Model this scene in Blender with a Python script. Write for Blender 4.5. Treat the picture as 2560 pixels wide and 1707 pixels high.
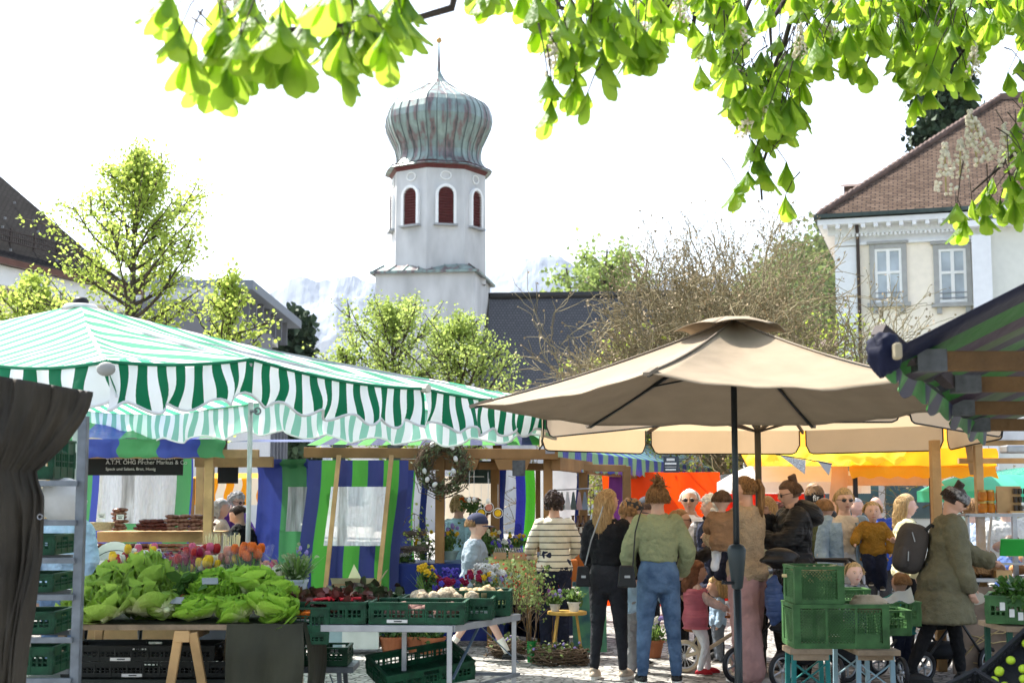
import bpy, bmesh, math, random
import numpy as np
from mathutils import Vector, Matrix, Euler
R=math.radians; random.seed(7); RNG=np.random.default_rng(7)
for o in list(bpy.data.objects): bpy.data.objects.remove(o)
sc=bpy.context.scene
# ---------------- camera
F=3556.0; CZ=1.55; PITCH=math.atan(391.5/F)
cam=bpy.data.cameras.new('camera'); co=bpy.data.objects.new('camera',cam); sc.collection.objects.link(co); sc.camera=co
co.location=(0,0,CZ); co.rotation_euler=(R(90)+PITCH,0,0)
cam.sensor_width=36; cam.lens=F/2560*36; cam.clip_start=.1; cam.clip_end=20000
cam.dof.use_dof=True; cam.dof.focus_distance=12.3; cam.dof.aperture_fstop=4.0
# ---------------- sky and sun
SUN_EL=R(54); SUN_AZ=R(-50)    # azimuth from +Y, negative = left
w=bpy.data.worlds.new('World'); sc.world=w; w.use_nodes=True
wn=w.node_tree; sky=wn.nodes.new('ShaderNodeTexSky'); sky.sky_type='NISHITA'; sky.sun_disc=False
sky.sun_elevation=SUN_EL; sky.sun_rotation=SUN_AZ; sky.air_density=1.0; sky.dust_density=2.2; sky.ozone_density=1.0
bg=wn.nodes['Background']; bg.inputs[1].default_value=.15; hsv=wn.nodes.new('ShaderNodeHueSaturation'); hsv.inputs['Saturation'].default_value=.7; wn.links.new(sky.outputs[0],hsv.inputs['Color']); wn.links.new(hsv.outputs[0],bg.inputs[0])
sl=bpy.data.lights.new('sun','SUN'); sl.energy=5.0; sl.angle=R(.5); sl.color=(1,.95,.86)
so=bpy.data.objects.new('sun',sl); sc.collection.objects.link(so)
sd=Vector((math.sin(SUN_AZ)*math.cos(SUN_EL),math.cos(SUN_AZ)*math.cos(SUN_EL),math.sin(SUN_EL)))
so.rotation_euler=sd.to_track_quat('Z','Y').to_euler()
sc.view_settings.view_transform='Standard'; sc.view_settings.look='None'
sc.view_settings.exposure=1.6; sc.view_settings.gamma=1.0
# ---------------- helpers
cP,sP=math.cos(PITCH),math.sin(PITCH)
def P(px,py,Y):
    a=(px-1280)/F; b=(853.5-py)/F; t=Y/(cP-b*sP)
    return Vector((a*t,Y,CZ+(sP+b*cP)*t))
def XX(px,Y,py=1245): return P(px,py,Y).x
def ZZ(py,Y): return P(1280,py,Y).z
def G(px,py):
    a=(px-1280)/F; b=(853.5-py)/F; dz=sP+b*cP; t=-CZ/dz
    return Vector((a*t,(cP-b*sP)*t,0))
def hx(h):
    h=h.lstrip('#'); v=[int(h[i:i+2],16)/255 for i in (0,2,4)]
    return tuple((x/12.92 if x<=.04045 else ((x+.055)/1.055)**2.4) for x in v)
def col(c): return hx(c) if isinstance(c,str) else tuple(c)
MC={}
def _base(name):
    m=bpy.data.materials.new(name); m.use_nodes=True; nt=m.node_tree
    return m,nt,nt.nodes['Principled BSDF'],nt.nodes['Material Output']
def _finish(nt,b,out,colsock,rough,bump,bsc,metal,trans,tcol,coord,bstretch=None,thick=1.0):
    L=nt.links.new
    b.inputs['Roughness'].default_value=rough; b.inputs['Metallic'].default_value=metal; b.inputs['Specular IOR Level'].default_value=.5 if rough<.25 else .22
    if colsock is not None: L(colsock,b.inputs['Base Color'])
    if bump:
        n=nt.nodes.new('ShaderNodeTexNoise'); n.inputs['Scale'].default_value=bsc; n.inputs['Detail'].default_value=4
        src=coord
        if bstretch:
            mp=nt.nodes.new('ShaderNodeMapping'); mp.inputs['Scale'].default_value=bstretch; L(coord,mp.inputs[0]); src=mp.outputs[0]
        L(src,n.inputs['Vector']); bp=nt.nodes.new('ShaderNodeBump'); bp.inputs['Strength'].default_value=bump; bp.inputs['Distance'].default_value=.03
        L(n.outputs[0],bp.inputs['Height']); L(bp.outputs[0],b.inputs['Normal'])
    if trans:
        t=nt.nodes.new('ShaderNodeBsdfTranslucent'); mx=nt.nodes.new('ShaderNodeMixShader'); mx.inputs[0].default_value=trans
        if tcol is not None: t.inputs[0].default_value=(*tcol,1)
        else: L(colsock,t.inputs[0])
        L(b.outputs[0],mx.inputs[1]); L(t.outputs[0],mx.inputs[2]); L(mx.outputs[0],out.inputs[0])
def M(name,c,rough=.7,var=.15,scl=5,bump=0,bsc=30,metal=0,trans=0,tcol=None,c2=None,bstretch=None,vstretch=None):
    if name in MC: return MC[name]
    m,nt,b,out=_base(name); L=nt.links.new; c=col(c)
    tc=nt.nodes.new('ShaderNodeTexCoord'); n=nt.nodes.new('ShaderNodeTexNoise'); n.inputs['Scale'].default_value=scl; n.inputs['Detail'].default_value=5
    if vstretch:
        mp=nt.nodes.new('ShaderNodeMapping'); mp.inputs['Scale'].default_value=vstretch; L(tc.outputs['Object'],mp.inputs[0]); L(mp.outputs[0],n.inputs['Vector'])
    else: L(tc.outputs['Object'],n.inputs['Vector'])
    r=nt.nodes.new('ShaderNodeValToRGB'); r.color_ramp.elements[0].position=.3; r.color_ramp.elements[1].position=.7
    a=tuple(x*(1-var) for x in c); d=col(c2) if c2 is not None else tuple(min(1,x*(1+var)) for x in c)
    r.color_ramp.elements[0].color=(*a,1); r.color_ramp.elements[1].color=(*d,1); L(n.outputs[0],r.inputs[0])
    _finish(nt,b,out,r.outputs[0],rough,bump,bsc,metal,trans,tcol,tc.outputs['Object'],bstretch)
    MC[name]=m; return m
def MS(name,cols,rough=.6,trans=0,bump=0,bsc=20,axis=0,widths=None,var=.1,vary=True):
    "stripes along UV; one period per UV unit"
    if name in MC: return MC[name]
    m,nt,b,out=_base(name); L=nt.links.new
    tc=nt.nodes.new('ShaderNodeTexCoord'); sp=nt.nodes.new('ShaderNodeSeparateXYZ'); L(tc.outputs['UV'],sp.inputs[0])
    fr=nt.nodes.new('ShaderNodeMath'); fr.operation='FRACT'; L(sp.outputs[axis],fr.inputs[0])
    r=nt.nodes.new('ShaderNodeValToRGB'); r.color_ramp.interpolation='CONSTANT'; e=r.color_ramp.elements
    k=len(cols); ws=widths or [1/k]*k; pos=0
    while len(e)<k: e.new(.5)
    for i in range(k):
        e[i].position=pos; e[i].color=(*col(cols[i]),1); pos+=ws[i]
    L(fr.outputs[0],r.inputs[0])
    n=nt.nodes.new('ShaderNodeTexNoise'); n.inputs['Scale'].default_value=3; L(tc.outputs['Object'],n.inputs['Vector'])
    hs=nt.nodes.new('ShaderNodeHueSaturation'); mr=nt.nodes.new('ShaderNodeMapRange'); mr.inputs[3].default_value=1-var; mr.inputs[4].default_value=1+var
    L(n.outputs[0],mr.inputs[0]); L(mr.outputs[0],hs.inputs['Value']); L(r.outputs[0],hs.inputs['Color'])
    _finish(nt,b,out,hs.outputs[0],rough,bump,bsc,0,trans,None,tc.outputs['Object'])
    MC[name]=m; return m
def glass(name,c=(.9,.93,.95),alpha=.35,rough=.1):
    if name in MC: return MC[name]
    m,nt,b,out=_base(name); L=nt.links.new
    b.inputs['Base Color'].default_value=(*c,1); b.inputs['Roughness'].default_value=rough
    tr=nt.nodes.new('ShaderNodeBsdfTransparent'); mx=nt.nodes.new('ShaderNodeMixShader'); mx.inputs[0].default_value=alpha
    tc=nt.nodes.new('ShaderNodeTexCoord'); n=nt.nodes.new('ShaderNodeTexNoise'); n.inputs['Scale'].default_value=9; n.inputs['Distortion'].default_value=1.5
    L(tc.outputs['Object'],n.inputs[0]); mp=nt.nodes.new('ShaderNodeMapping'); mp.inputs['Scale'].default_value=(14,14,1.6); n2=nt.nodes.new('ShaderNodeTexNoise'); n2.inputs['Scale'].default_value=1.5; n2.inputs['Detail'].default_value=6; L(tc.outputs['Object'],mp.inputs[0]); L(mp.outputs[0],n2.inputs[0])
    mr=nt.nodes.new('ShaderNodeMapRange'); mr.inputs[1].default_value=.3; mr.inputs[2].default_value=.7; mr.inputs[3].default_value=alpha*.55; mr.inputs[4].default_value=min(1,alpha*1.45); L(n2.outputs[0],mr.inputs[0]); L(mr.outputs[0],mx.inputs[0])
    bp=nt.nodes.new('ShaderNodeBump'); bp.inputs['Strength'].default_value=.5; bp.inputs['Distance'].default_value=.03
    L(n.outputs[0],bp.inputs['Height']); L(bp.outputs[0],b.inputs['Normal'])
    L(tr.outputs[0],mx.inputs[1]); L(b.outputs[0],mx.inputs[2]); L(mx.outputs[0],out.inputs[0]); MC[name]=m; return m
def link(o,parent=None):
    sc.collection.objects.link(o)
    if parent is not None: o.parent=parent
    return o
def tag(o,label=None,cat=None,group=None,kind=None):
    if label: o['label']=label
    if cat: o['category']=cat
    if group: o['group']=group
    if kind: o['kind']=kind
    return o
def empty(name,loc=(0,0,0),rz=0,label=None,cat=None,group=None):
    o=bpy.data.objects.new(name,None); o.empty_display_size=.1; o.location=loc; o.rotation_euler=(0,0,rz); link(o)
    return tag(o,label,cat,group)
class MB:
    def __init__(s): s.v=[]; s.f=[]; s.uv=[]; s.hasuv=False; s.mi=[]
    def add(s,vs,fs,uvs=None,mi=0):
        b=len(s.v); s.v+= [tuple(p) for p in vs]; s.f+=[tuple(i+b for i in q) for q in fs]
        s.uv+= list(uvs) if uvs is not None else [(0,0)]*len(vs)
        if uvs is not None: s.hasuv=True
        s.mi+=[mi]*len(fs); return s
    def box(s,c,d,rot=None,mi=0):
        x,y,z=d[0]/2,d[1]/2,d[2]/2
        vs=[Vector((i*x,j*y,k*z)) for i in(-1,1) for j in(-1,1) for k in(-1,1)]
        if rot is not None:
            m=rot if isinstance(rot,Matrix) else Euler(rot).to_matrix(); vs=[m@v for v in vs]
        c=Vector(c); return s.add([v+c for v in vs],[(0,1,3,2),(4,6,7,5),(0,4,5,1),(2,3,7,6),(0,2,6,4),(1,5,7,3)],mi=mi)
    def bar(s,a,b,w,h=None,up=(0,0,1),mi=0):
        a=Vector(a);b=Vector(b);h=h or w; z=(b-a); l=z.length
        if l<1e-6: return s
        z.normalize(); u=Vector(up)
        if abs(z.dot(u))>.98: u=Vector((0,1,0))
        x=u.cross(z).normalized(); y=z.cross(x); m=Matrix((x,y,z)).transposed()
        return s.box((a+b)/2,(w,h,l),m,mi)
    def tube(s,pts,rad,n=8,caps=True,sq=None,mi=0):
        pts=[Vector(p) for p in pts]; k=len(pts)
        if not hasattr(rad,'__len__'): rad=[rad]*k
        vs=[];fs=[]; prev=None
        for i,p in enumerate(pts):
            t=(pts[min(i+1,k-1)]-pts[max(i-1,0)])
            if t.length<1e-9: t=Vector((0,0,1))
            t.normalize()
            if prev is None:
                u=Vector((0,0,1)) if abs(t.z)<.9 else Vector((0,1,0)); x=u.cross(t).normalized()
            else:
                x=prev-t*prev.dot(t)
                x=x.normalized() if x.length>1e-6 else Vector((1,0,0))
            prev=x; y=t.cross(x)
            for j in range(n):
                a=2*math.pi*j/n; vs.append(p+(x*math.cos(a)+y*math.sin(a)*(sq or 1))*rad[i])
        for i in range(k-1):
            for j in range(n):
                j2=(j+1)%n; fs.append((i*n+j,i*n+j2,(i+1)*n+j2,(i+1)*n+j))
        if caps: fs.append(tuple(range(n-1,-1,-1))); fs.append(tuple((k-1)*n+j for j in range(n)))
        return s.add(vs,fs,mi=mi)
    def lathe(s,prof,n=24,c=(0,0,0),caps=True,mi=0,sx=1,sy=1,mod=None,rot=None):
        c=Vector(c); vs=[];fs=[]; k=len(prof)
        for r,z in prof:
            for j in range(n):
                a=2*math.pi*j/n; rr=r*(mod(a) if mod else 1)
                v=Vector((rr*math.cos(a)*sx,rr*math.sin(a)*sy,z))
                if rot: v=rot@v
                vs.append(v+c)
        for i in range(k-1):
            for j in range(n):
                j2=(j+1)%n; fs.append((i*n+j,i*n+j2,(i+1)*n+j2,(i+1)*n+j))
        if caps: fs.append(tuple(range(n-1,-1,-1))); fs.append(tuple((k-1)*n+j for j in range(n)))
        return s.add(vs,fs,mi=mi)
    def ball(s,c,r,n=10,m=7,rot=None,mi=0,fn=None):
        if not hasattr(r,'__len__'): r=(r,r,r)
        c=Vector(c); vs=[]; 
        for i in range(m+1):
            ph=math.pi*i/m-math.pi/2
            for j in range(n):
                a=2*math.pi*j/n; d=Vector((math.cos(ph)*math.cos(a),math.cos(ph)*math.sin(a),math.sin(ph)))
                v=Vector((d.x*r[0],d.y*r[1],d.z*r[2]))
                if fn: v=fn(d,v)
                if rot: v=rot@v
                vs.append(v+c)
        fs=[(i*n+j,i*n+(j+1)%n,(i+1)*n+(j+1)%n,(i+1)*n+j) for i in range(m) for j in range(n)]
        return s.add(vs,fs,mi=mi)
    def grid(s,fn,nu,nv,uvfn=None,mi=0):
        vs=[];uv=[]
        for i in range(nu+1):
            for j in range(nv+1):
                u,v=i/nu,j/nv; vs.append(fn(u,v)); uv.append(uvfn(u,v) if uvfn else (u,v))
        fs=[(i*(nv+1)+j,(i+1)*(nv+1)+j,(i+1)*(nv+1)+j+1,i*(nv+1)+j+1) for i in range(nu) for j in range(nv)]
        return s.add(vs,fs,uv,mi)
    def prism(s,poly,d,mi=0):
        "poly: list of 3D points, extruded by vector d"
        n=len(poly); d=Vector(d); vs=[Vector(p) for p in poly]+[Vector(p)+d for p in poly]
        fs=[tuple(range(n-1,-1,-1)),tuple(range(n,2*n))]+[(i,(i+1)%n,(i+1)%n+n,i+n) for i in range(n)]
        return s.add(vs,fs,mi=mi)
    def build(s,name,mat,parent=None,smooth=False,bevel=0,loc=None,rz=None,weld=False,solid=0,fixn=False):
        me=bpy.data.meshes.new(name); me.from_pydata([tuple(v) for v in s.v],[],s.f)
        mats=mat if isinstance(mat,(list,tuple)) else [mat]
        for m in mats: me.materials.append(m)
        if len(mats)>1: me.polygons.foreach_set('material_index',s.mi)
        if s.hasuv:
            ul=me.uv_layers.new(name='UVMap'); li=np.zeros(len(me.loops),dtype=np.int32); me.loops.foreach_get('vertex_index',li)
            ul.data.foreach_set('uv',np.array(s.uv,dtype=np.float32)[li].ravel())
        if weld or fixn:
            bm=bmesh.new(); bm.from_mesh(me)
            if weld: bmesh.ops.remove_doubles(bm,verts=bm.verts,dist=1e-5)
            bmesh.ops.recalc_face_normals(bm,faces=bm.faces); bm.to_mesh(me); bm.free()
        if smooth: me.polygons.foreach_set('use_smooth',[True]*len(me.polygons))
        me.update(); o=bpy.data.objects.new(name,me); link(o,parent)
        if bevel:
            b=o.modifiers.new('bevel','BEVEL'); b.width=bevel; b.segments=2; b.limit_method='ANGLE'; b.angle_limit=R(40)
        if solid:
            b=o.modifiers.new('solid','SOLIDIFY'); b.thickness=solid
        if loc is not None: o.location=loc
        if rz is not None: o.rotation_euler=(0,0,rz)
        return o
def npmesh(name,V,Fc,mat,parent=None,smooth=False,uv=None):
    "fast mesh from numpy, faces of uniform size"
    me=bpy.data.meshes.new(name); nv=len(V); nf,k=Fc.shape
    me.vertices.add(nv); me.vertices.foreach_set('co',np.asarray(V,dtype=np.float32).ravel())
    me.loops.add(nf*k); me.loops.foreach_set('vertex_index',Fc.astype(np.int32).ravel())
    me.polygons.add(nf); me.polygons.foreach_set('loop_start',np.arange(0,nf*k,k,dtype=np.int32)); me.polygons.foreach_set('loop_total',np.full(nf,k,dtype=np.int32))
    if smooth: me.polygons.foreach_set('use_smooth',np.ones(nf,dtype=bool))
    me.update(calc_edges=True); me.validate()
    me.materials.append(mat); o=bpy.data.objects.new(name,me); return link(o,parent)
def randrot(n,rng,tilt=None):
    q=rng.normal(size=(n,4)); q/=np.linalg.norm(q,axis=1)[:,None]; a,b,c,d=q.T
    return np.stack([np.stack([1-2*(c*c+d*d),2*(b*c-a*d),2*(b*d+a*c)],-1),np.stack([2*(b*c+a*d),1-2*(b*b+d*d),2*(c*d-a*b)],-1),np.stack([2*(b*d-a*c),2*(c*d+a*b),1-2*(b*b+c*c)],-1)],-2)
def scatter(name,pts,size,mat,parent=None,rng=RNG,tmpl=None,rots=None,sizes=None):
    "one leaf template per point"
    if tmpl is None:
        tv=np.array([(0,0,0),(.45,.3,.12),(.38,.8,.05),(0,1,-.1),(-.38,.8,.05),(-.45,.3,.12)]); tf=np.array([(0,1,2,3),(0,3,4,5)])
    else: tv,tf=tmpl
    pts=np.asarray(pts); n=len(pts); Rm=randrot(n,rng) if rots is None else rots
    s=size*rng.uniform(.6,1.25,n) if sizes is None else sizes
    V=np.einsum('nij,kj->nki',Rm,tv)*s[:,None,None]+pts[:,None,:]
    Fc=(tf[None]+ (np.arange(n)*len(tv))[:,None,None]).reshape(-1,tf.shape[1])
    return npmesh(name,V.reshape(-1,3),Fc,mat,parent)
def copytree(o,parent=None,label=None,loc=None,rz=None,rot=None,scale=None):
    c=o.copy(); sc.collection.objects.link(c)
    if parent is not None: c.parent=parent
    for ch in list(o.children): copytree(ch,c)
    if label: c['label']=label
    if loc is not None: c.location=loc
    if rz is not None: c.rotation_euler=(0,0,rz)
    if rot is not None: c.rotation_euler=rot
    if scale is not None: c.scale=(scale,)*3 if not hasattr(scale,'__len__') else scale
    return c
def textobj(s,size,mat,parent,loc,rot=(R(90),0,0),name='lettering',align='LEFT',ext=.001):
    cu=bpy.data.curves.new(name,'FONT'); cu.body=s; cu.size=size; cu.extrude=ext; cu.align_x=align; 
    t=bpy.data.objects.new('tmp',cu); sc.collection.objects.link(t); dg=bpy.context.evaluated_depsgraph_get(); me=bpy.data.meshes.new_from_object(t.evaluated_get(dg)); bpy.data.objects.remove(t); bpy.data.curves.remove(cu); me.name=name
    me.materials.clear(); me.materials.append(mat); o=bpy.data.objects.new(name,me); link(o,parent); o.location=loc; o.rotation_euler=rot; return o
def lerp(a,b,t): return Vector(a)*(1-t)+Vector(b)*t
# ================= SETTING: ground, mountains, buildings, trees
def build_ground():
    m,nt,b,out=_base('cobbles'); L=nt.links.new
    tc=nt.nodes.new('ShaderNodeTexCoord'); mp=nt.nodes.new('ShaderNodeMapping'); mp.inputs['Scale'].default_value=(11,14,11); L(tc.outputs['Object'],mp.inputs[0])
    v=nt.nodes.new('ShaderNodeTexVoronoi'); v.feature='DISTANCE_TO_EDGE'; v.inputs['Scale'].default_value=1; L(mp.outputs[0],v.inputs['Vector'])
    v2=nt.nodes.new('ShaderNodeTexVoronoi'); v2.inputs['Scale'].default_value=1; L(mp.outputs[0],v2.inputs['Vector'])
    r=nt.nodes.new('ShaderNodeValToRGB'); r.color_ramp.elements[0].position=.03; r.color_ramp.elements[1].position=.12
    r.color_ramp.elements[0].color=(.05,.045,.04,1); r.color_ramp.elements[1].color=(.33,.32,.30,1); L(v.outputs['Distance'],r.inputs[0])
    hs=nt.nodes.new('ShaderNodeHueSaturation'); mr=nt.nodes.new('ShaderNodeMapRange'); mr.inputs[3].default_value=.6; mr.inputs[4].default_value=1.35
    sp=nt.nodes.new('ShaderNodeSeparateXYZ'); L(v2.outputs['Color'],sp.inputs[0]); L(sp.outputs[0],mr.inputs[0]); L(mr.outputs[0],hs.inputs['Value']); L(r.outputs[0],hs.inputs['Color'])
    L(hs.outputs[0],b.inputs['Base Color']); b.inputs['Roughness'].default_value=.75
    bp=nt.nodes.new('ShaderNodeBump'); bp.inputs['Distance'].default_value=.02; bp.inputs['Strength'].default_value=.8
    cl=nt.nodes.new('ShaderNodeClamp'); cl.inputs['Max'].default_value=.25; L(v.outputs['Distance'],cl.inputs[0]); L(cl.outputs[0],bp.inputs['Height']); L(bp.outputs[0],b.inputs['Normal'])
    g=MB(); g.grid(lambda u,v:((u-.5)*160,-20+v*150,0),4,4); tag(g.build('ground',m),kind='structure')
    g=MB(); g.grid(lambda u,v:((u-.5)*16000,-3000+v*16000,-.25),4,4); tag(g.build('terrain',M('meadow',(.10,.13,.05),scl=.05)),kind='structure')
build_ground()
def build_mountain():
    m,nt,b,out=_base('snow_rock'); L=nt.links.new
    tc=nt.nodes.new('ShaderNodeTexCoord'); n=nt.nodes.new('ShaderNodeTexNoise'); n.inputs['Scale'].default_value=.016; n.inputs['Detail'].default_value=10; n.inputs['Roughness'].default_value=.68
    L(tc.outputs['Object'],n.inputs[0]); sp=nt.nodes.new('ShaderNodeSeparateXYZ'); L(tc.outputs['Object'],sp.inputs[0])
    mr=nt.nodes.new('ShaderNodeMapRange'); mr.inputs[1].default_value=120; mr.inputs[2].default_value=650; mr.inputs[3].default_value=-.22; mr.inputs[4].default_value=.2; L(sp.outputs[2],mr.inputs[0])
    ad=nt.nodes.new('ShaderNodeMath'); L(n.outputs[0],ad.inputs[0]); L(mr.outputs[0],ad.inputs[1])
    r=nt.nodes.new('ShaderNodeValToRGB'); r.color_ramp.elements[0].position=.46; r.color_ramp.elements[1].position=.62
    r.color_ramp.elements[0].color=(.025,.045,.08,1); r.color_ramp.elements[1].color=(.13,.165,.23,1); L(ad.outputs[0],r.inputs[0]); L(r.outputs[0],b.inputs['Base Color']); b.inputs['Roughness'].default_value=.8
    sil=[(300,760),(520,730),(640,735),(700,705),(745,690),(790,695),(835,678),(880,690),(930,712),(1000,735),(1080,720),(1150,700),(1215,678),(1290,662),(1350,658),(1420,664),(1500,690),(1700,705),(2000,720),(2400,730)]
    def sy(px):
        for (a,ya),(c,yc) in zip(sil,sil[1:]):
            if a<=px<=c: return ya+(yc-ya)*(px-a)/(c-a)
        return 730
    from mathutils import noise
    g=MB(); nu,nv=420,64
    def fn(u,v):
        px=320+u*2060; Y=3300+v*1250; x=XX(px,4200); ridge=ZZ(sy(px),4200)
        prof=min(1,v/.72)**1.1 if v<.72 else 1-.5*(v-.72)/.28
        n=noise.fractal(Vector((x*.0045,Y*.0045,1)),1.0,2.1,6)
        return (x*Y/4200,Y,ridge*prof*(1+.12*n*(1.2-prof))+n*18+9*noise.fractal(Vector((x*.02,Y*.02,4)),1.0,2.1,4))
    g.grid(fn,nu,nv); tag(g.build('mountain',m,smooth=False),kind='structure')
    # wooded hill on the right, mid distance
    g=MB()
    def fh(u,v):
        px=1500+u*900; Y=190+v*130; top=[(0,900),(.25,860),(.4,790),(.52,700),(.62,650),(.72,640),(1,680)]
        for (a,ya),(c,yc) in zip(top,top[1:]):
            if a<=u<=c+1e-6: y=ya+(yc-ya)*(u-a)/(c-a); break
        h=ZZ(y,260)*math.sin(min(1,v*1.9)*math.pi/2)
        return (XX(px,260)*Y/260,Y,max(-.3,h)+1.5*noise.noise(Vector((u*40,v*20,0))))
    g.grid(fh,60,20); tag(g.build('hill',M('hill_green',(.07,.11,.03),scl=.3),smooth=True),kind='structure')
    pts=[]
    for i in range(26000):
        u,v=random.random(),random.random(); p=fh(u,v*.6); pts.append((p[0]+random.gauss(0,1),p[1],p[2]+abs(random.gauss(0,3))))
    o=scatter('hillside_wood',pts,.8,M('hill_leaf',(.17,.21,.07),var=.4,scl=.15,trans=.4)); tag(o,'mixed green wood covering the hillside behind the bare tree','wood',kind='stuff')
build_mountain()

def church():
    Y0=70; k=Y0/F; cx=XX(1094,Y0,700); ren=M('tower_render',(.50,.50,.50),rough=.9,var=.2,scl=1.2,bump=.25,bsc=8,vstretch=(1,1,.35)); cop=None
    m,nt,b,out=_base('patina_copper'); L=nt.links.new
    tc=nt.nodes.new('ShaderNodeTexCoord'); mp=nt.nodes.new('ShaderNodeMapping'); mp.inputs['Scale'].default_value=(3,3,.5); L(tc.outputs['Object'],mp.inputs[0])
    n=nt.nodes.new('ShaderNodeTexNoise'); n.inputs['Scale'].default_value=1.1; n.inputs['Detail'].default_value=6; L(mp.outputs[0],n.inputs[0])
    r=nt.nodes.new('ShaderNodeValToRGB'); e=r.color_ramp.elements; e[0].position=.3; e[0].color=(.045,.06,.065,1); e[1].position=.72; e[1].color=(.26,.34,.31,1); q=e.new(.5); q.color=(.16,.21,.20,1); q=e.new(.42); q.color=(.17,.12,.12,1)
    L(n.outputs[0],r.inputs[0]); L(r.outputs[0],b.inputs['Base Color']); b.inputs['Roughness'].default_value=.45; b.inputs['Metallic'].default_value=.25; cop=m
    red=M('oxblood_paint',(.10,.022,.02),rough=.6)
    ch=empty('church',(cx,Y0,0),0,'white church with octagonal belfry, green onion dome and dark tiled nave roof','church')
    sq=MB(); W=4.85; zt=ZZ(700,Y0); rot=Euler((0,0,R(-8))).to_matrix()
    offx=(1086-1094)*k
    sq.box((offx,0,zt/2),(W,W,zt),rot); sq.build('tower_base',ren,ch)
    # skirt roof: overhanging, rises against the octagon
    s=MB(); h=W/2+.18; c4=[rot@Vector((sx*h,sy*h,0)) for sx,sy in((-1,-1),(1,-1),(1,1),(-1,1))]
    low=[Vector((v.x+offx,v.y,zt+.02)) for v in c4]; hi=[Vector((v.x*.80+offx,v.y*.80,zt+.42)) for v in c4]
    s.add(low+hi,[(0,1,5,4),(1,2,6,5),(2,3,7,6),(3,0,4,7),(3,2,1,0)])
    for i in range(4):
        a,b2=low[i],low[(i+1)%4]; c,d=hi[i],hi[(i+1)%4]
        for t in [j/7 for j in range(8)]: s.bar(lerp(a,b2,t)+Vector((0,0,.02)),lerp(c,d,t)+Vector((0,0,.02)),.05)
        s.bar(a,b2,.12)
    s.build('skirt_roof',cop,ch)
    Rr=122*k; zo0,zo1=zt-.3,ZZ(432,Y0)
    oc=MB(); vs=[]
    A=[R(-10+45*i-90) for i in range(8)]
    for z,rr in((zo0,Rr*1.02),(zo1,Rr)): vs+=[(rr*math.cos(a),rr*math.sin(a),z) for a in A]
    oc.add(vs,[(i,(i+1)%8,(i+1)%8+8,i+8) for i in range(8)]+[tuple(range(8,16))]); oc.build('belfry',ren,ch)
    cr=MB(); vs=[]
    for z,rr in((zo1-.28,Rr*1.0),(zo1-.05,Rr*1.07),(zo1+.05,137*k)): vs+=[(rr*math.cos(a),rr*math.sin(a),z) for a in A]
    cr.add(vs,[(i+8*q,(i+1)%8+8*q,(i+1)%8+8*q+8,i+8*q+8) for i in range(8) for q in(0,1)]); cr.build('cornice',red,ch)
    dm=MB(); prof=[(138,436),(135,433),(118,423),(111,413),(108,402),(108,392),(112,375),(124,352),(134,330),(138,312),(136,296),(129,278),(117,264),(98,253),(74,240),(50,227),(28,212),(15,198),(9,188),(5,180),(3.5,150),(1.6,106)]
    n=96
    def mod(a):
        t=((a-A[0])%(math.pi/4))/(math.pi/4)-.5; o=math.cos(math.pi/8)/math.cos(t*math.pi/4)
        tt=abs(((a-A[0])/(math.pi/4)*4)%1-.5)
        return (o*.72+.28)*1.0
    dm.lathe([(r_*k/ (.985 if r_>20 else 1),ZZ(y_,Y0)) for r_,y_ in prof],n,mod=mod); dm.build('onion_dome',cop,ch,smooth=False)
    sm=MB()
    for i in range(32):
        a=A[0]+i*math.pi/16; pts=[]
        for r_,y_ in prof[:17]:
            rr=r_*k/.985*mod(a)+.01; pts.append((rr*math.cos(a),rr*math.sin(a),ZZ(y_,Y0)))
        sm.tube(pts,.02,4,mi=0)
    sm.build('dome_seams',M('seam_dark',(.08,.10,.10),rough=.5,metal=.3),ch)
    b_=MB(); b_.ball((0,0,ZZ(101,Y0)),.15,14,10); b_.tube([(0,0,ZZ(98,Y0)),(0,0,ZZ(22,Y0))],.018,6); b_.ball((0,0,ZZ(62,Y0)),.05); b_.build('finial',M('gilt',(.55,.33,.12),rough=.35,metal=.7),ch,smooth=True)
    wh=M('white_surround',(.78,.78,.77),rough=.9,var=.05); grey=M('stone_sill',(.30,.31,.32))
    ap=Rr*math.cos(math.pi/8)*1.005
    for ang in (-77.5+0,-32.5,12.5,57.5):
        a=R(ang-90); fx=Vector((-math.sin(a),math.cos(a),0)); nrm=Vector((math.cos(a),math.sin(a),0)); z0,z1=ZZ(581,Y0),ZZ(491,Y0); hw=.38
        def pt(x,z,o): return nrm*(ap+o)+fx*x+Vector((0,0,z))
        def arch(wd,zt_,n=12):
            return [(-wd,z0),(wd,z0)]+[(wd*math.cos(math.pi*i/n),zt_-wd+wd*math.sin(math.pi*i/n)) for i in range(n+1)]
        f=MB(); ins=[q for q in arch(hw,z1)][2:]; outs=arch(hw+.13,z1+.13)[2:]
        ins=[(hw,z0)]+ins+[(-hw,z0)]; outs=[(hw+.13,z0)]+outs+[(-hw-.13,z0)]
        vs=[];fs=[]
        for (xi,zi),(xo,zo) in zip(ins,outs): vs+=[pt(xi,zi,0),pt(xi,zi,.16),pt(xo,zo,.16),pt(xo,zo,0)]
        for i in range(len(ins)-1):
            for q in range(3): fs.append((4*i+q,4*i+q+1,4*i+q+5,4*i+q+4))
        f.add(vs,fs); wo=f.build('window',wh,ch)
        lv=MB(); ring=arch(hw,z1); lv.add([pt(x,z,.02) for x,z in ring],[tuple(range(len(ring)))])
        zz=z0+.08
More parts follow.
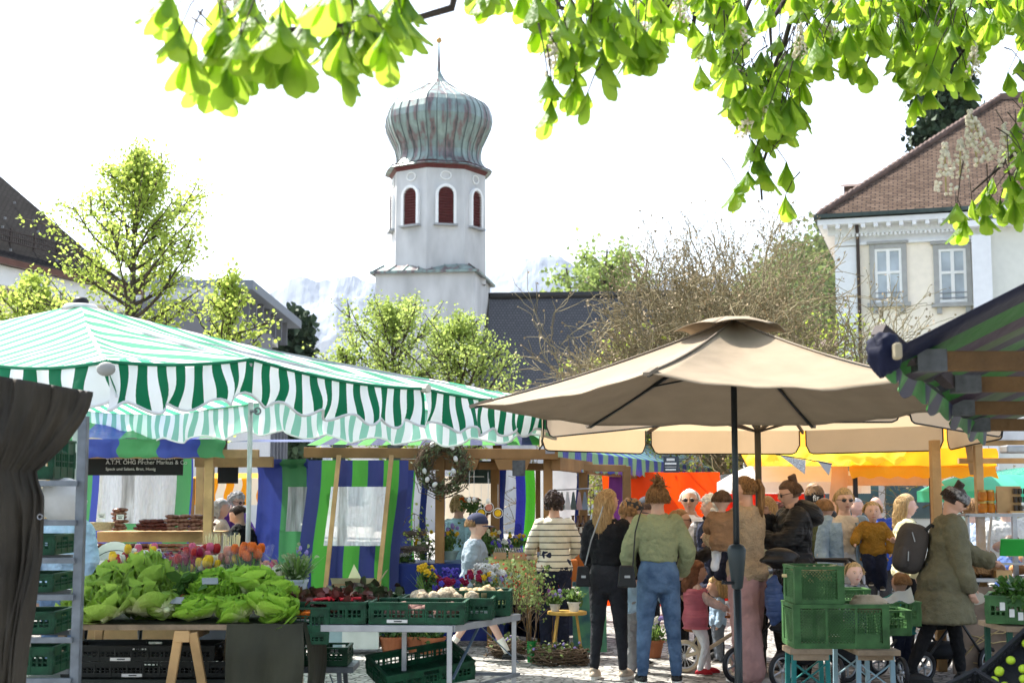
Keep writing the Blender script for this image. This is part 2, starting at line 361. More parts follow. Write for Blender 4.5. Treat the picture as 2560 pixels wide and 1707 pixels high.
        while zz<z1-.12:
            ww=hw if zz<z1-hw else math.sqrt(max(0,hw*hw-(zz-(z1-hw))**2)); c=pt(0,zz,.07); lv.bar(c-fx*ww,c+fx*ww,.10,.03,up=tuple(nrm+Vector((0,0,.9)))); zz+=.135
        lv.build('louvre',red,wo)
        sl_=MB(); sl_.bar(pt(-.58,z0-.05,.12),pt(.58,z0-.05,.12),.3,.09,up=(0,0,1)); sl_.build('sill',grey,wo)
        rd=MB(); zc=ZZ(463,Y0)
        rd.tube([pt(.26*math.cos(t*math.pi/8),zc+.2*math.sin(t*math.pi/8),.03) for t in range(17)],.035,6,caps=False); rd.build('roundel',wh,ch)
    # small dark opening low in the tower, nave roof
    o_=MB(); o_.box((offx-0.36*0+ (1068-1083)*k,-W/2-.02,ZZ(838,Y0)),(.16,.06,.14)); o_.build('vent_opening',M('black_hole',(.01,.01,.01)),ch)
    til=M('dark_tiles',(.045,.046,.05),rough=.55,var=.35,scl=2.5)
    m2,nt,b,out=_base('slate_tiles'); L=nt.links.new; tc=nt.nodes.new('ShaderNodeTexCoord'); mp=nt.nodes.new('ShaderNodeMapping'); mp.inputs['Scale'].default_value=(1,1,1); L(tc.outputs['UV'],mp.inputs[0])
    br=nt.nodes.new('ShaderNodeTexBrick'); br.inputs['Scale'].default_value=1; br.inputs['Brick Width'].default_value=.9; br.inputs['Row Height'].default_value=.9; br.inputs['Mortar Size'].default_value=.12
    br.inputs['Color1'].default_value=(.040,.041,.046,1); br.inputs['Color2'].default_value=(.062,.062,.066,1); br.inputs['Mortar'].default_value=(.012,.012,.013,1); L(mp.outputs[0],br.inputs[0])
    L(br.outputs[0],b.inputs['Base Color']); b.inputs['Roughness'].default_value=.6; MC['slate']=m2
    a0=P(1224,742,71.5)-Vector((cx,Y0,0)); a1=P(1700,735,80)-Vector((cx,Y0,0)); b0=P(1205,1010,66)-Vector((cx,Y0,0)); b1=P(1720,1060,74)-Vector((cx,Y0,0))
    g=MB(); g.grid(lambda u,v:lerp(lerp(a0,a1,u),lerp(b0,b1,u),v)+Vector((0,0,-.25*math.sin(math.pi*v))),24,10,lambda u,v:(u*60,v*42))
    c0=a0+Vector((1.5,6,-5.5)); c1=a1+Vector((1.5,6,-5.5)); g.grid(lambda u,v:lerp(lerp(a1,a0,u),lerp(c1,c0,u),v),4,2)
    g.bar(a0+Vector((0,0,.05)),a1+Vector((0,0,.05)),.3)
    g.build('nave_roof',m2,ch,smooth=True)
    nv=MB(); lo=[b0,b1,c1,c0]; nv.add([Vector((p.x,p.y,-1)) for p in lo]+[Vector((p.x,p.y,p.z-.05)) for p in lo],[(0,1,5,4),(1,2,6,5),(2,3,7,6),(3,0,4,7)]); nv.build('nave_wall',ren,ch)
church()

def tilemat(name,c1,c2,mor,bw=.5,rh=.33):
    m,nt,b,out=_base(name); L=nt.links.new; tc=nt.nodes.new('ShaderNodeTexCoord')
    br=nt.nodes.new('ShaderNodeTexBrick'); br.inputs['Scale'].default_value=1; br.inputs['Brick Width'].default_value=bw; br.inputs['Row Height'].default_value=rh; br.inputs['Mortar Size'].default_value=.035
    br.inputs['Color1'].default_value=(*c1,1); br.inputs['Color2'].default_value=(*c2,1); br.inputs['Mortar'].default_value=(*mor,1); br.inputs['Bias'].default_value=-.2; L(tc.outputs['UV'],br.inputs[0])
    n=nt.nodes.new('ShaderNodeTexNoise'); n.inputs['Scale'].default_value=1.3; n.inputs['Detail'].default_value=5; L(tc.outputs['UV'],n.inputs[0])
    hs=nt.nodes.new('ShaderNodeHueSaturation'); mr=nt.nodes.new('ShaderNodeMapRange'); mr.inputs[3].default_value=.5; mr.inputs[4].default_value=1.6; L(n.outputs[0],mr.inputs[0]); L(mr.outputs[0],hs.inputs['Value']); L(br.outputs[0],hs.inputs['Color'])
    L(hs.outputs[0],b.inputs['Base Color']); b.inputs['Roughness'].default_value=.9; b.inputs['Specular IOR Level'].default_value=.08
    bp=nt.nodes.new('ShaderNodeBump'); bp.inputs['Distance'].default_value=.03; bp.inputs['Strength'].default_value=.6; L(br.outputs['Fac'],bp.inputs['Height']); bp.invert=True; L(bp.outputs[0],b.inputs['Normal'])
    return m
def quadsurf(g,a,b,c,d,su,sv,nu=1,nv=1):
    "a-b bottom, d-c top; uv in metres scaled"
    a,b,c,d=map(Vector,(a,b,c,d)); lu=(b-a).length; lv=((d-a)-(b-a).normalized()*((d-a).dot((b-a).normalized()))).length
    ub=(b-a).normalized()
    g.grid(lambda u,v:lerp(lerp(a,b,u),lerp(d,c,u),v),nu,nv,lambda u,v:((lerp(lerp(a,b,u),lerp(d,c,u),v)-a).dot(ub)*su,v*lv*sv))
def manor():
    E0=P(2043,541,48); E1=P(2356,522,46.8); u=(Vector((E1.x,E1.y,0))-Vector((E0.x,E0.y,0))).normalized(); nv=Vector((-u.y,u.x,0)) # back
    ze=E0.z; o=Vector((E0.x,E0.y,0))
    ch=empty('manor_house',o,math.atan2(u.y,u.x),'cream manor with brown tiled hip roof, dentil cornice and grey framed windows','building')
    roof=tilemat('brown_tiles',(.078,.052,.037),(.14,.098,.072),(.03,.022,.02))
    cream=M('cream_plaster',(.86,.78,.66),rough=.9,var=.05,bump=.1); white=M('white_plaster',(.74,.75,.77),rough=.9,var=.04); grey=M('grey_stone',(.36,.36,.35),rough=.85,var=.1)
    def at(px,py,oy=0.0):   # local coordinates on facade plane offset oy (back)
        # intersect view ray with facade plane
        d=P(px,py,1)-Vector((0,0,CZ)); n=nv; base=o+nv*oy; t=(base-Vector((0,0,CZ))).dot(n)/d.dot(n); p=Vector((0,0,CZ))+d*t-o
        return Vector((p.dot(u),oy,p.z))
    ov=.75  # overhang
    wl=at(2092,700,ov).x; z0=0; wr=at(2432,700,ov).x; D=12
    # roof
    g=MB(); Lx=26; peak=at(2500,247,0); 
    rise=None
    # hip from corner (0,0,ze) to ridge start: find ridge start point on plane so that it projects to (2500,247)
    d=P(2500,247,1)-Vector((0,0,CZ)); dl=Vector((d.dot(u),d.dot(nv),d.z)); c0=Vector(((Vector((0,0,CZ))-o).dot(u),(Vector((0,0,CZ))-o).dot(nv),CZ))
    # want x = y*1.0 (45deg hip) -> c0.x+t dl.x = c0.y + t dl.y
    t=(c0.y-c0.x)/(dl.x-dl.y); rp=c0+dl*t
    rx,ry,rz=rp
    quadsurf(g,(0,0,ze),(Lx,0,ze),(Lx,ry,rz),(rx,ry,rz),1.7,2.6,16,8)
    quadsurf(g,(0,2*ry,ze),(0,0,ze),(rx,ry,rz),(rx,ry,rz),1.7,2.6,10,6)
    g.add([(0,2*ry,ze),(Lx,2*ry,ze),(Lx,ry,rz),(rx,ry,rz)],[(0,1,2,3)])
    rf=g.build('roof',roof,ch)
    rg=MB()
    for i in range(40): 
        a=lerp((0,0,ze),(rx,ry,rz),i/40); b=lerp((0,0,ze),(rx,ry,rz),(i+1.15)/40); rg.tube([a+Vector((0,0,.02)),b+Vector((0,0,.07))],[.1,.13],8)
    rg.bar((rx,ry,rz+.05),(Lx,ry,rz+.05),.25); rg.build('ridge_tiles',M('ridge_tile',(.13,.085,.07),var=.35,scl=3),rf)
    gt=MB(); gt.bar((-.1,-.06,ze-.02),(Lx,-.06,ze-.02),.16,.12); gt.bar((-.06,-.1,ze-.02),(-.06,2*ry,ze-.02),.12,.16); gt.build('gutter',M('dark_gutter',(.05,.07,.065)),rf)
    sf=MB(); sf.box((Lx/2,ov/2+.0,ze-.22),(Lx,ov,.18)); sf.box((Lx/2+.2,ov-.1,ze-.45),(Lx-.2,.35,.28)); 
    sf.box((ov/2,ry,ze-.225),(ov,2*ry-.4,.18))
    i=0
    while .25+i*.42<wr+.3: sf.box((.25+i*.42,.28,ze-.38),(.14,.5,.14)); i+=1
    i=0
    while wl+.05+i*.14<wr: sf.box((wl+.05+i*.14,ov-.3,ze-.64),(.08,.06,.1)); i+=1
    sf.build('cornice',white,ch)
    w_=MB(); w_.box(((wl+wr+8)/2,ov+D/2,(ze-.5)/2),(wr+8-wl,D,ze-.5)); w_.build('wall',cream,ch)
    q=MB(); x1=at(2146,700,ov).x; q.box(((wl+x1)/2-.02,ov+.3-.05,(ze-1)/2),(x1-wl+.04,.7,ze-1)); 
    zf0,zf1=at(2300,607,ov).z,at(2300,560,ov).z; q.box(((wl+wr)/2-.03,ov-.04+.25,(zf0+zf1)/2),(wr-wl+.0,.56,zf1-zf0)); q.box(((wl+wr)/2,ov-.09+.25,zf0+.05),(wr-wl+.02,.6,.08)); q.build('pilaster',white,ch)
    dp=MB(); xd=at(2147,700,ov-.1).x; dp.tube([(xd,ov-.55,ze-.1),(xd,ov-.15,ze-.7),(xd,ov-.15,0)],.06,8); dp.build('downpipe',M('pipe_brown',(.06,.045,.04)),ch,smooth=True)
    win=M('white_paint',(.8,.8,.78),rough=.5,var=.03); pane=M('pale_pane',(.38,.43,.47),rough=.12,var=.25,scl=1.5,bump=.15,bsc=2)
    for (a,b) in((2173,2270),(2332,2432)):
        p0=at(a,612,ov-.03); p1=at(b,762,ov-.03); x0,x1=p0.x,p1.x; zt,zb=p0.z,p1.z; y=ov; xc=(x0+x1)/2
        f=MB(); th=.17; f.box((x0+th/2,y-.04,(zt+zb)/2),(th,.12,zt-zb)); f.box((x1-th/2,y-.04,(zt+zb)/2),(th,.12,zt-zb)); f.box((xc,y-.04,zt-th/2),(x1-x0-2*th,.12,th)); f.box((xc,y-.07,zt+.04),(x1-x0+.16,.2,.09)); wo=f.build('window',grey,ch,bevel=.01)
        s=MB(); s.box((xc,y-.1,zb+.02),(x1-x0+.2,.26,.13)); s.box((x0+.15,y-.07,zb-.15),(.16,.16,.22)); s.box((x1-.15,y-.07,zb-.15),(.16,.16,.22)); s.build('sill',grey,wo)
        a_,b_=x0+th,x1-th; zt2,zb2=zt-th,zb+.1; s=MB()
        for xx in(a_+.04,xc,b_-.04): s.box((xx,y-.03,(zt2+zb2)/2),(.09 if xx!=xc else .12,.08,zt2-zb2))
        for z_ in(zt2-.04,zb2+.06,zb2+(zt2-zb2)*.56): s.box((xc,y-.032,z_),(b_-a_,.082,.09))
        s.build('frame',win,wo)
        s=MB(); s.box((xc,y-.008,(zt2+zb2)/2),(b_-a_,.02,zt2-zb2)); s.build('pane',pane,wo)
        s=MB(); s.bar((a_,y-.09,zb2+.16),(b_,y-.09,zb2+.16),.03); s.bar((a_,y-.09,zb2+.34),(b_,y-.09,zb2+.34),.03); s.build('guard_rail',M('rail_grey',(.25,.26,.28)),wo)
    # projecting wing at the right
    pr=MB(); pr.box((wr+8,-.15+D/2,(ze-.6)/2),(16,D,ze-.6)); pr.build('wing_wall',M('pale_plaster',(.66,.66,.60),rough=.9,var=.04),ch)
    q=MB(); xe=at(2432,700,-.2).x; xq=at(2480,700,-.2).x; q.box(((xe+xq)/2,-.25,(ze-1.0)/2),(xq-xe,.4,ze-1.0)); zc=at(2500,560,-.2).z; q.box((xe+7.5,-.32,zc),(15.2,.56,.2)); q.box((xe+7.5,-.3,zc+.5),(15.1,.5,.12)); q.build('wing_pilaster',white,ch)
    dr=MB(); 
    dd=P(2150,482,52.5)-o; dl=Vector((dd.dot(u),dd.dot(nv),dd.z)); x,y,z=dl
    dr.box((x,y,z-.3),(1.1,1.2,.9)); dr.add([(x-.75,y-.8,z+.1),(x+.75,y-.8,z+.1),(x+.75,y+1.8,z+.75),(x-.75,y+1.8,z+.75)],[(0,1,2,3)]); dr.build('dormer',M('dormer_tile',(.12,.08,.065),var=.3),ch)
manor()

def left_house():
    E=Vector((-9.2,34.4,0)); u=Vector((.34,.94,0)).normalized(); ze=6.55
    o=empty('dark_roof_house',E,math.atan2(-u.y,-u.x),'cream house with steep dark tiled roof and brown snow guard at the left edge','building')
    # local +x runs along the eave towards the camera, local +y away to the building side? compute side
    lx=-u; ly=Vector((-lx.y,lx.x,0))   # rotate +90
    sgn=1 if ly.dot(Vector((-.94,.34,0)))>0 else -1
    S=sgn; rt=tilemat('black_tiles',(.016,.014,.014),(.028,.025,.024),(.005,.005,.005),.35,.22)
    ry=1.95*1.0*1.0; rz=9.35; Ln=14
    g=MB(); quadsurf(g,(0,0,ze),(Ln,0,ze),(Ln,S*ry*1.4,rz),(ry,S*ry*1.4,rz),2.2,3.2,14,6)
    g.add([(0,0,ze),(0,S*ry*2.8,ze),(ry,S*ry*1.4,rz)],[(0,1,2)]); g.add([(0,S*ry*2.8,ze),(Ln,S*ry*2.8,ze),(Ln,S*ry*1.4,rz),(ry,S*ry*1.4,rz)],[(0,1,2,3)]); rf=g.build('roof',rt,o)
    hk=MB(); sl=Vector((0,S*ry*1.4,rz-ze)).normalized()
    for i in range(60):
        a=random.uniform(.5,Ln); b=random.uniform(.35,3.3); p=Vector((a,0,ze))+sl*b
        if a<b*.8: continue
        hk.box(p+Vector((0,-S*.03,.04)),(.03,.05,.05))
    hk.build('snow_hooks',M('hook_grey',(.3,.3,.3)),rf)
    sg=MB(); p0=Vector((.8,0,ze))+sl*.75
    for h in(.0,.12,.24): sg.bar(p0+Vector((0,-S*.05,.05+h)),p0+Vector((Ln,-S*.05,.05+h)),.025)
    for i in range(int(Ln/.07)): sg.bar(p0+Vector((i*.07,-S*.05,.05)),p0+Vector((i*.07,-S*.05,.29)),.012)
    for i in range(int(Ln/.8)): sg.bar(p0+Vector((i*.8,-S*.02,-.15)),p0+Vector((i*.8,-S*.05,.36)),.04)
    sg.build('snow_guard',M('guard_brown',(.06,.045,.04)),rf)
    gt=MB(); gt.bar((-.1,-S*.06,ze),(Ln,-S*.06,ze),.13); gt.build('gutter',M('copper_gutter',(.13,.06,.045),rough=.4,metal=.3),rf)
    c=MB(); c.box((Ln/2+.15,S*.3,ze-.28),(Ln-.2,.5,.42)); c.box((.2,S*ry*1.4,ze-.28),(.3,ry*2.4,.42)); c.build('cornice',M('white_plaster2',(.74,.74,.74),var=.04),o)
    w_=MB(); w_.box((Ln/2+.3,S*(.45+ry*1.1),(ze-.5)/2),(Ln-.3,ry*2.2,ze-.5)); w_.build('wall',M('cream_wall2',(.66,.58,.42),var=.06,rough=.9),o)
left_house()
def office():
    o=empty('office_block',(-8.7,48,0),0,'modern grey and white block with flat overhanging roof slab','building')
    wh=M('office_white',(.66,.66,.66),var=.05); gr=M('office_grey',(.17,.17,.185),var=.06); sl=M('slab_grey',(.20,.22,.25),var=.06)
    b=MB(); b.box((-4,.25,3.1),(8,12.5,6.2)); b.build('wall',wh,o)
    b=MB(); b.box((-4.02,-1.5,6.75),(8.1,9.3,1.3)); b.build('upper_band',gr,o)
    b=MB(); b.box((-4.1,1.6,7.75),(7.6,9.6,.9)); 
    b.build('clerestory',M('clerestory',(.5,.5,.5),var=.4,scl=1.2),o)
    for i in range(7): b=MB(); b.box((.0,-2+i*1.3,7.75),(.28,.12,.85)); b.build('mullion',gr,o)
    for i in range(5): b=MB(); b.box((.04,3.4+i*.75,3.6),(.16,.16,6.6)); b.build('mullion',gr,o)
    b=MB(); b.box((-4,2.4,8.35),(8.8,10.6,.32)); b.build('roof_slab',sl,o,bevel=.02)
    for i in range(3):
        b=MB(); b.box((.01,3.75+i*.75,4.4),(.03,.5,4.6)); w=b.build('window',M('dark_glass',(.04,.05,.06),rough=.1),o)
    b=MB(); b.box((.0,-.3,5.1),(.06,2.2,1.2)); b.build('window',M('dark_glass',(.04,.05,.06),rough=.1),o)
    b=MB(); b.box((-4.5,1.6,8.7),(5,6,.35)); b.build('roof_light',M('roof_light',(.55,.56,.5)),o); b=MB(); b.tube([(-3.2,-2.2,8.5),(-3.2,-2.2,9.5)],.09); b.tube([(-3.2,-2.2,9.3),(-3.2,-2.2,9.6)],.16); b.build('vent_pipe',gr,o)
office()
def far_houses():
    # plain low houses closing the square far behind the stalls
    for (x,y,w,d,h,c,lab) in((-24,62,16,8,6.0,(.62,.58,.5),'plain cream house far behind the striped tents at left'),(-3,84,14,8,5,(.6,.6,.58),'low white parish house behind the church trees'),(15.5,56,13,8,6.2,(.66,.66,.66),'white rendered house behind the orange awning'),(34,52,18,9,9,(.7,.68,.6),'pale house behind the bakery stall at the right edge')):
        o=empty('house',(x,y,0),0,lab,'building'); wh=M('house_wall%s'%x,c,rough=.9,var=.06)
        b=MB(); b.box((0,0,h/2),(w,d,h)); b.build('wall',wh,o)
        b=MB(); b.add([(-w/2-.3,-d/2-.4,h),(w/2+.3,-d/2-.4,h),(w/2+.3,0,h+1.6),(-w/2-.3,0,h+1.6),(-w/2-.3,d/2+.4,h),(w/2+.3,d/2+.4,h)],[(0,1,2,3),(3,2,5,4)]); b.build('roof',M('far_roof',(.1,.075,.065),var=.2),o)
        for i in range(int(w/2.2)):
            for z_ in (1.7,4.2):
                if z_<h-1:
                    f=MB(); f.box((-w/2+1.3+i*2.2,-d/2-.02,z_),(1.1,.1,1.4)); wo=f.build('window',M('far_frame',(.7,.7,.7)),o); f=MB(); f.box((-w/2+1.3+i*2.2,-d/2-.06,z_),(.9,.06,1.2)); f.build('pane',M('far_pane',(.12,.15,.18),rough=.15),wo)
far_houses()

# ================= trees
def grow(rng,base,direction,length,radius,levels,spread=.55,nsub=4,gravity=0,upward=.15,taper=.6,bend=.12,segs=4):
    "returns list of (pts,radii,level)"
    out=[]
    def rec(p,d,l,r,lev):
        pts=[p]; q=p.copy(); dd=d.copy()
        for i in range(segs):
            dd=(dd+Vector(rng.normal(size=3))*bend+Vector((0,0,upward*.25-gravity*.25))).normalized(); q=q+dd*(l/segs); pts.append(q.copy())
        rr=[r*(1-(1-taper)*i/segs) for i in range(segs+1)]; out.append((pts,rr,lev))
        if lev<levels:
            k=nsub if isinstance(nsub,int) else nsub[lev]
            for j in range(k):
                t=rng.uniform(.3,1) if j<k-1 else 1.0; i=min(segs-1,int(t*segs)); pp=pts[i].lerp(pts[i+1],t*segs-i)
                ax=Vector(rng.normal(size=3)); ax=(ax-dd*ax.dot(dd)).normalized(); ang=rng.uniform(.5,1.2)*spread*(1 if j<k-1 else .4)
                nd=(dd*math.cos(ang)+ax*math.sin(ang)).normalized(); rec(pp,nd,l*rng.uniform(.55,.78),r*taper*rng.uniform(.5,.75),lev+1)
    rec(Vector(base),Vector(direction).normalized(),length,radius,0); return out
def limbs_mesh(name,segs_,mat,parent,minr=.0,n=6):
    g=MB()
    for pts,rr,lev in segs_: g.tube(pts,[max(minr,r) for r in rr],n if lev<2 else 4 if lev<4 else 3,caps=False)
    return g.build(name,mat,parent,smooth=True)
bark=M('bark',(.07,.055,.04),rough=.9,var=.4,scl=6,bump=.6,bsc=12)
LEAFT=(np.array([(0,0,0),(.5,.25,.15),(.45,.75,.1),(0,1.05,-.12),(-.45,.75,.1),(-.5,.25,.15)]),np.array([(0,1,2,3),(0,3,4,5)]))
def conical_tree(name,px,ytop,Y,halfw,label,n=2600,leaf=.1,seed=1,lmat=None,cat='tree',trunk_r=.12,low=.28,group=None,widepos=.3):
    "upright young lime with a tapering crown; halfw in source pixels"
    rng=np.random.default_rng(seed); b=G(px,1245+CZ*F/Y); top=ZZ(ytop,Y); hw=halfw*Y/F; o=empty(name,(XX(px,Y),Y,0),rng.uniform(0,6),label,cat,group)
    segs=[]; tp=[Vector((rng.normal()*.04*top*.1,rng.normal()*.03,top*i/8)) for i in range(9)]; segs.append((tp,[trunk_r*(1-.88*i/8) for i in range(9)],0)); tips=[]
    nb=46
    for i in range(nb):
        t=low+(1-low)*(i/nb)**.9*.97; z=top*t; q=(t-low)/(1-low)
        prof=(q/widepos if q<widepos else 1-((q-widepos)/(1-widepos))**1.15)*.97+.06; L_=hw*max(.1,prof)*rng.uniform(.7,1.12)
        a=i*2.4+rng.uniform(-.4,.4); el=.25+.65*q; d=Vector((math.cos(a)*math.cos(el),math.sin(a)*math.cos(el),math.sin(el)))
        pts=[Vector((0,0,z))]; dd=d.copy(); p=pts[0].copy()
        for k in range(6): dd=(dd+Vector(rng.normal(size=3))*.12+Vector((0,0,.07))).normalized(); p=p+dd*(L_/math.cos(el)*.62/6*1.5); pts.append(p.copy())
        segs.append((pts,[trunk_r*.32*(1-q*.6)*(1-.85*k/6) for k in range(7)],1))
        for m_ in range(6):
            k=rng.integers(1,6); pp=pts[k]; ax=Vector(rng.normal(size=3)); nd=(dd+ax*.55).normalized(); l2=L_*rng.uniform(.2,.42); q2=[pp,pp+nd*l2*.5,pp+nd*l2+Vector((0,0,.03))]; segs.append((q2,[.012,.008,.004],3)); tips.append(q2)
        tips.append(pts[2:])
    limbs_mesh('trunk',segs,bark,o,.004)
    pts=[]; per=max(1,n//len(tips))
    for tl in tips:
        for j in range(per):
            i=rng.integers(0,len(tl)-1); p=tl[i].lerp(tl[i+1],rng.random()); pts.append(np.array(p)+rng.normal(size=3)*.085)
    scatter('crown',np.array(pts),leaf,lmat,o,rng,LEAFT); return o
lime=M('lime_leaf',(.30,.40,.06),rough=.5,var=.3,scl=2,trans=.5,tcol=(.50,.60,.13))
lime2=M('lime_leaf_pale',(.28,.36,.09),rough=.5,var=.3,scl=2,trans=.5,tcol=(.44,.55,.14))
conical_tree('lime_tree',318,405,21,330,'tall pale green lime tree behind the green striped tent at left',11500,.047,3,lime,low=.52,widepos=.16)
conical_tree('lime_tree',60,700,24,190,'low lime tree at the left edge beyond the tent peak',3800,.06,5,lime,low=.5)
conical_tree('lime_tree',560,690,24,150,'lime tree crown filling the gap left of the office block',2600,.06,15,lime,low=.5)
conical_tree('lime_tree',978,785,27,270,'young lime tree in front of the church tower',9500,.048,8,lime2,low=.45,widepos=.25)
conical_tree('lime_tree',1150,815,26,230,'young lime tree beside the dark nave roof',7500,.048,9,lime2,low=.45,widepos=.25)
conical_tree('lime_tree',855,870,27,120,'small lime tree at the end of the tree row left of the church',2000,.055,10,lime2,low=.5)
def poplar(px,ytop,Y,lab,seed):
    rng=np.random.default_rng(seed); x=XX(px,Y); top=ZZ(ytop,Y); o=empty('tall_tree',(x,Y,0),0,lab,'tree'); segs=[]; pts=[]
    for i in range(5):
        a=rng.uniform(0,6.28); bx=Vector((math.cos(a)*1.1,math.sin(a)*.8,0)); tp=[Vector((0,0,0)),Vector((bx.x*.6,bx.y*.6,top*.5)),bx*1.4+Vector((0,0,top*rng.uniform(.85,1)))]; segs.append((tp,[.35,.2,.05],0))
        for k in range(24):
            t=rng.uniform(.5,1); p=tp[1].lerp(tp[2],t*2-1); d=Vector(rng.normal(size=3)); d.z=abs(d.z)*.6; q=p+d.normalized()*rng.uniform(.4,1.7); segs.append(([p,q],[.05,.02],1))
            c=np.array(q); pts+=[c+rng.normal(size=3)*.45 for _ in range(34)]
    limbs_mesh('trunk',segs,bark,o); scatter('crown',np.array(pts),.25,M('haze_leaf',(.26,.34,.10),var=.35,scl=1,trans=.5),o,rng,LEAFT)
poplar(1475,590,88,'tall airy pale green tree standing behind the nave ridge',4)
poplar(1560,640,98,'lower pale green tree right of the tall one behind the nave ridge',6)
def shade_tree():
    rng=np.random.default_rng(11); Y=24; x=XX(1840,Y); o=empty('budding_tree',(x,Y,0),0,'wide budding tree with dense brown twigs and dry seed tufts behind the parasol','tree')
    segs=[([Vector((0,0,0)),Vector((.05,0,1.0)),Vector((0,.05,1.7))],[.22,.19,.17],0)]
    for i in range(21):
        a=i/21*6.28*2+rng.uniform(-.2,.2); el=rng.uniform(.12,1.25); d=Vector((math.cos(a)*math.cos(el),math.sin(a)*math.cos(el)*.8,math.sin(el)))
        for s in grow(rng,Vector((0,0,1.5+rng.uniform(0,.5))),d,(1.8+.3*rng.random())*(1+.04*math.sin(el)),.075,4,spread=.75,nsub=[6,5,5,4],upward=.06,taper=.62,bend=.2,segs=4): segs.append((s[0],s[1],s[2]))
    limbs_mesh('trunk',segs,M('twig_bark',(.22,.185,.105),rough=.9,var=.35,scl=3),o,.0055)
    tips=[s for s in segs if s[2]>=3]; print('twigs',len(tips)); pts=[];buds=[]
    for s in tips:
        e=s[0][-1]
        if rng.random()<.9: buds.append(np.array(e)+rng.normal(size=3)*.03)
        if rng.random()<.55 and e.length<3.4+rng.random(): pts+=[np.array(s[0][rng.integers(0,5)])+rng.normal(size=3)*.06 for _ in range(3)]
    scatter('seed_tufts',np.array(buds),.036,M('seed_tuft',(.33,.25,.15),var=.3),o,rng,LEAFT)
    scatter('crown',np.array(pts),.05,M('bud_leaf',(.30,.36,.05),var=.3,trans=.5),o,rng,LEAFT)
shade_tree()
def bushes_behind():
    rng=np.random.default_rng(13)
    for (px,yt,Y,hw,lab) in((1750,800,40,230,'yellow green leafy tree glowing behind the bare twigs'),(2010,760,46,170,'dull green tree beside the manor corner'),(1560,900,36,160,'low yellow green tree in front of the nave roof')):
        x=XX(px,Y); top=ZZ(yt,Y); w_=hw*Y/F; o=empty('leafy_tree',(x,Y,0),0,lab,'tree'); segs=grow(rng,(0,0,0),(0,0,1),top*.4,.25,3,spread=.9,nsub=5,upward=.2); limbs_mesh('trunk',segs,bark,o)
        c=rng.normal(size=(60,3))*np.array([w_*.45,w_*.3,top*.17])+np.array([0,0,top*.62]); pts=(c[:,None]+rng.normal(size=(60,55,3))*.38).reshape(-1,3); pts=pts[(pts[:,2]>.5)&(pts[:,2]<top)]
        scatter('crown',pts,.13,M('back_leaf',(.26,.33,.05),var=.5,scl=1.2,trans=.55,tcol=(.42,.52,.07)),o,rng,LEAFT)
bushes_behind()
def conifer(px,ytop,Y,hw,lab,seed):
    rng=np.random.default_rng(seed); x=XX(px,Y); top=ZZ(ytop,Y); w_=hw*Y/F; o=empty('conifer',(x,Y,0),0,lab,'tree'); segs=[([Vector((0,0,0)),Vector((0,0,top*.97))],[.4,.05],0)]; pts=[]
    for i in range(170):
        t=rng.uniform(.15,1); a=rng.uniform(0,6.28); L_=w_*(1.04-t)**.55*rng.uniform(.6,1.1); p=Vector((0,0,top*t)); q=p+Vector((math.cos(a)*L_,math.sin(a)*L_,-.25*L_)); segs.append(([p,q],[.06,.02],1))
        for k in range(9):
            c=np.array(p.lerp(q,rng.uniform(.3,1.05))); pts+=[c+rng.normal(size=3)*np.array([.28,.28,.35]) for _ in range(12)]
    limbs_mesh('trunk',segs,bark,o); scatter('crown',np.array(pts),.3,M('needle',(.035,.06,.03),var=.5,scl=1),o,rng,LEAFT)
conifer(2395,70,62,150,'dark conifer rising behind the brown tiled manor roof',21)
conifer(728,812,58,26,'small dark conifer beside the office block wall',22)
# ================= canopies, parasols and stall frames
greenstripe=MS('green_white_cloth',['#f4f4f6','#0f6b48'],rough=.7,trans=.34,bump=.45,bsc=4,var=.14)
sunlit_stripe=MS('sunlit_green_white_cloth',['#f4f4f6','#52a585'],rough=.7,trans=.55,bump=.45,bsc=4,var=.14)  # same cloth for the roof, direct sun put into the lighter green
pale=MS('backlit_green_white_cloth',['#f4f4f6','#8fc4b2'],rough=.7,trans=.6,bump=.4,bsc=4,var=.1)  # far valance: sun shining through is mixed into its palest green
white_cloth=M('white_cloth',(.8,.8,.8),rough=.8,var=.04,trans=.3)
alu=M('aluminium',(.34,.35,.36),rough=.4,metal=.6,var=.15,scl=8); steel=M('galvanised',(.16,.18,.20),rough=.5,metal=.5,var=.3,scl=9); blackm=M('black_plastic',(.015,.015,.017),rough=.45)
wood=M('stall_wood',(.25,.135,.05),rough=.65,var=.35,scl=2.2,vstretch=(1,1,1),bump=.2,bsc=8); wood_lt=M('pale_wood',(.46,.29,.13),rough=.65,var=.3,scl=3,bump=.2); wood_old=M('weathered_wood',(.27,.20,.13),rough=.85,var=.4,scl=4,bump=.4)
from mathutils import noise as mn
dull=M('dull_zinc',(.08,.085,.085),rough=.7,var=.35,scl=20)
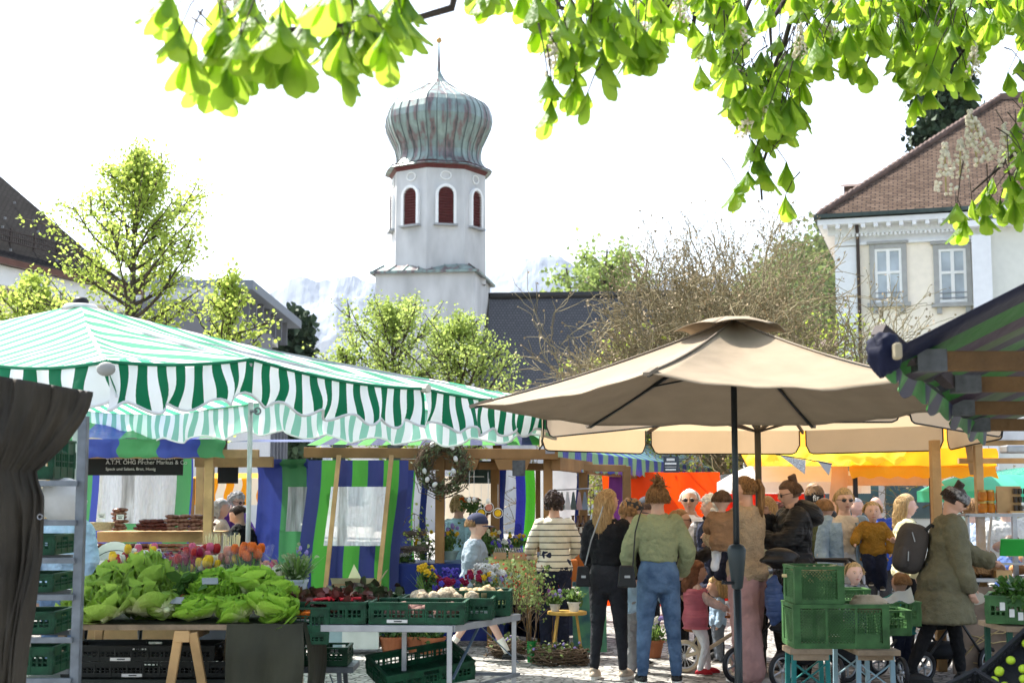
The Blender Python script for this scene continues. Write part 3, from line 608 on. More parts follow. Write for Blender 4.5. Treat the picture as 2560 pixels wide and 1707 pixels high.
def tent():
    A=Vector((-2.5,8.76,2.39)); C=Vector((.40,12.75,2.42)); u=Vector((.588,.809,0)); v=Vector((-.809,.588,0)); W=7.2
    M_=A+u*1.2; M_.z=2.50; B=A+u*3.05; B.z=2.41
    D=C+v*W; D.z=2.62; E=A+v*W; E.z=2.6; N=C+v*3.6; N.z=2.56
    apex=Vector((-3.93,12.85,3.31)); per=.155
    o=empty('striped_tent',(apex.x,apex.y,0),0,'large green and white striped tent over the lettuce table with scalloped valance','tent')
    T=Vector((apex.x,apex.y,0))
    g=MB()
    def face(c0,c1,edge,org,sag=.07,nu=14,nv=14):
        L_=(c1-c0).length
        def fn(a,b):
            p=lerp(lerp(c0,c1,a),apex,b); s=sag*4*b*(1-b)+.10*4*a*(1-a)*(1-b)**2*(L_/4)
            w_=.018*math.sin(a*9+b*5)+.03*mn.noise(p*1.4)
            return p-T-Vector((0,0,s-w_*(1-b)))
        g.grid(fn,nu,nv,lambda a,b:(((lerp(lerp(c0,c1,a),apex,b)-org).dot(edge))/.27,b))
    face(A,M_,u,A); face(M_,B,u,A); face(B,C,u,A); face(C,N,v,C); face(N,D,v,C); face(D,E,-u,D); face(E,A,v,A)
    g.build('roof',sunlit_stripe,o,smooth=True)
    def val(pts,dep,name,side,org,edge,scal=.36,amp=.035,ph=0,mat=None):
        g=MB(); tot=0; segs=[]
        for a,b in zip(pts,pts[1:]): segs.append((a,b,tot,(b-a).length)); tot+=(b-a).length
        nu=int(tot/.035)
        def top(s):
            for a,b,t0,l in segs:
                if s<=t0+l+1e-6: 
                    q=(s-t0)/l; p=lerp(a,b,q); p.z-=.10*4*q*(1-q)*(l/4); return p,q,l
        def fn(a,b):
            s=a*tot; p,q,l=top(s); d=dep+.032*math.cos(2*math.pi*s/scal)+.02*mn.noise(Vector((s*1.3,ph,0)))
            fold=amp*b*(math.sin(s*8.5+ph+2.2*mn.noise(Vector((s,ph,1))))+.6*math.sin(s*21+ph*2))
            dr=.07*b*mn.noise(Vector((s*1.1,3+ph,b)))
            return p-T+side*(fold+dr)+edge*(.035*b*math.sin(s*13+b*3.0))-Vector((0,0,d*b))
        g.grid(fn,nu,8,lambda a,b:(a*tot/(per if edge!=-v else .27),b)); ob=g.build(name,mat or greenstripe,o,smooth=True)
        h=MB(); pp=[Vector(fn(i/nu,1.0)) for i in range(nu+1)]; h.tube(pp,.011,5); h.build('hem',white_cloth,ob)
        h=MB(); pp=[Vector(fn(i/nu,0))+side*.01 for i in range(nu+1)]; h.tube(pp,.012,5); h.build('seam',M('green_cloth',hx('#1f7a58'),trans=.2),ob)
    val([A,M_,B],.27,'valance',-v,A,u,.34); val([B+u*.03,C],.27,'valance',-v,A,u,ph=4,amp=.045)
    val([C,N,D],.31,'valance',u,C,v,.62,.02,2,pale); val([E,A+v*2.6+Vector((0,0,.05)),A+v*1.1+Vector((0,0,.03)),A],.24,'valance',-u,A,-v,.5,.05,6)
    # corner pocket and cap
    c=MB(); c.ball(A-T+Vector((0,-.035,-.05)),(.06,.03,.045),12,8); c.build('corner_pocket',M('grey_pocket',(.30,.30,.28)),o,smooth=True)
    c=MB(); c.tube([B-T-v*.06,B-T+v*.05],.035,8); c.build('corner_end',M('cream_end',(.55,.55,.45)),o)
    c=MB(); c.lathe([(.17,-.05),(.14,-.01),(.06,.0)],20,c=(0,0,apex.z+.0)); c.build('vent_ring',white_cloth,o,smooth=True)
    c=MB(); c.lathe([(.065,-.02),(.07,.03),(.05,.055),(.02,.06)],20,c=(0,0,apex.z+.0)); c.build('cap',blackm,o,smooth=True)
    c=MB(); c.tube([(0,0,0),(0,0,apex.z-.02)],.035,12); c.build('pole',alu,o,smooth=True)
    for q in (A,M_,B,C,N,D,E):
        c=MB(); c.bar(q-T+Vector((0,0,-.04)),Vector((0,0,apex.z-.1)),.022); c.build('rib',alu,o)
    p=Vector((XX(622,13.6),13.6,0)); c=MB(); c.tube([p-T,p-T+Vector((0,0,ZZ(1005,13.6)))],.024,14); po=c.build('pole',alu,o,smooth=True)
    c=MB(); zc=ZZ(1028,13.6); c.tube([p-T+Vector((.0,-.02,zc)),p-T+Vector((.07,-.03,zc))],.014,8); c.tube([p-T+Vector((.075+.03*math.cos(t),-.05,zc+.03*math.sin(t))) for t in [i*.524 for i in range(13)]],.009,6,caps=False); c.build('clamp',steel,po,smooth=True)
tent()

def parasol_beige():
    c0=Vector((1.33,8.7,0)); o=empty('parasol',c0,0,'large plain beige six sided parasol with dark pole in the right foreground','parasol')
    K=[(-.62,-1.3,2.20),(.78,-1.33,2.17),(1.46,.02,2.10),(.78,1.3,2.06),(-.78,1.3,2.06),(-1.56,.0,2.115)]
    K=[Vector(k) for k in K]; ap=Vector((.03,0,2.64)); tan=M('taupe_cloth',(.295,.232,.162),rough=.8,var=.09,trans=.10,bump=.25,bsc=4,bstretch=(1,1,3)); g=MB()
    for i in range(6):
        a,b=K[i],K[(i+1)%6]
        def fn(u,v,a=a,b=b):
            nr=(a.y<-1)+(b.y<-1); e=lerp(a,b,u); e.z-=(.0,.035,.07)[nr]*4*u*(1-u)
            p=lerp(e,ap,v); p.z-=.035*4*v*(1-v)+.05*4*u*(1-u)*4*v*(1-v)*.6; p.z+=.004*math.sin(u*26+v*9)*(1-v)*4*u*(1-u)+.02*mn.noise(p*3)*u*(1-u)*4; return p
        g.grid(fn,20,16)
    g.build('canopy',tan,o,smooth=True,solid=.004)
    sm=MB()
    for k in K:
        sm.tube([lerp(k,ap,t)+Vector((0,0,.006-.035*4*t*(1-t))) for t in [i/12 for i in range(13)]],.006,5)
    sm.build('seam',M('taupe_dark',(.20,.16,.12)),o)
    g=MB()
    for i in range(6):
        a,b=K[i],K[(i+1)%6]
        g.grid(lambda u,v:lerp(ap+(lerp(a,b,u)-ap)*(.23-.0*u)+Vector((0,0,.05+.025*4*u*(1-u))),ap+(lerp(a,b,u)-ap)*Vector((.09,.09,.0)).length*.0+Vector((lerp(a,b,u).x*.10,lerp(a,b,u).y*.10,.008)),v),8,4)
    g.add([(ap.x+k.x*.10,ap.y+k.y*.10,ap.z+.008) for k in K],[(0,1,2,3,4,5)],[(0,0)]*6); g.build('vent_cap',tan,o,smooth=True,solid=.004)
    pm=M('anthracite',(.035,.042,.045),rough=.35,metal=.6,var=.1)
    g=MB(); g.tube([(.03,0,.9),(.03,0,2.6)],.019,16); g.tube([(.03,0,0),(.03,0,1.0)],.0245,16); g.build('pole',pm,o,smooth=True)
    for k in K:
        g=MB(); g.bar(k+Vector((0,0,-.012)),ap+Vector((0,0,-.09)),.013,.02); rb=g.build('rib',pm,o)
        g=MB(); m_=lerp(k,ap,.45)+Vector((0,0,-.04)); g.bar(m_,Vector((.03,0,2.33)),.011); g.build('strut',pm,rb)
        g=MB(); g.bar(lerp(k,ap,-.02),lerp(k,ap,.07)-Vector((0,0,.0)),.035,.02); g.build('end_pocket',M('taupe_dark',(.20,.16,.12)),rb)
    g=MB(); zc=ZZ(1405,8.7); g.lathe([(.024,-.16),(.034,-.15),(.05,0.0),(.058,.075),(.045,.10),(.024,.11)],18,c=(.03,0,zc),sy=1.15); ho=g.build('crank_housing',M('dark_teal_plastic',(.03,.04,.042),rough=.4),o,smooth=True)
    g=MB(); g.tube([(.02,-.02,zc-.12),(-.05,-.05,zc-.12),(-.07,-.05,zc-.115)],[.01,.01,.014],8); g.build('crank_handle',blackm,ho,smooth=True)
    g=MB(); g.lathe([(.03,.06),(.03,.35),(.0,.35)],16); g.box((.03,0,.03),(.5,.5,.06)); g.build('base',pm,o,bevel=.01)
parasol_beige()
def parasol_cream():
    Y=12.55; cx=XX(1897,Y); o=empty('parasol',(cx,Y,0),0,'wide cream octagonal parasol with hanging valance panels behind the beige one','parasol')
    cr=M('cream_canvas',(.58,.47,.34),rough=.8,var=.04,trans=.30,tcol=hx('#e0c49c'),bump=.15,bsc=6); edge=M('black_piping',(.02,.018,.015)); sg=M('sage_canvas',(.32,.36,.27),trans=.3)
    r=2.06; ze=ZZ(1076,14.4); ap=Vector((0,0,ze+.62)); K=[Vector((r*math.cos(R(22.5+45*i)),r*math.sin(R(22.5+45*i)),ze+.13*max(0,-math.sin(R(22.5+45*i))))) for i in range(8)]
    g=MB()
    for i in range(8):
        a,b=K[i],K[(i+1)%8]; g.grid(lambda u,v:lerp(lerp(a,b,u),ap,v)-Vector((0,0,.05*4*v*(1-v))),8,8)
    g.build('canopy',cr,o,smooth=True)
    for i in range(8):
        a,b=K[i],K[(i+1)%8]; d=(b-a).normalized(); L_=(b-a).length; e=.035
        def fn(u,v):
            s=e+u*(L_-2*e); p=a+d*s; cor=.09; q=min(s-e,L_-e-s); dep=.235-(cor-math.sqrt(max(0,cor*cor-(cor-min(q,cor))**2))); p=p+a.lerp(b,.5).normalized().xyz*Vector((1,1,0))*(.012*v*math.sin(s*6)); return p-Vector((0,0,dep*v))
        g=MB(); g.grid(fn,28,5); vo=g.build('valance_panel',cr,o,smooth=True); h=MB(); h.tube([fn(0,0)]+[fn(i/40,1) for i in range(41)]+[fn(1,0)],.007,5); h.build('piping',edge,vo)
        g=MB(); g.bar(K[i]-Vector((0,0,.02)),ap-Vector((0,0,.08)),.022,.03); rb=g.build('rib',M('bronze_rib',(.07,.055,.04),metal=.4,rough=.5),o); g=MB(); g.bar(lerp(K[i],ap,.42)-Vector((0,0,.05)),(0,0,ze-.1),.018); g.build('strut',M('bronze_rib',(.07,.055,.04)),rb)
    pm=M('bronze_pole',(.055,.052,.045),rough=.35,metal=.6)
    g=MB(); g.tube([(0,0,0.05),(0,0,ap.z-.02)],.029,16); g.tube([(0,0,.05),(0,0,.55)],.04,16); g.build('pole',pm,o,smooth=True)
    g=MB(); g.lathe([(0,0),(.30,.0),(.30,.03),(.28,.04),(0,.045)],32,caps=False); g.build('base',M('stone_base',(.42,.38,.33)),o)
    zc=ZZ(1425,Y); g=MB(); g.tube([(.0,-.03,zc),(.10,-.05,zc)],[.03,.03],12); g.tube([(-.02,-.04,zc+.0),(-.06,-.06,zc),(-.05,-.07,zc+.12),(-.01,-.07,zc+.12)],.009,8); g.tube([(-.05,-.03,zc),(-.05,-.03,zc-.2)],.012,6); g.build('crank',alu,o,smooth=True)
parasol_cream()

bg_wide=MS('tarp_stripes_wide',['#4f9460','#4250a4'],rough=.3,trans=.25,bump=.5,bsc=7)
bg_top=MS('tarp_stripes_narrow',['#458f38','#2d3568'],rough=.32,trans=.22,bump=.35,bsc=7)
navy=M('navy_tarp',(.008,.02,.13),rough=.3,var=.3,bump=.35,bsc=5)
clear=glass('clear_vinyl',(.9,.92,.97),.6,.12)
def post(mb,px,Y,y0,y1,wd=.09,lean=0):
    a=Vector((XX(px,Y),Y,max(0,ZZ(y1,Y) if y1 else 0))); b=Vector((XX(px,Y)+lean,Y,ZZ(y0,Y))); mb.bar(a,b,wd,up=(0,1,0)); return mb
def curtain(name,o,pL,pR,zt,zb,mat,per=.32,amp=.02,nf=5,scal=0,off=0,nu=None,nv=8,T=Vector((0,0,0)),hole=None,shift=0,smooth=True,zt2=None):
    "cloth hanging between two ground points (x,y); hole=(u0,u1,v0,v1) leaves a window opening"
    pL=Vector((*pL,0)); pR=Vector((*pR,0)); L_=(pR-pL).length; n=Vector((-(pR-pL).y,(pR-pL).x,0)).normalized(); d=(pR-pL).normalized()
    zt2=zt if zt2 is None else zt2
    def fn(u,v):
        z0=zt*(1-u)+zt2*u; z=z0+(zb-z0)*v-(scal*(.5+.5*math.cos(u*L_/.22*2*math.pi))*v if scal else 0)
        f=amp*(.3+.7*v)*(math.sin(u*nf*6.28+off)+.5*math.sin(u*nf*15+off*2))+.03*mn.noise(Vector((u*L_*2,v*2,off)))*min(1,amp*40)
        return pL+d*(u*L_+shift*v+.02*math.sin(v*7+off))+n*f+Vector((0,0,z))-T
    g=MB(); nu=nu or max(6,int(L_/.05))
    if hole is None: g.grid(fn,nu,nv,lambda u,v:(u*L_/per+off,v))
    else:
        u0,u1,v0,v1=hole
        for (a,b,c_,d_) in((0,1,0,v0),(0,1,v1,1),(0,u0,v0,v1),(u1,1,v0,v1)):
            g.grid(lambda u,v:fn(a+(b-a)*u,c_+(d_-c_)*v),max(3,int(nu*(b-a))),max(2,int(10*(d_-c_))),lambda u,v:((a+(b-a)*u)*L_/per+off,v))
    ob=g.build(name,mat,o,smooth=smooth)
    if hole:
        u0,u1,v0,v1=hole; g=MB(); g.grid(lambda u,v:fn(u0+(u1-u0)*u,v0+(v1-v0)*v)+n*.0,12,8); g.build('clear_window',clear,ob,smooth=True)
    return ob
def stall_salami():
    Y=16.0; x0,x1=XX(120,Y),XX(562,Y); o=empty('market_stall',(x0,Y,0),0,'cured meat stall with black sign under blue and green striped awning','stall'); T=Vector((x0,Y,0))
    zt=ZZ(1098,Y); g=MB(); per=.9
    g.grid(lambda u,v:Vector((x0+(x1-x0)*u,Y-.1+v*1.6,zt+.5*v+.02*math.sin(u*30)*(1-v)))-T,20,6,lambda u,v:(u*(x1-x0)/per+.12,v)); g.build('awning',bg_wide,o,smooth=True)
    curtain('awning_valance',o,(x0,Y-.1),(x1,Y-.1),zt,zt-.2,bg_wide,per,.02,6,scal=.015,off=.12,T=T)
    fr=MB(); 
    for px,Yy in((522,Y+.1),(128,Y+.1),(500,Y+2.4)): post(fr,px,Yy,1118,None,.1)
    for q in range(3): f2=MB(); f2.v=[tuple(Vector(p)-T) for p in fr.v[q*8:q*8+8]]; f2.f=fr.f[:6]; f2.mi=[0]*6; f2.uv=[(0,0)]*8; f2.build('post',wood_lt,o,bevel=.006)
    f2=MB(); f2.box(((x1-x0)/2+.15,.12,zt-.16),(x1-x0+.4,.1,.1)); f2.box((x1-x0+.0,.5,zt-.24),(.9,.1,.12)); f2.build('frame',wood_lt,o,bevel=.006)
    # canopy continuing to the right, seen from below
    g=MB(); g.grid(lambda u,v:Vector((x1-.0+u*1.1,Y+.2+v*1.8,zt-.02+.1*v))-T,4,4,lambda u,v:(v*1.5+.3,u)); g.build('side_awning',navy,o)
    # back wall with vinyl window
    curtain('back_wall',o,(XX(195,Y+1.9),Y+1.9),(XX(478,Y+1.9),Y+1.9),ZZ(1120,Y+1.9),.3,bg_wide,.62,.03,5,off=.25,T=T,hole=(.17,.85,.17,.5))
    s=MB(); s.box((XX(330,Y+.4)-x0,.4,ZZ(1155,Y+.4)),(XX(452,Y)-XX(195,Y),.03,.30)); so_=s.build('sign_board',M('sign_black',(.012,.012,.012),rough=.5),o)
    wt=M('lettering_white',(.75,.73,.68)); tx=XX(262,Y+.38)-x0
    textobj('Südtiroler Spezialitäten',.085,wt,so_,(tx,.375,ZZ(1146,Y)),name='lettering'); textobj('A.T.M. OHG Pircher Markus & Co',.066,wt,so_,(tx,.375,ZZ(1158,Y))); textobj('Speck und Salami, Brot, Honig',.047,wt,so_,(tx,.375,ZZ(1173.5,Y)))
    for (yy,dy,h) in((1330,.75,.05),(1408,.2,.05)):
        s=MB(); s.box(((XX(200,Y)+XX(522,Y))/2-x0,dy+.2,ZZ(yy,Y)-.03),(XX(522,Y)-XX(200,Y),.5,.045)); s.box(((XX(200,Y)+XX(522,Y))/2-x0,dy-.04,ZZ(yy,Y)-.07),(XX(522,Y)-XX(200,Y),.03,.12)); s.build('shelf',wood_lt,o,bevel=.004)
    s=MB(); s.box(((XX(200,Y)+XX(522,Y))/2-x0,.45,.42),(XX(522,Y)-XX(200,Y),.9,.84)); s.build('counter',M('counter_wood',(.25,.15,.07)),o)
    s=MB(); s.box((XX(569,Y+1)-x0,1,ZZ(1185,Y+1)),(.24,.03,.22)); s.build('black_screen',blackm,o)
stall_salami()
def yellow_stall_far():
    Y=21; o=empty('market_stall',(XX(560,Y),Y,0),0,'distant stall with yellow and white striped awning behind the meat stall','stall'); T=Vector((XX(560,Y),Y,0))
    ys=MS('yellow_white_cloth',['#f6a51c','#f4efe2'],trans=.4); curtain('awning_valance',o,(XX(480,Y),Y),(XX(680,Y),Y),ZZ(1195,Y),ZZ(1262,Y),ys,.24,.01,3,T=T)
    g=MB(); g.grid(lambda u,v:Vector((XX(470,Y)+u*1.5,Y+v*1.5,ZZ(1195,Y)+.1*v))-T,4,4,lambda u,v:(u*6,v)); g.build('awning',M('yellow_cloth',(.75,.42,.03),trans=.4),o)
    for px in(480,690): g=MB(); g.bar(Vector((XX(px,Y),Y,0))-T,Vector((XX(px,Y),Y,ZZ(1195,Y)))-T,.07); g.build('post',wood,o)
yellow_stall_far()
def side_panel():
    Y=17.3; o=curtain('striped_wall_panel',None,(XX(640,Y),Y),(XX(772,Y),Y-.1),ZZ(1158,Y),.2,bg_wide,.62,.03,4,off=.5,hole=(.6,1.0,.16,.46)); tag(o,'pale blue and green tarpaulin wall behind the tent pole with a small vinyl window','tarpaulin')
    for sx in(0,): 
        c=curtain('top_frill',o,(XX(640,Y),Y-.05),(XX(772,Y),Y-.15),ZZ(1148,Y),ZZ(1166,Y),bg_wide,.62,.03,4,scal=.03,off=.5)
side_panel()
def stall_flowers():
    Y=15.5; o=empty('market_stall',(XX(760,Y),Y,0),0,'flower stall with wooden frame, leaning striped side wall and gabled striped roof','stall'); T=Vector((XX(760,Y),Y,0))
    ov=MB(); zb=ZZ(1131,Y)
    ov.bar(Vector((XX(760,Y),Y,zb))-T,Vector((XX(1395,Y),Y,zb-.02))-T,.11,.15,up=(0,1,0))
    ov.bar(Vector((XX(1190,Y),Y+.12,zb-.14))-T,Vector((XX(1560,Y+1.5),Y+1.5,zb-.14))-T,.08,.1,up=(0,1,0))
    for px,Yy,yt in((1100,Y-.05,1140),(1238,Y+.5,1140),(1370,Y+.1,1140),(1458,Y+1.2,1165),(1567,Y+2.4,1165),(1345,Y+1.8,1160)): ov.bar(Vector((XX(px,Yy),Yy,0))-T,Vector((XX(px,Yy),Yy,ZZ(yt,Yy)))-T,.10 if px not in(1345,) else .06,up=(0,1,0))
    ov.bar(Vector((XX(1243,Y+.2),Y+.2,zb))-T,Vector((XX(1243,Y+.2),Y+.2,zb+.42))-T,.10,up=(0,1,0))
    for a,b in((1000,1200),(1235,1328)): ov.prism([Vector((XX(a,Y),Y-.02,zb-.07))-T,Vector((XX(b,Y),Y-.02,zb-.07))-T,Vector((XX(b-12,Y),Y-.02,zb-.19))-T,Vector((XX(a+12,Y),Y-.02,zb-.19))-T],(0,-.05,0))
    ov.bar(Vector((XX(1390,Y),Y,zb-.12))-T,Vector((XX(1830,29),29,zb-.25))-T,.1,.14,up=(0,0,1))
    ov.build('frame',wood,o,bevel=.006)
    for px in(848,985,1297): st=MB(); st.box(Vector((XX(px,Y),Y-.065,zb-.0 if px<1200 else zb-.17))-T,(.14,.012,.17)); st.build('joint_plate',dull,o)
    # leaning side wall with bamboo poles
    zt=ZZ(1150,Y-.3); w_=curtain('side_wall',o,(XX(766,Y-.3),Y-.3),(XX(1018,Y-.3),Y-.3),zt,0.25,bg_top,.33,.035,4,off=.55,T=T,hole=(.24,.80,.165,.53),shift=-.1,nv=12)
    for a,b,c_ in((846,812,1490),(978,948,1420)):
        g=MB(); g.bar(Vector((XX(a,Y-.4),Y-.4,zt+.05))-T,Vector((XX(b,Y-.4),Y-.5,ZZ(c_,Y-.4)-.3))-T,.045); g.build('wall_pole',wood_lt,o)
    # roof underside slopes
    g=MB(); za=zb+.08
    rid=Vector((XX(1240,Y),Y+.2,zb+.52)); 
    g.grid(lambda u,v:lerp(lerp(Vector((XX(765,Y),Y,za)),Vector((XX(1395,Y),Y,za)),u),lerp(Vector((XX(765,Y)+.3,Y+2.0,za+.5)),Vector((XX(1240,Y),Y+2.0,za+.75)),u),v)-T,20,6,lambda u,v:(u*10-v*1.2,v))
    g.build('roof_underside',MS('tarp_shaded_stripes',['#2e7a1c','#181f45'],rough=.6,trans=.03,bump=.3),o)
    # long roof plane running back to the right
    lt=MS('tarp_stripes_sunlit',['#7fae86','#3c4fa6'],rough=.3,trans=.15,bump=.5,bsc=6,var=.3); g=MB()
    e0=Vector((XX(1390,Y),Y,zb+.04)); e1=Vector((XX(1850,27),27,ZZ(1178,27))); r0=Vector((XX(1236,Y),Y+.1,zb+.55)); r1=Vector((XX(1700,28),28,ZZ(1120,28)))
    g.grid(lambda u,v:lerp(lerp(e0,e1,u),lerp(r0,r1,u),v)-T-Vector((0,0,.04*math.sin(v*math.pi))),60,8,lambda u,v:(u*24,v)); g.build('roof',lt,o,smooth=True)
    def vf(u,v):
        p=lerp(e0,e1,u); s=u*(e1-e0).length; return p-T+Vector((.02*math.sin(s*8)*v,0,-(.2+.04*abs(math.sin(s*14)))*v))
    g=MB(); g.grid(vf,160,3,lambda u,v:(u*24,v)); g.build('valance',lt,o)
    g=MB(); g.box(Vector((XX(1375,Y),Y-.1,zb+.05))-T,(.10,.02,.13)); g.box(Vector((XX(1375,Y),Y-.1,zb+.05))-T,(.05,.025,.09)); g.build('end_cap',M('cap_grey',(.25,.25,.26)),o)
    # back wall strips
    for (a,b,m_,yb) in((1000,1035,bg_top,1500),(1052,1068,navy,1500),(1232,1262,navy,1400),(1287,1335,MS('tarp_two',['#2a2f86','#47a02a'],trans=.3,rough=.35,bump=.4),1500),(1440,1470,navy,1500),(1520,1560,M('purple_tarp',(.12,.03,.16),trans=.3),1500)):
        Yb=Y+3.0; curtain('back_wall',o,(XX(a,Yb),Yb),(XX(b,Yb),Yb),ZZ(1168,Yb),.3,m_,XX(b,Yb)-XX(a,Yb) if a==1287 else .4,.015,2,off=0 if a==1287 else 1.6,T=T)
    Yb=Y+3.3; curtain('back_wall',o,(XX(1110,Yb),Yb),(XX(1238,Yb),Yb),ZZ(1190,Yb),.3,M('cream_sheet',(.72,.62,.48),trans=.4,var=.05),.4,.02,2,T=T)
    curtain('back_wall',o,(XX(1336,Yb),Yb),(XX(1440,Yb),Yb),ZZ(1170,Yb),.3,M('white_sheet',(.62,.62,.64),trans=.4,var=.15,scl=3),.4,.02,2,T=T)
    Yb=Y+1.2; s=MB(); s.box(Vector((XX(1190,Yb),Yb,ZZ(1180,Yb)))-T,(XX(1231,Yb)-XX(1150,Yb),.03,ZZ(1152,Yb)-ZZ(1208,Yb))); sb=s.build('sign_board',M('slate_sign',(.045,.07,.065)),o)
    wt=M('lettering_white',(.75,.73,.68)); textobj('PWERK',.05,wt,sb,Vector((XX(1170,Yb),Yb-.02,ZZ(1166,Yb)))-T)
    for px,py,w_ in((1180,1175,.05),(1192,1191,.17)): q=MB(); q.box(Vector((XX(px,Yb),Yb-.018,ZZ(py,Yb)))-T,(w_,.003,.014)); q.build('print_line',wt,sb)
    # small signs hanging on the long roof
    Yb=17.6; s=MB(); s.box(Vector((XX(1677,Yb),Yb-.1,ZZ(1161,Yb)))-T,(.19,.02,.2),(0,0,R(-15))); s2=s.build('hanging_sign',M('sign_grey',(.06,.07,.08)),o)
    for py,w_,h_ in((1149,.10,.03),(1159,.14,.024),(1167,.14,.005),(1174,.13,.018)): q=MB(); q.box(Vector((XX(1675,Yb),Yb-.118,ZZ(py,Yb)))-T,(w_,.003,h_),(0,0,R(-15))); q.build('print_line',wt,s2)
stall_flowers()
def table_cloths():
    def draped(name,a,b,ztop,zb,dep,mat,label,cat='table'):
        o=empty(name,((a[0]+b[0])/2,(a[1]+b[1])/2,0),0,label,cat); T=Vector(o.location); a=Vector((*a,0));b=Vector((*b,0)); d=(b-a).normalized(); n=Vector((-d.y,d.x,0))
        g=MB(); g.add([a-T+Vector((0,0,ztop)),b-T+Vector((0,0,ztop)),b+n*dep-T+Vector((0,0,ztop)),a+n*dep-T+Vector((0,0,ztop))],[(0,1,2,3)]); g.build('tabletop',mat,o,solid=.0)
        def fr(u,v,p,q): 
            x=lerp(p,q,u); return x-T-n*(.012*v*math.sin(u*9+v*3))+d*(.01*v*math.sin(u*17))+Vector((0,0,ztop+(zb-ztop)*v))
        g=MB(); g.grid(lambda u,v:fr(u,v,a,b),24,8); g.grid(lambda u,v:fr(u,v,b,b+n*dep),10,8); g.grid(lambda u,v:fr(u,v,a+n*dep,a),10,8); g.build('tablecloth',mat,o,smooth=True)
        for p in(a+d*.1+n*.1,b-d*.1+n*.1,a+d*.1+n*(dep-.1),b-d*.1+n*(dep-.1)):
            g=MB(); g.bar(p-T,p-T+Vector((0,0,ztop-.02)),.05); g.build('leg',wood,o)
        return o
    Y=15.3; draped('flower_table',(XX(940,Y),Y),(XX(1262,Y),Y-.1),ZZ(1408,Y),.06,1.0,navy,'long flower table under a shiny navy tablecloth reaching the ground')
    Y=15.05; draped('flower_table',(XX(1200,Y),Y),(XX(1346,Y),Y),ZZ(1397,Y),.45,.7,M('lime_cloth',(.50,.58,.22),rough=.8,var=.06),'small table under a pale lime green cloth right of the navy one')
    Y=15.6; draped('flower_table',(XX(1346,Y),Y),(XX(1500,Y+.6),Y+.6),ZZ(1388,Y),.05,.8,M('dark_navy_cloth',(.02,.03,.07),rough=.5),'narrow table under a dark navy cloth behind the striped jumper woman')
table_cloths()

def stall_right_near():
    "dark striped awning seen from below at the right edge"
    o=empty('market_stall',(3.2,6.9,0),0,'near stall roof of dark blue and green striped tarpaulin on wooden beams at right edge','stall'); T=Vector((3.2,6.9,0))
    dk=MS('tarp_stripes_dark',['#22661c','#3a2c3a','#465a36','#2b2334','#22661c','#12162c'],rough=.5,trans=.06,bump=.5,bsc=5)
    # eave line recedes from near (px2215,py900,Y5.6) to far (px2440,1110,Y8.2+)
    e0=P(2215,885,6.0); e1=P(2465,1078,9.6); r0=P(2660,660,6.2); r1=P(2700,1000,9.6)
    g=MB(); g.grid(lambda u,v:lerp(lerp(e0,e1,u),lerp(r0,r1,u),v)-T-Vector((0,0,.03*math.sin(u*12))),30,8,lambda u,v:(u*2.6+.84,v)); g.build('awning',dk,o,smooth=True,solid=.004)
    nt_=MS('tarp_valance_dark',['#1f5c1a','#171b33'],rough=.5,trans=.08)
    def vf(u,v):
        p=lerp(e0,e1,u); s=u*(e1-e0).length; return p-T+Vector((-.03*v+.03*math.sin(s*7)*v,-.02,-(.075+.035*abs(math.sin(s*10.5)))*v))
    g=MB(); g.grid(vf,90,4,lambda u,v:(u*9,v)); g.build('valance',nt_,o)
    g=MB(); c=P(2210,872,5.95)-T; g.ball(c+Vector((-.0,0,-.0)),(.07,.07,.065),20,14,fn=lambda d,v:v*(1+.35*mn.noise(d*2.2+Vector((3,1,0))))+Vector((0,0,-.05*max(0,-d.z)))); g.build('corner_bundle',M('blue_tarp',(.003,.005,.022),rough=.75,bump=.4,bsc=8),o,smooth=True)
    g=MB(); c=P(2243,878,5.85)-T; g.box(c,(.035,.05,.07)); g.build('end_block',M('pale_end',(.28,.24,.16)),o,bevel=.012)
    for i,(y,x0,Y) in enumerate(((903,2352,6.3),(961,2440,7.1),(1020,2425,8.0),(1062,2465,9.0))):
        g=MB(); a=P(x0,y,Y)-T; h=.085 if i==0 else .075; g.bar(a,a+Vector((2.2,.0,0)),h,h*1.05,up=(0,1,0)); b=g.build('beam',M('dark_beam',(.12,.065,.024),rough=.75,var=.4,scl=3,bump=.4),o,bevel=.004)
        g=MB(); g.bar(a+Vector((-.12,-.006,0)),a+Vector((.01,-.006,0)),h*1.15,h*1.3,up=(0,1,0)); g.build('joint_plate',dull,b)
        g=MB(); g.bar(a+Vector((-.12,0,.0)),a+Vector((-.30,-.1,.13)),.07,.05); g.build('bracket',M('dark_timber',(.05,.04,.04)),b)
    for p in((4.9,6.4),(4.9,9.2)):
        g=MB(); g.bar(Vector((*p,0))-T,Vector((*p,2.3))-T,.09); g.build('post',wood,o)
stall_right_near()
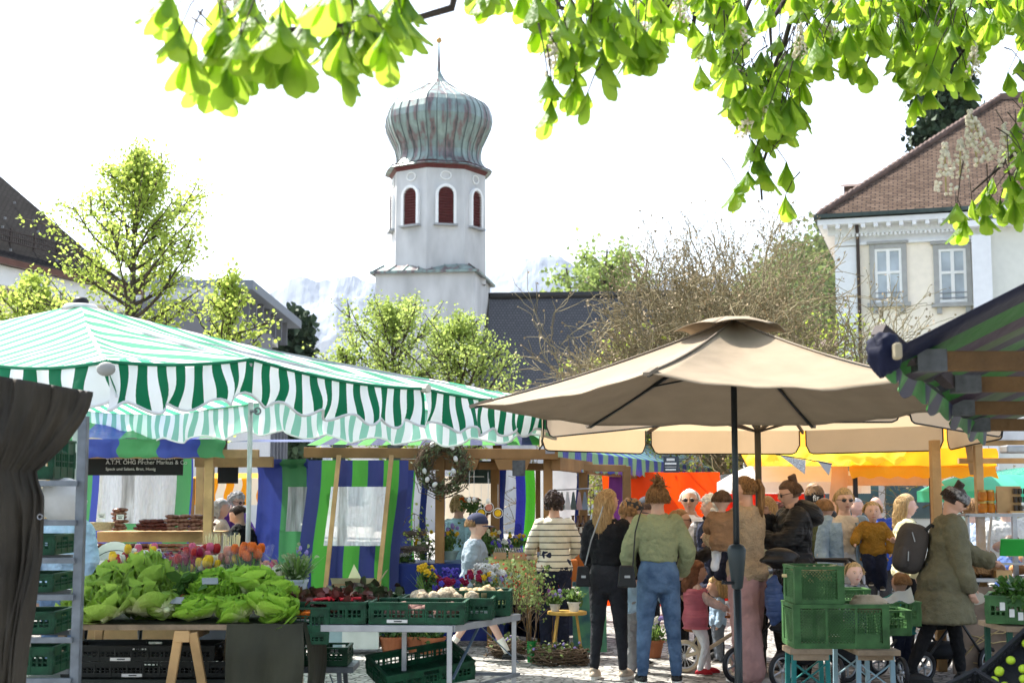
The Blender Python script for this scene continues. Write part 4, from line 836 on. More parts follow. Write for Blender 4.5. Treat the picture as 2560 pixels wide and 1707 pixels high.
def orange_awning():
    Y=17.2; o=empty('awning_stall',(XX(2200,Y),Y,0),0,'bright orange and yellow awning stall glowing in sunlight behind the parasols','stall'); T=Vector((XX(2200,Y),Y,0))
    orc=M('orange_cloth',(.85,.36,.01),rough=.6,trans=.45,tcol=(.95,.45,.02),var=.06); yl=M('yellow_bright',(.9,.68,.05),rough=.6,trans=.5,tcol=(1,.8,.1),var=.05); pc=M('peach_cloth',(.72,.45,.28),trans=.4,var=.06)
    x0,x1=XX(1870,Y),XX(2498,Y); g=MB(); g.grid(lambda u,v:Vector((x0+(x1-x0)*u,Y+v*2.2,ZZ(1165,Y)+.75*v))-T,10,6); g.build('awning',orc,o,smooth=True)
    x1b=XX(2265,Y); curtain('valance',o,(x0,Y-.03),(x1b,Y-.03),ZZ(1118,Y),ZZ(1150,Y),yl,1,.03,4,scal=.07,T=T); curtain('orange_valance',o,(XX(2130,Y),Y+.02),(x1,Y+.02),ZZ(1120,Y),ZZ(1190,Y),orc,1,.02,3,scal=.03,T=T)
    curtain('peach_valance',o,(XX(2130,Y),Y+.4),(XX(2385,Y),Y+.4),ZZ(1187,Y),ZZ(1213,Y),pc,1,.02,3,T=T)
    c=curtain('side_sheet',o,(XX(2090,Y),Y+.3),(XX(2134,Y),Y+.3),ZZ(1130,Y),ZZ(1330,Y),pc,1,.02,1,T=T)
    for px in(2139,2330): g=MB(); g.bar(Vector((XX(px,Y+.2),Y+.2,0))-T,Vector((XX(px,Y+.2),Y+.2,ZZ(1150,Y)))-T,.05); g.build('post',blackm,o)
orange_awning()
def misc_canopies():
    # red sheet and white parasol behind the crowd
    Y=19.5; r=M('red_sheet',(.62,.05,.006),rough=.5,trans=.5,tcol=(.92,.07,.003),var=.2,scl=1.2,bump=.4,bsc=2); o=curtain('red_backdrop',None,(XX(1505,Y),Y),(XX(1800,Y),Y),ZZ(1180,Y),.1,r,1,.05,2); tag(o,'orange red tarpaulin wall behind the older man in sunglasses','tarpaulin')
    Y=20.5; o=curtain('red_backdrop',None,(XX(1800,Y),Y),(XX(2060,Y),Y),ZZ(1200,Y),.1,M('scarlet_sheet',(.6,.02,.01),rough=.4,trans=.5,tcol=(.85,.03,.01),var=.1),1,.04,3); tag(o,'scarlet tarpaulin wall below the white parasol','tarpaulin')
    def dome(px,Y,r,yt,ye,mat,lab,n=8,name='parasol'):
        o=empty(name,(XX(px,Y),Y,0),0,lab,'parasol'); g=MB(); zt,ze=ZZ(yt,Y),ZZ(ye,Y); K=[(r*math.cos(6.283*i/n),r*math.sin(6.283*i/n)) for i in range(n)]
        for i in range(n):
            a=Vector((*K[i],ze));b=Vector((*K[(i+1)%n],ze)); ap=Vector((0,0,zt)); g.grid(lambda u,v:lerp(lerp(a,b,u),ap,v)+Vector((0,0,(zt-ze)*.35*math.sin(v*math.pi)*(1-.0))),8,8,lambda u,v:(i,v)); g.grid(lambda u,v:lerp(a,b,u)-Vector((0,0,.14*v)),4,1,lambda u,v:(i,v))
        g.build('canopy',mat,o,smooth=False); g=MB(); g.tube([(0,0,0),(0,0,zt)],.03,10); g.build('pole',alu,o); return o
    dome(1985,18.6,1.0,1152,1206,M('white_canvas',(.8,.78,.75),trans=.5,var=.04),'white parasol glaring in the sun over the red tarpaulin')
    dome(2080,24,1.6,1195,1232,M('white_canvas',(.8,.78,.75),trans=.5,var=.04),'far white parasol to the left of the white van')
    dome(2490,19,1.05,1186,1228,MS('teal_canvas',['#58c0a4','#63cdb0'],trans=.5),'teal green parasol far behind the honey jars')
    dome(2620,21,1.3,1168,1210,MS('green_white_gore',['#3f9f86','#f2f2f2'],trans=.4),'striped green and white parasol at the far right edge')
    Y=17.0; o=empty('bunting',(XX(2030,Y),Y,0),0,'grey and patterned bunting flags hanging above the bun haired woman','bunting'); T=Vector((XX(2030,Y),Y,0)); g=MB()
    g.tube([P(1940,1136,Y)-T,P(2000,1145,Y)-T,P(2080,1160,Y)-T],.006,4); g.build('cord',blackm,o)
    for a,b,c,m in(((1950,1138),(2015,1150),(2012,1185),M('flag_print',(.45,.45,.45),var=.7,scl=60)),((2042,1150),(2080,1158),(2072,1188),M('flag_grey',(.38,.38,.38)))):
        g=MB(); g.prism([P(*a,Y)-T,P(*b,Y)-T,P(*c,Y)-T],(0,.006,0)); g.build('flag',m,o)
misc_canopies()
# ================= people
def cloth(name,c,rough=.85,var=.22,bump=1.0,bsc=17,**k): return M(name,c,rough,var,k.pop('scl',6),bump,bsc,**k)
SK=dict(fair=M('skin_fair',(.60,.36,.26),rough=.55,var=.06,scl=9),tan=M('skin_tan',(.48,.27,.18),rough=.55,var=.06,scl=9),pale=M('skin_pale',(.68,.44,.35),rough=.55,var=.05,scl=9))
SK_LIP=M('lip_tone',(.42,.15,.12),rough=.5); EYE=M('eye_dark',(.03,.02,.015),rough=.2); EYEW=M('eye_white',(.7,.7,.68),rough=.3)
def loft(g,rings,n=18):
    vs=[];fs=[]
    for (x,y,z,rx,ry) in rings:
        for j in range(n):
            a=2*math.pi*j/n; ca,sa=math.cos(a),math.sin(a); q=.82
            vs.append((x+rx*math.copysign(abs(ca)**q,ca),y+ry*math.copysign(abs(sa)**q,sa),z))
    k=len(rings)
    for i in range(k-1):
        for j in range(n): j2=(j+1)%n; fs.append((i*n+j,i*n+j2,(i+1)*n+j2,(i+1)*n+j))
    fs.append(tuple(range(n-1,-1,-1))); fs.append(tuple((k-1)*n+j for j in range(n))); g.add(vs,fs)
def limb(g,pts,rad,n=12):
    P_=[Vector(p) for p in pts]; out=[];rr=[]
    for i in range(len(P_)-1):
        for t in (0,.25,.5,.75):
            out.append(P_[i].lerp(P_[i+1],t)); rr.append(rad[i]*(1-t)+rad[i+1]*t)
    out.append(P_[-1]); rr.append(rad[-1])
    # soften the joint
    for _ in range(2): out=[out[0]]+[(out[i-1]+out[i]*2+out[i+1])/4 for i in range(1,len(out)-1)]+[out[-1]]
    g.tube(out,rr,n); g.ball(out[0],rr[0],n,8); g.ball(out[-1],rr[-1],n,8)
def remesh(o,vs,smooth=3,disp=0,tex=.12,seed=0,mid=.22):
    m=o.modifiers.new('remesh','REMESH'); m.mode='VOXEL'; m.voxel_size=vs; m.use_smooth_shade=True
    if smooth:
        s=o.modifiers.new('smooth','SMOOTH'); s.factor=.5; s.iterations=smooth
    if disp:
        t=bpy.data.textures.new('folds','CLOUDS'); t.noise_scale=tex; t.noise_depth=2
        d=o.modifiers.new('folds','DISPLACE'); d.texture=t; d.strength=disp; d.mid_level=mid; d.texture_coords='LOCAL'
    return o
def hand(g,w,d,pn,s,curl=.5,side=1):
    "w wrist, d forearm dir, pn palm normal"
    d=Vector(d).normalized(); pn=Vector(pn); pn=(pn-d*pn.dot(d)).normalized(); x=d.cross(pn)*side
    L_=.085*s; g.tube([w-d*.01,w+d*L_*.5,w+d*L_],[.024*s,.03*s,.03*s],10,sq=1); 
    for i,(o,l) in enumerate(((-.026,.066),(-.009,.076),(.009,.073),(.026,.058))):
        b=w+d*L_*.93+x*o*s; p=[b];dd=d.copy()
        for k in range(3):
            a=curl*(.4+.35*k); dd=(dd*math.cos(a)+pn*math.sin(a)).normalized(); p.append(p[-1]+dd*l*s*(.42-.06*k))
        g.tube(p,[.0092*s,.0088*s,.008*s,.0068*s],7)
    t=w+d*.025*s-x*.024*s; t1=t+(d*.6-x*.7+pn*.35).normalized()*.034*s; t2=t1+(d*.9-x*.1+pn*.4).normalized()*.03*s; g.tube([t,t1,t2],[.012*s,.010*s,.008*s],7)
def head_fn(hs):
    def fn(d,v):
        x,y,z=d; q=Vector(v)
        if z<0: q.x*=1-.30*(-z)**1.4; 
        if z<0 and y>0: q.y*=1-.35*(-z)
        if y<0:
            g=lambda cx,cz,sx,sz: math.exp(-((x-cx)/sx)**2-((z-cz)/sz)**2)
            f=0; f-=.024*g(0,-.16,.13,.14); f-=.012*g(0,-.02,.10,.22); f+=.010*(g(.34,.05,.16,.11)+g(-.34,.05,.16,.11)); f-=.006*g(0,.22,.5,.1)
            f-=.009*g(0,-.45,.24,.055); f-=.007*g(0,-.55,.2,.05); f+=.004*g(0,-.36,.25,.04); f-=.014*g(0,-.80,.28,.16); f-=.004*(g(.5,-.25,.2,.2)+g(-.5,-.25,.2,.2))
            q.y+=f*hs/.23*(1 if y<-.2 else 0)*1.0
        return q
    return fn
def strand_hair(g,rng,hs,length,n,back=True,spread=.02,front=False,wave=.006,rad=.0048):
    rx,ry,rz=.35*hs,.42*hs,.5*hs
    for i in range(n):
        a=rng.uniform(-.1,math.pi+.1) if not front else rng.uniform(-.45,math.pi+.45)   # 0..pi = back half (y>0)
        ph=rng.uniform(.25,.95); top=Vector((math.cos(a)*rx*math.cos(ph)*.9,math.sin(a)*ry*math.cos(ph)+.01,rz*math.sin(ph)*1.04+.008)); pts=[]
        for k in range(8):
            t=k/7; z=top.z+(-length*rng.uniform(.9,1.04)-top.z)*t; out=1.0 if z>-.2*hs else 1.0
            zz=max(-.25,min(1,z/rz)); rr=math.sqrt(max(.05,1-zz*zz)) if z>0 else 1.0
            if z<-.3*hs: rr=1.0-.12*min(1,(-z-.3*hs)/(.5*hs))
            yb=.02+(0 if z>-.4*hs else .02)
            pts.append(Vector((math.cos(a)*(rx+.018+rng.normal()*.003)*rr+rng.normal()*wave*t,math.sin(a)*(ry+.012)*rr+yb+rng.normal()*wave*t,z)))
        g.tube(pts,[rad]*6+[rad*.7,rad*.2],4)
def person(label,x,Y,H,rz,hh=.225,sex='f',skin='fair',top=None,legs=None,shoes=None,hair=None,arms=None,kn=None,an=None,hyaw=0,hpit=0,lean=(0,0),vox=.008,hz=0,group=None,sleeve=1,face=True,z0=0,wide=1.0,cap=None,glasses=None,curl=.5,socks=None,seed=None,vest=None):
    rng=np.random.default_rng(seed if seed is not None else int(abs(x*1000)+Y*77)%9999)
    o=empty('person',(x,Y,z0),R(rz),label,'person',group); B=H-hh; sk=SK[skin]; hs=hh
    wd=(1.0 if sex=='f' else 1.08)*wide; shw=(.118 if sex=='f' else .135)*B*wide; lx,ly=lean
    def tz(f): # torso lean offset at height fraction
        q=max(0,(f-.6)/.4); return Vector((lx*q*B,ly*q*B,0))
    hip={s:Vector((s*.056*B*wd,0,.58*B)) for s in(1,-1)}
    kn=kn or {}; an=an or {}
    K={s:Vector(kn[s])*B if s in kn else Vector((s*.060*B,-.012*B,.325*B)) for s in(1,-1)}
    A_={s:Vector(an[s])*B if s in an else Vector((s*.064*B,.012*B,.052*B)) for s in(1,-1)}
    S={s:Vector((s*shw,.0,.925*B))+tz(.925) for s in(1,-1)}
    arms=arms or {}
    E={};Wr={}
    for s in(1,-1):
        e,w_=arms.get(s,((s*.035,.02,-.185),(s*.045,-.035,-.345))); E[s]=S[s]+Vector(e)*B; Wr[s]=S[s]+Vector(w_)*B
    F_=[(.52,.088,.060,0),(.60,.114,.080,.004),(.65,.108,.074,0),(.715,.084,.060,-.002),(.80,.098,.066,-.004),(.87,.108,.070,-.004),(.92,.112,.056,.0),(.95,.075,.045,.004),(.975,.042,.040,.003),(1.0,.038,.040,-.002)]
    if sex=='m': F_=[(f,rx*(1.12 if f>.75 else .98 if f<.66 else 1.12),ry*1.08,y) for f,rx,ry,y in F_]
    def rings(f0,f1,ex,flare=0,fmax=None):
        out=[]; fs=[f for f in np.arange(f0,f1+.001,.022)]
        for f in fs:
            if f<=F_[0][0]: rx,ry,yy=(F_[1][1],F_[1][2],0) if flare or f1>.8 else (.085,.055,0)
            else:
                for (a,b) in zip(F_,F_[1:]):
                    if a[0]<=f<=b[0]+1e-6:
                        t=(f-a[0])/(b[0]-a[0]); rx=a[1]+(b[1]-a[1])*t; ry=a[2]+(b[2]-a[2])*t; yy=a[3]+(b[3]-a[3])*t; break
            c=tz(f); fl=flare*max(0,(.75-f)); out.append((c.x,c.y+yy*B,f*B,rx*B*wd+ex+fl,ry*B*wd+ex+fl*.7))
        return out
    # ---- body
    g=MB(); loft(g,rings(.56,1.0,0))
    nb=Vector((0,.003*B,.95*B))+tz(.95); hc=Vector((0,-.015,B+hh*.5-.01))+tz(1.0)+Vector((0,-.04*hs*5*math.sin(R(hpit)),-.02*abs(math.sin(R(hpit)))))+Vector((0,0,hz))
    hr=Euler((R(-hpit),0,R(hyaw))).to_matrix() if False else (Matrix.Rotation(R(hyaw),3,'Z')@Matrix.Rotation(R(hpit),3,'X'))
    limb(g,[nb-Vector((0,0,.02)),hc+hr@Vector((0,.018,-.25*hs))],[.040*B if hh>.2 else .05*B,.036*B if hh>.2 else .045*B])
    g.ball(hc,(.335*hs,.41*hs,.5*hs),28,22,rot=hr,fn=head_fn(hs))
    for s in(1,-1):
        g.ball(hc+hr@Vector((s*.345*hs,.02*hs,-.03*hs)),(.02*hs/.23*.5,.03*hs/.23*.6,.035*hs/.23*.8),8,6,rot=hr)
        limb(g,[S[s],E[s],Wr[s]],[.034*B,.026*B,.018*B]); fd=(Wr[s]-E[s]).normalized(); hand(g,Wr[s],fd,Vector((-s*.8,-.5,.1)) if abs(fd.z)>.6 else Vector((-s*.5,.2,-.8)),B/1.47,curl,s)
        limb(g,[hip[s],K[s],A_[s]],[.060*B*wd,.036*B,.022*B]); 
        fdv=(Vector((s*.10,-1,0))).normalized(); g.ball(A_[s]+fdv*.045*B+Vector((0,0,-.025*B)),(.03*B,.075*B,.025*B),10,6)
    remesh(g.build('body',sk,o,smooth=True),vox if face else max(vox,.011),2 if face else 2)
    # ---- face details
    if face:
        def hp(x_,y_,z_): return hc+hr@(Vector((x_,y_,z_))*hs)
        for s in(1,-1):
            if not glasses:
                e=MB(); e.ball(hp(s*.135,-.365,.03),(.036*hs,.02*hs,.014*hs),8,6,rot=hr); eo=e.build('eye',EYEW,o,smooth=True); e=MB(); e.ball(hp(s*.135,-.388,.03),(.024*hs,.016*hs,.016*hs),8,6,rot=hr); e.build('iris',EYE,eo,smooth=True)
            e=MB(); e.tube([hp(s*.07,-.405,.10),hp(s*.14,-.40,.125),hp(s*.22,-.345,.10)],[.012*hs,.016*hs,.008*hs],5); e.build('eyebrow',hair[1] if hair else EYE,o)
        e=MB(); e.tube([hp(-.10,-.375,-.245),hp(-.04,-.408,-.237),hp(.04,-.408,-.237),hp(.10,-.375,-.245)],[.008*hs,.022*hs,.022*hs,.008*hs],6); e.build('lips',SK_LIP,o,smooth=True)
    if glasses:
        gm=M('lens_black',(.01,.01,.012),rough=.08) if glasses!='clear' else M('frame_dark',(.02,.015,.012),rough=.3); gl=MB()
        for s in(1,-1):
            if glasses=='clear': gl.tube([hc+hr@Vector((s*.145*hs+.075*hs*math.cos(t*.785),-.42*hs,.03*hs+.06*hs*math.sin(t*.785))) for t in range(9)],.006*hs/.2,5,caps=False)
            else: gl.ball(hc+hr@(Vector((s*.145,-.405,.02))*hs),(.095*hs,.03*hs,.072*hs),12,8,rot=hr)
            gl.tube([hc+hr@(Vector((s*.22,-.40,.05))*hs),hc+hr@(Vector((s*.36,-.1,.05))*hs),hc+hr@(Vector((s*.36,.06,.02))*hs)],.012*hs,5)
        gl.tube([hc+hr@(Vector((-.08,-.43,.06))*hs),hc+hr@(Vector((.08,-.43,.06))*hs)],.012*hs,5); gl.build('sunglasses' if glasses!='clear' else 'glasses',gm,o,smooth=True)
    # ---- hair
    if hair:
        st,hm=hair[0],hair[1]; g=MB()
        def hf(d,v):
            q=Vector(v); x_,y_,z_=d
            if y_<-.1 and z_<.55: q=q*(1-.30*min(1,(.55-z_)*4)*min(1,(-y_-.1)*4))
            if z_<-.35: q=q*.78
            if st=='short' and z_<-.12: q=q*.86
            n_=.02*hs*5*mn.noise(Vector((x_*5,y_*5,z_*2+hs))); return q*(1+n_)
        ex=.004 if st in('short','thin') else .014
        g.ball((0,.02*hs,.035*hs),(.335*hs+ex,.40*hs+ex,.475*hs+ex),24,18,fn=hf)
        if st=='long': strand_hair(g,rng,hs,hair[2],420)
        if st=='curly':
            for i in range(150):
                d=Vector(rng.normal(size=3)).normalized()
                if d.y<-.35 and d.z<.3: continue
                if d.z<-.55: continue
                g.ball(Vector((d.x*(.35*hs+.01),d.y*(.41*hs+.01)+.01,d.z*(.5*hs+.005)+.01)),rng.uniform(.014,.026),6,4)
        if st=='messybun':
            for i in range(150):
                d=Vector(rng.normal(size=3)).normalized(); c=Vector((0,.05,.5*hs)); r_=rng.uniform(.04,.075)
                p=c+Vector((d.x*r_*.9,d.y*r_*.9,d.z*r_*1.25)); g.tube([c+d*.02,p,p+Vector(rng.normal(size=3))*.018],[.006,.006,.002],4)
            strand_hair(g,rng,hs,.05,90,wave=.012)
        if st=='bun':
            c=Vector((0,.20*hs,.48*hs)) if len(hair)<3 else Vector(hair[2])*hs
            for i in range(36):
                a=i*.55; p=[c+Vector((math.cos(a+k*.7)*.032,math.sin(a+k*.7)*.028,(-.022+.0016*i)+.006*math.sin(k*2+i))) for k in range(5)]; g.tube(p,.012,5)
        if st=='pony':
            c=Vector((0,.34*hs,.34*hs)); g.ball(c,(.022,.022,.03),8,6)
            for i in range(130):
                a=rng.uniform(0,6.28); r_=rng.uniform(0,.028); e=Vector((math.cos(a)*r_,math.sin(a)*r_,0)); g.tube([c,c+Vector((0,.05,.015))+e*.6,c+Vector((0,.075,-.06))+e,c+Vector((0,.07,-.20))+e*1.1,c+Vector((0,.05,-.34*rng.uniform(.8,1.1)))+e*.7],[.005,.006,.006,.006,.002],4)
        if st in('short','thin','curly','bun','pony'): strand_hair(g,rng,hs,hair[3] if len(hair)>3 else .01,170,front=False,rad=.005,wave=.004)
        ho=g.build('hair',hm,o,smooth=False); 
        vsn=[hc+hr@Vector(v.co) for v in ho.data.vertices]; ho.data.vertices.foreach_set('co',np.array([tuple(v) for v in vsn],dtype=np.float32).ravel()); ho.data.update()
    if cap:
        g=MB(); g.ball((0,.01*hs,.12*hs),(.335*hs+.024,.41*hs+.024,.40*hs+.02),22,14,fn=lambda d,v: v if d.z>-.05 else Vector((v.x*.97,v.y*.97,-.02*hs)))
        # brim
        vs=[];fs=[]
        for k,(ro,dz) in enumerate(((1.0,0),(1.55,-.05),(1.55,-.065),(1.0,-.015))):
            for j in range(13):
                a=R(-90-62+124*j/12); vs.append((math.cos(a)*(.335*hs+.022)*(1+(ro-1)*.15),math.sin(a)*(.41*hs+.024)*(1+(ro-1)*math.cos(R(-62+124*j/12)))+0*hs,.02*hs+dz*hs*math.cos(R(-62+124*j/12)*.9)+.0))
        for k in range(4):
            for j in range(12): fs.append((k*13+j,k*13+j+1,((k+1)%4)*13+j+1,((k+1)%4)*13+j))
        g.add(vs,fs); co_=g.build('cap',cap,o,smooth=True)
        co_.data.vertices.foreach_set('co',np.array([tuple(hc+hr@Vector(v.co)) for v in co_.data.vertices],dtype=np.float32).ravel()); co_.data.update()
    # ---- clothes.  top=(mat, hem fraction, thickness, flare)
    if top:
        m,hem,ex,fl=top[:4]; g=MB(); loft(g,rings(hem,.958,ex,fl)); 
        for s in(1,-1):
            ev=ex*.75
            if sleeve>=1: limb(g,[S[s]+Vector((-s*.02*B,0,-.005*B)),E[s],E[s].lerp(Wr[s],.94)],[.040*B+ev,.031*B+ev,.024*B+ev*.8])
            elif sleeve>0: limb(g,[S[s]+Vector((-s*.02*B,0,-.005*B)),S[s].lerp(E[s],.75)],[.040*B+ev,.036*B+ev])
        g.tube([nb+Vector((0,.0,-.02*B)),nb+Vector((0,.002,.022*B))],[.05*B+ex,.046*B+ex*.6],14)
        t=g.build(top[4] if len(top)>4 else 'jacket',m,o,smooth=True); remesh(t,.0105,2,.024+ex*.22,.065)
        t['_fold']=1
    if vest:
        m,hem,ex,w0=vest; g=MB(); rr=rings(hem,.945,ex)
        n=20
        for sgn in(1,-1):
            vs=[];fs=[]
            for (cx_,cy_,z_,rx_,ry_) in rr:
                for th in(0,.02):
                    for j in range(n):
                        a=R(-90+sgn*(w0+(180-w0)*j/(n-1))); vs.append((cx_+(rx_+th)*math.cos(a),cy_+(ry_+th)*math.sin(a),z_))
            k=len(rr)
            for i in range(k-1):
                for j in range(n-1):
                    a=i*2*n+j; fs+= [(a,a+1,a+2*n+1,a+2*n),(a+n,a+n+2*n,a+n+2*n+1,a+n+1)]
                a=i*2*n; fs.append((a,a+2*n,a+3*n,a+n))
            g.add(vs,fs)
        g.build('open_vest',m,o,smooth=True)
    if legs:
        m,ex,fl=legs[:3]; end=legs[3] if len(legs)>3 else .98; g=MB(); loft(g,rings(.525,.745 if H>1 else .62,min(ex,.012)+.006))
        for s in(1,-1):
            if end<.7: limb(g,[hip[s],hip[s].lerp(K[s],end*1.6)],[.062*B*wd+ex,.052*B+ex+.012])
            else: limb(g,[hip[s],K[s],K[s].lerp(A_[s],end)],[.064*B*wd+ex,.039*B+ex+fl*.5,.026*B+ex+fl])
        remesh(g.build(legs[4] if len(legs)>4 else 'trousers',m,o,smooth=True),.0105,9,.010+ex*.4,.07)
    for s in(1,-1):
        if socks:
            g=MB(); g.tube([A_[s].lerp(K[s],.42),A_[s].lerp(K[s],.1),A_[s]],[.032*B,.026*B,.027*B],12); g.build('sock',socks,o,smooth=True)
        if shoes:
            m,sm_=shoes; fdv=Vector((s*.12,-1,0)).normalized(); rotm=fdv.to_track_quat('-Y','Z').to_matrix(); c=Vector((A_[s].x,A_[s].y,max(.0,A_[s].z-.052*B)))+fdv*.045*B; kk=B/1.47
            def sf(d,v):
                q=Vector(v)
                if d.y<-.1: q.z*=1-.45*min(1,(-d.y-.1)*1.2)
                if d.z<0: q.z*=.35
                return q
            g=MB(); g.ball(c+Vector((0,0,.035*kk)),(.050*kk,.140*kk,.062*kk),16,10,rot=rotm,fn=sf); g.tube([A_[s]+Vector((0,0,.035*kk)),A_[s]-Vector((0,0,.02*kk))],[.036*kk,.042*kk],12); sh=g.build('shoe',m,o,smooth=True)
            g=MB(); pr=[]; 
            for j in range(20):
                a=j/20*6.283; pr.append(c+rotm@Vector((math.cos(a)*.050*kk*(1-.12*(math.sin(a)>0)),math.sin(a)*.143*kk,0)))
            g.prism([p+Vector((0,0,.002)) for p in pr],(0,0,.026*kk)); g.build('sole',sm_,sh)
    return o
HB=M('hair_blonde',(.50,.29,.11),rough=.55,var=.5,scl=9,c2=(.72,.48,.24),vstretch=(14,14,1.2),bump=1,bsc=40,bstretch=(3,3,.2)); HP=M('hair_pale_blond',(.58,.40,.19),rough=.5,var=.45,scl=9,vstretch=(14,14,1.2),bump=1,bsc=40,bstretch=(3,3,.2)); HBr=M('hair_brown',(.10,.055,.03),rough=.45,var=.4,scl=25); HG=M('hair_grey',(.42,.41,.40),rough=.5,var=.3,scl=25); HW=M('hair_white',(.75,.74,.71),rough=.5,var=.15,scl=25); HD=M('hair_dark',(.035,.022,.016),rough=.4,var=.4,scl=25); HLb=M('hair_light_brown',(.26,.15,.07),rough=.5,var=.35,scl=25); HDb=M('hair_dark_blonde',(.28,.15,.06),rough=.5,var=.6,scl=9,vstretch=(14,14,1.2),bump=1,bsc=40,bstretch=(3,3,.2))
black_denim=cloth('black_denim',(.011,.011,.013)); grey_jean=cloth('washed_black_jean',(.022,.022,.026)); blue_jean=cloth('blue_jean',(.06,.115,.22),var=.3,scl=7,c2=(.13,.21,.33)); olive=cloth('olive_suede',(.26,.28,.15),var=.12); lt_denim=cloth('light_denim',(.30,.42,.55),var=.2); sole_w=M('sole_white',(.7,.68,.62),rough=.7); beige_sh=M('beige_shoe',(.45,.36,.27),rough=.7); blk_sh=M('black_shoe',(.02,.02,.02),rough=.5)
navy_c=cloth('navy_cloth',(.011,.015,.035)); blk_c=cloth('black_cloth',(.007,.007,.008)); dgrey=cloth('dark_grey_cloth',(.035,.034,.036)); tan_k=cloth('tan_knit',(.40,.29,.18),bump=.8,bsc=60); mauve=cloth('mauve_cord',(.40,.23,.21),bump=.7,bsc=10,bstretch=(1,1,.15)); cream_c=cloth('cream_cloth',(.66,.58,.47)); pale_green=cloth('pale_green_jacket',(.50,.52,.38)); white_c=cloth('white_cotton',(.72,.72,.74),var=.05)
puff=cloth('black_puffer',(.010,.010,.011),rough=.4,bump=.9,bsc=9,bstretch=(.4,.4,3)); gpuff=cloth('grey_puffer',(.12,.125,.14),rough=.5,bump=.9,bsc=9,bstretch=(.3,.3,4))
def px2(px,Y): return XX(px,Y,1450)
def HT(y,Y): return ZZ(y,Y)
person('blonde woman from behind in black denim jacket and black jeans',px2(1520,12.5),12.5,HT(1222,12.5),160,top=(black_denim,.70,.022,0),legs=(grey_jean,.004,-.002,.93,'jeans'),shoes=(beige_sh,sole_w),hair=('long',HB,.30),hyaw=-35,an={1:(.085,.03,.052),-1:(-.085,-.03,.052)},kn={1:(.07,.0,.325),-1:(-.075,-.02,.325)},arms={1:((.03,-.02,-.185),(.0,-.13,-.27)),-1:((-.05,.0,-.18),(-.03,-.12,-.29))},seed=3)
person('woman from behind in olive suede jacket and blue jeans with messy bun',px2(1646,12.2),12.2,HT(1208,12.2),180,top=(olive,.705,.026,0),legs=(blue_jean,.008,0,.95,'jeans'),shoes=(blk_sh,sole_w),hair=('messybun',HDb),an={1:(.10,.02,.052),-1:(-.10,.0,.052)},kn={1:(.085,-.0,.325),-1:(-.085,-.02,.325)},arms={1:((.065,.0,-.172),(.035,-.09,-.30)),-1:((-.065,.0,-.172),(-.035,-.12,-.29))},wide=1.0,curl=.8,seed=4)
person('person in dark cap and beige jacket behind the two women',px2(1578,13.5),13.5,HT(1248,13.5),115,top=(cloth('beige_jacket',(.40,.32,.22)),.6,.03,0),legs=(cloth('grey_trousers',(.22,.22,.23)),.012,.01),shoes=(blk_sh,sole_w),hair=('curly',HLb),cap=M('cap_dark',(.03,.035,.045),rough=.8),arms={-1:((-.03,-.08,-.16),(-.0,-.2,-.2))},seed=5)
person('small child in denim jacket with pink shoes behind the olive jacket woman',px2(1592,13.0),13.0,1.05,170,hh=.19,top=(lt_denim,.62,.02,0),legs=(cloth('grey_trousers',(.22,.22,.23)),.015,.01),shoes=(M('pink_shoe',(.5,.05,.12)),sole_w),hair=('short',HLb),arms={-1:((-.12,.0,-.12),(-.2,-.05,-.22))},seed=6)
person('boy with glasses in dark hooded top standing right of the olive jacket woman',px2(1700,13.2),13.2,HT(1270,13.2),75,hh=.21,sex='m',top=(dgrey,.6,.03,.02,'hoodie'),legs=(blk_c,.01,0),shoes=(blk_sh,sole_w),hair=('short',HLb),glasses='clear',hyaw=10,arms={1:((.02,-.08,-.15),(.0,-.2,-.08))},seed=7)
person('older white haired man in black sunglasses with grey quilted vest over white shirt',px2(1727,14.6),14.6,HT(1220,14.6),-12,sex='m',skin='tan',hh=.235,top=(white_c,.6,.012,0,'shirt'),vest=(gpuff,.6,.03,14),legs=(navy_c,.01,.01),shoes=(blk_sh,blk_sh),hair=('short',HW),glasses='dark',arms={-1:((-.02,-.06,-.17),(.06,-.2,-.10)),1:((.03,.02,-.185),(.03,-.05,-.34))},seed=8)
person('white haired woman in navy coat facing left behind the brown jumper toddler',px2(1783,14.0),14.0,HT(1236,14.0),-70,skin='pale',top=(navy_c,.45,.03,.03,'coat'),legs=(blk_c,.01,0),shoes=(blk_sh,blk_sh),hair=('curly',HW),seed=9)
person('tall woman with high ponytail, tan jumper and wide mauve trousers',px2(1868,12.45),12.45,HT(1190,12.45),-125,top=(tan_k,.56,.035,0,'jumper'),legs=(mauve,.035,.055,.97,'wide_trousers'),shoes=(beige_sh,sole_w),hair=('pony',HDb),hyaw=18,arms={1:((.02,-.09,-.16),(-.05,-.20,-.13)),-1:((-.03,-.09,-.16),(.03,-.22,-.16))},an={1:(.09,.05,.052),-1:(-.09,-.06,.052)},kn={1:(.07,.02,.325),-1:(-.075,-.03,.325)},seed=10)
person('toddler in brown jumper carried on the hip of the ponytail woman, back to the viewer',px2(1808,12.3),12.3,.86,165,hh=.185,z0=ZZ(1222,12.3)-.86,wide=1.15,top=(cloth('brown_jersey',(.26,.145,.075)),.5,.025,0,'jumper'),legs=(white_c,.015,.0),socks=MS('sock_stripes',['#c8c8c8','#3a7ab8'],axis=1),hair=('short',HBr),arms={1:((.06,-.03,-.14),(.02,-.2,-.18)),-1:((-.13,-.12,-.06),(-.27,-.20,-.10))},kn={1:(.09,-.16,.50),-1:(-.13,-.16,.50)},an={1:(.11,-.06,.28),-1:(-.2,-.1,.28)},curl=.9,seed=11)
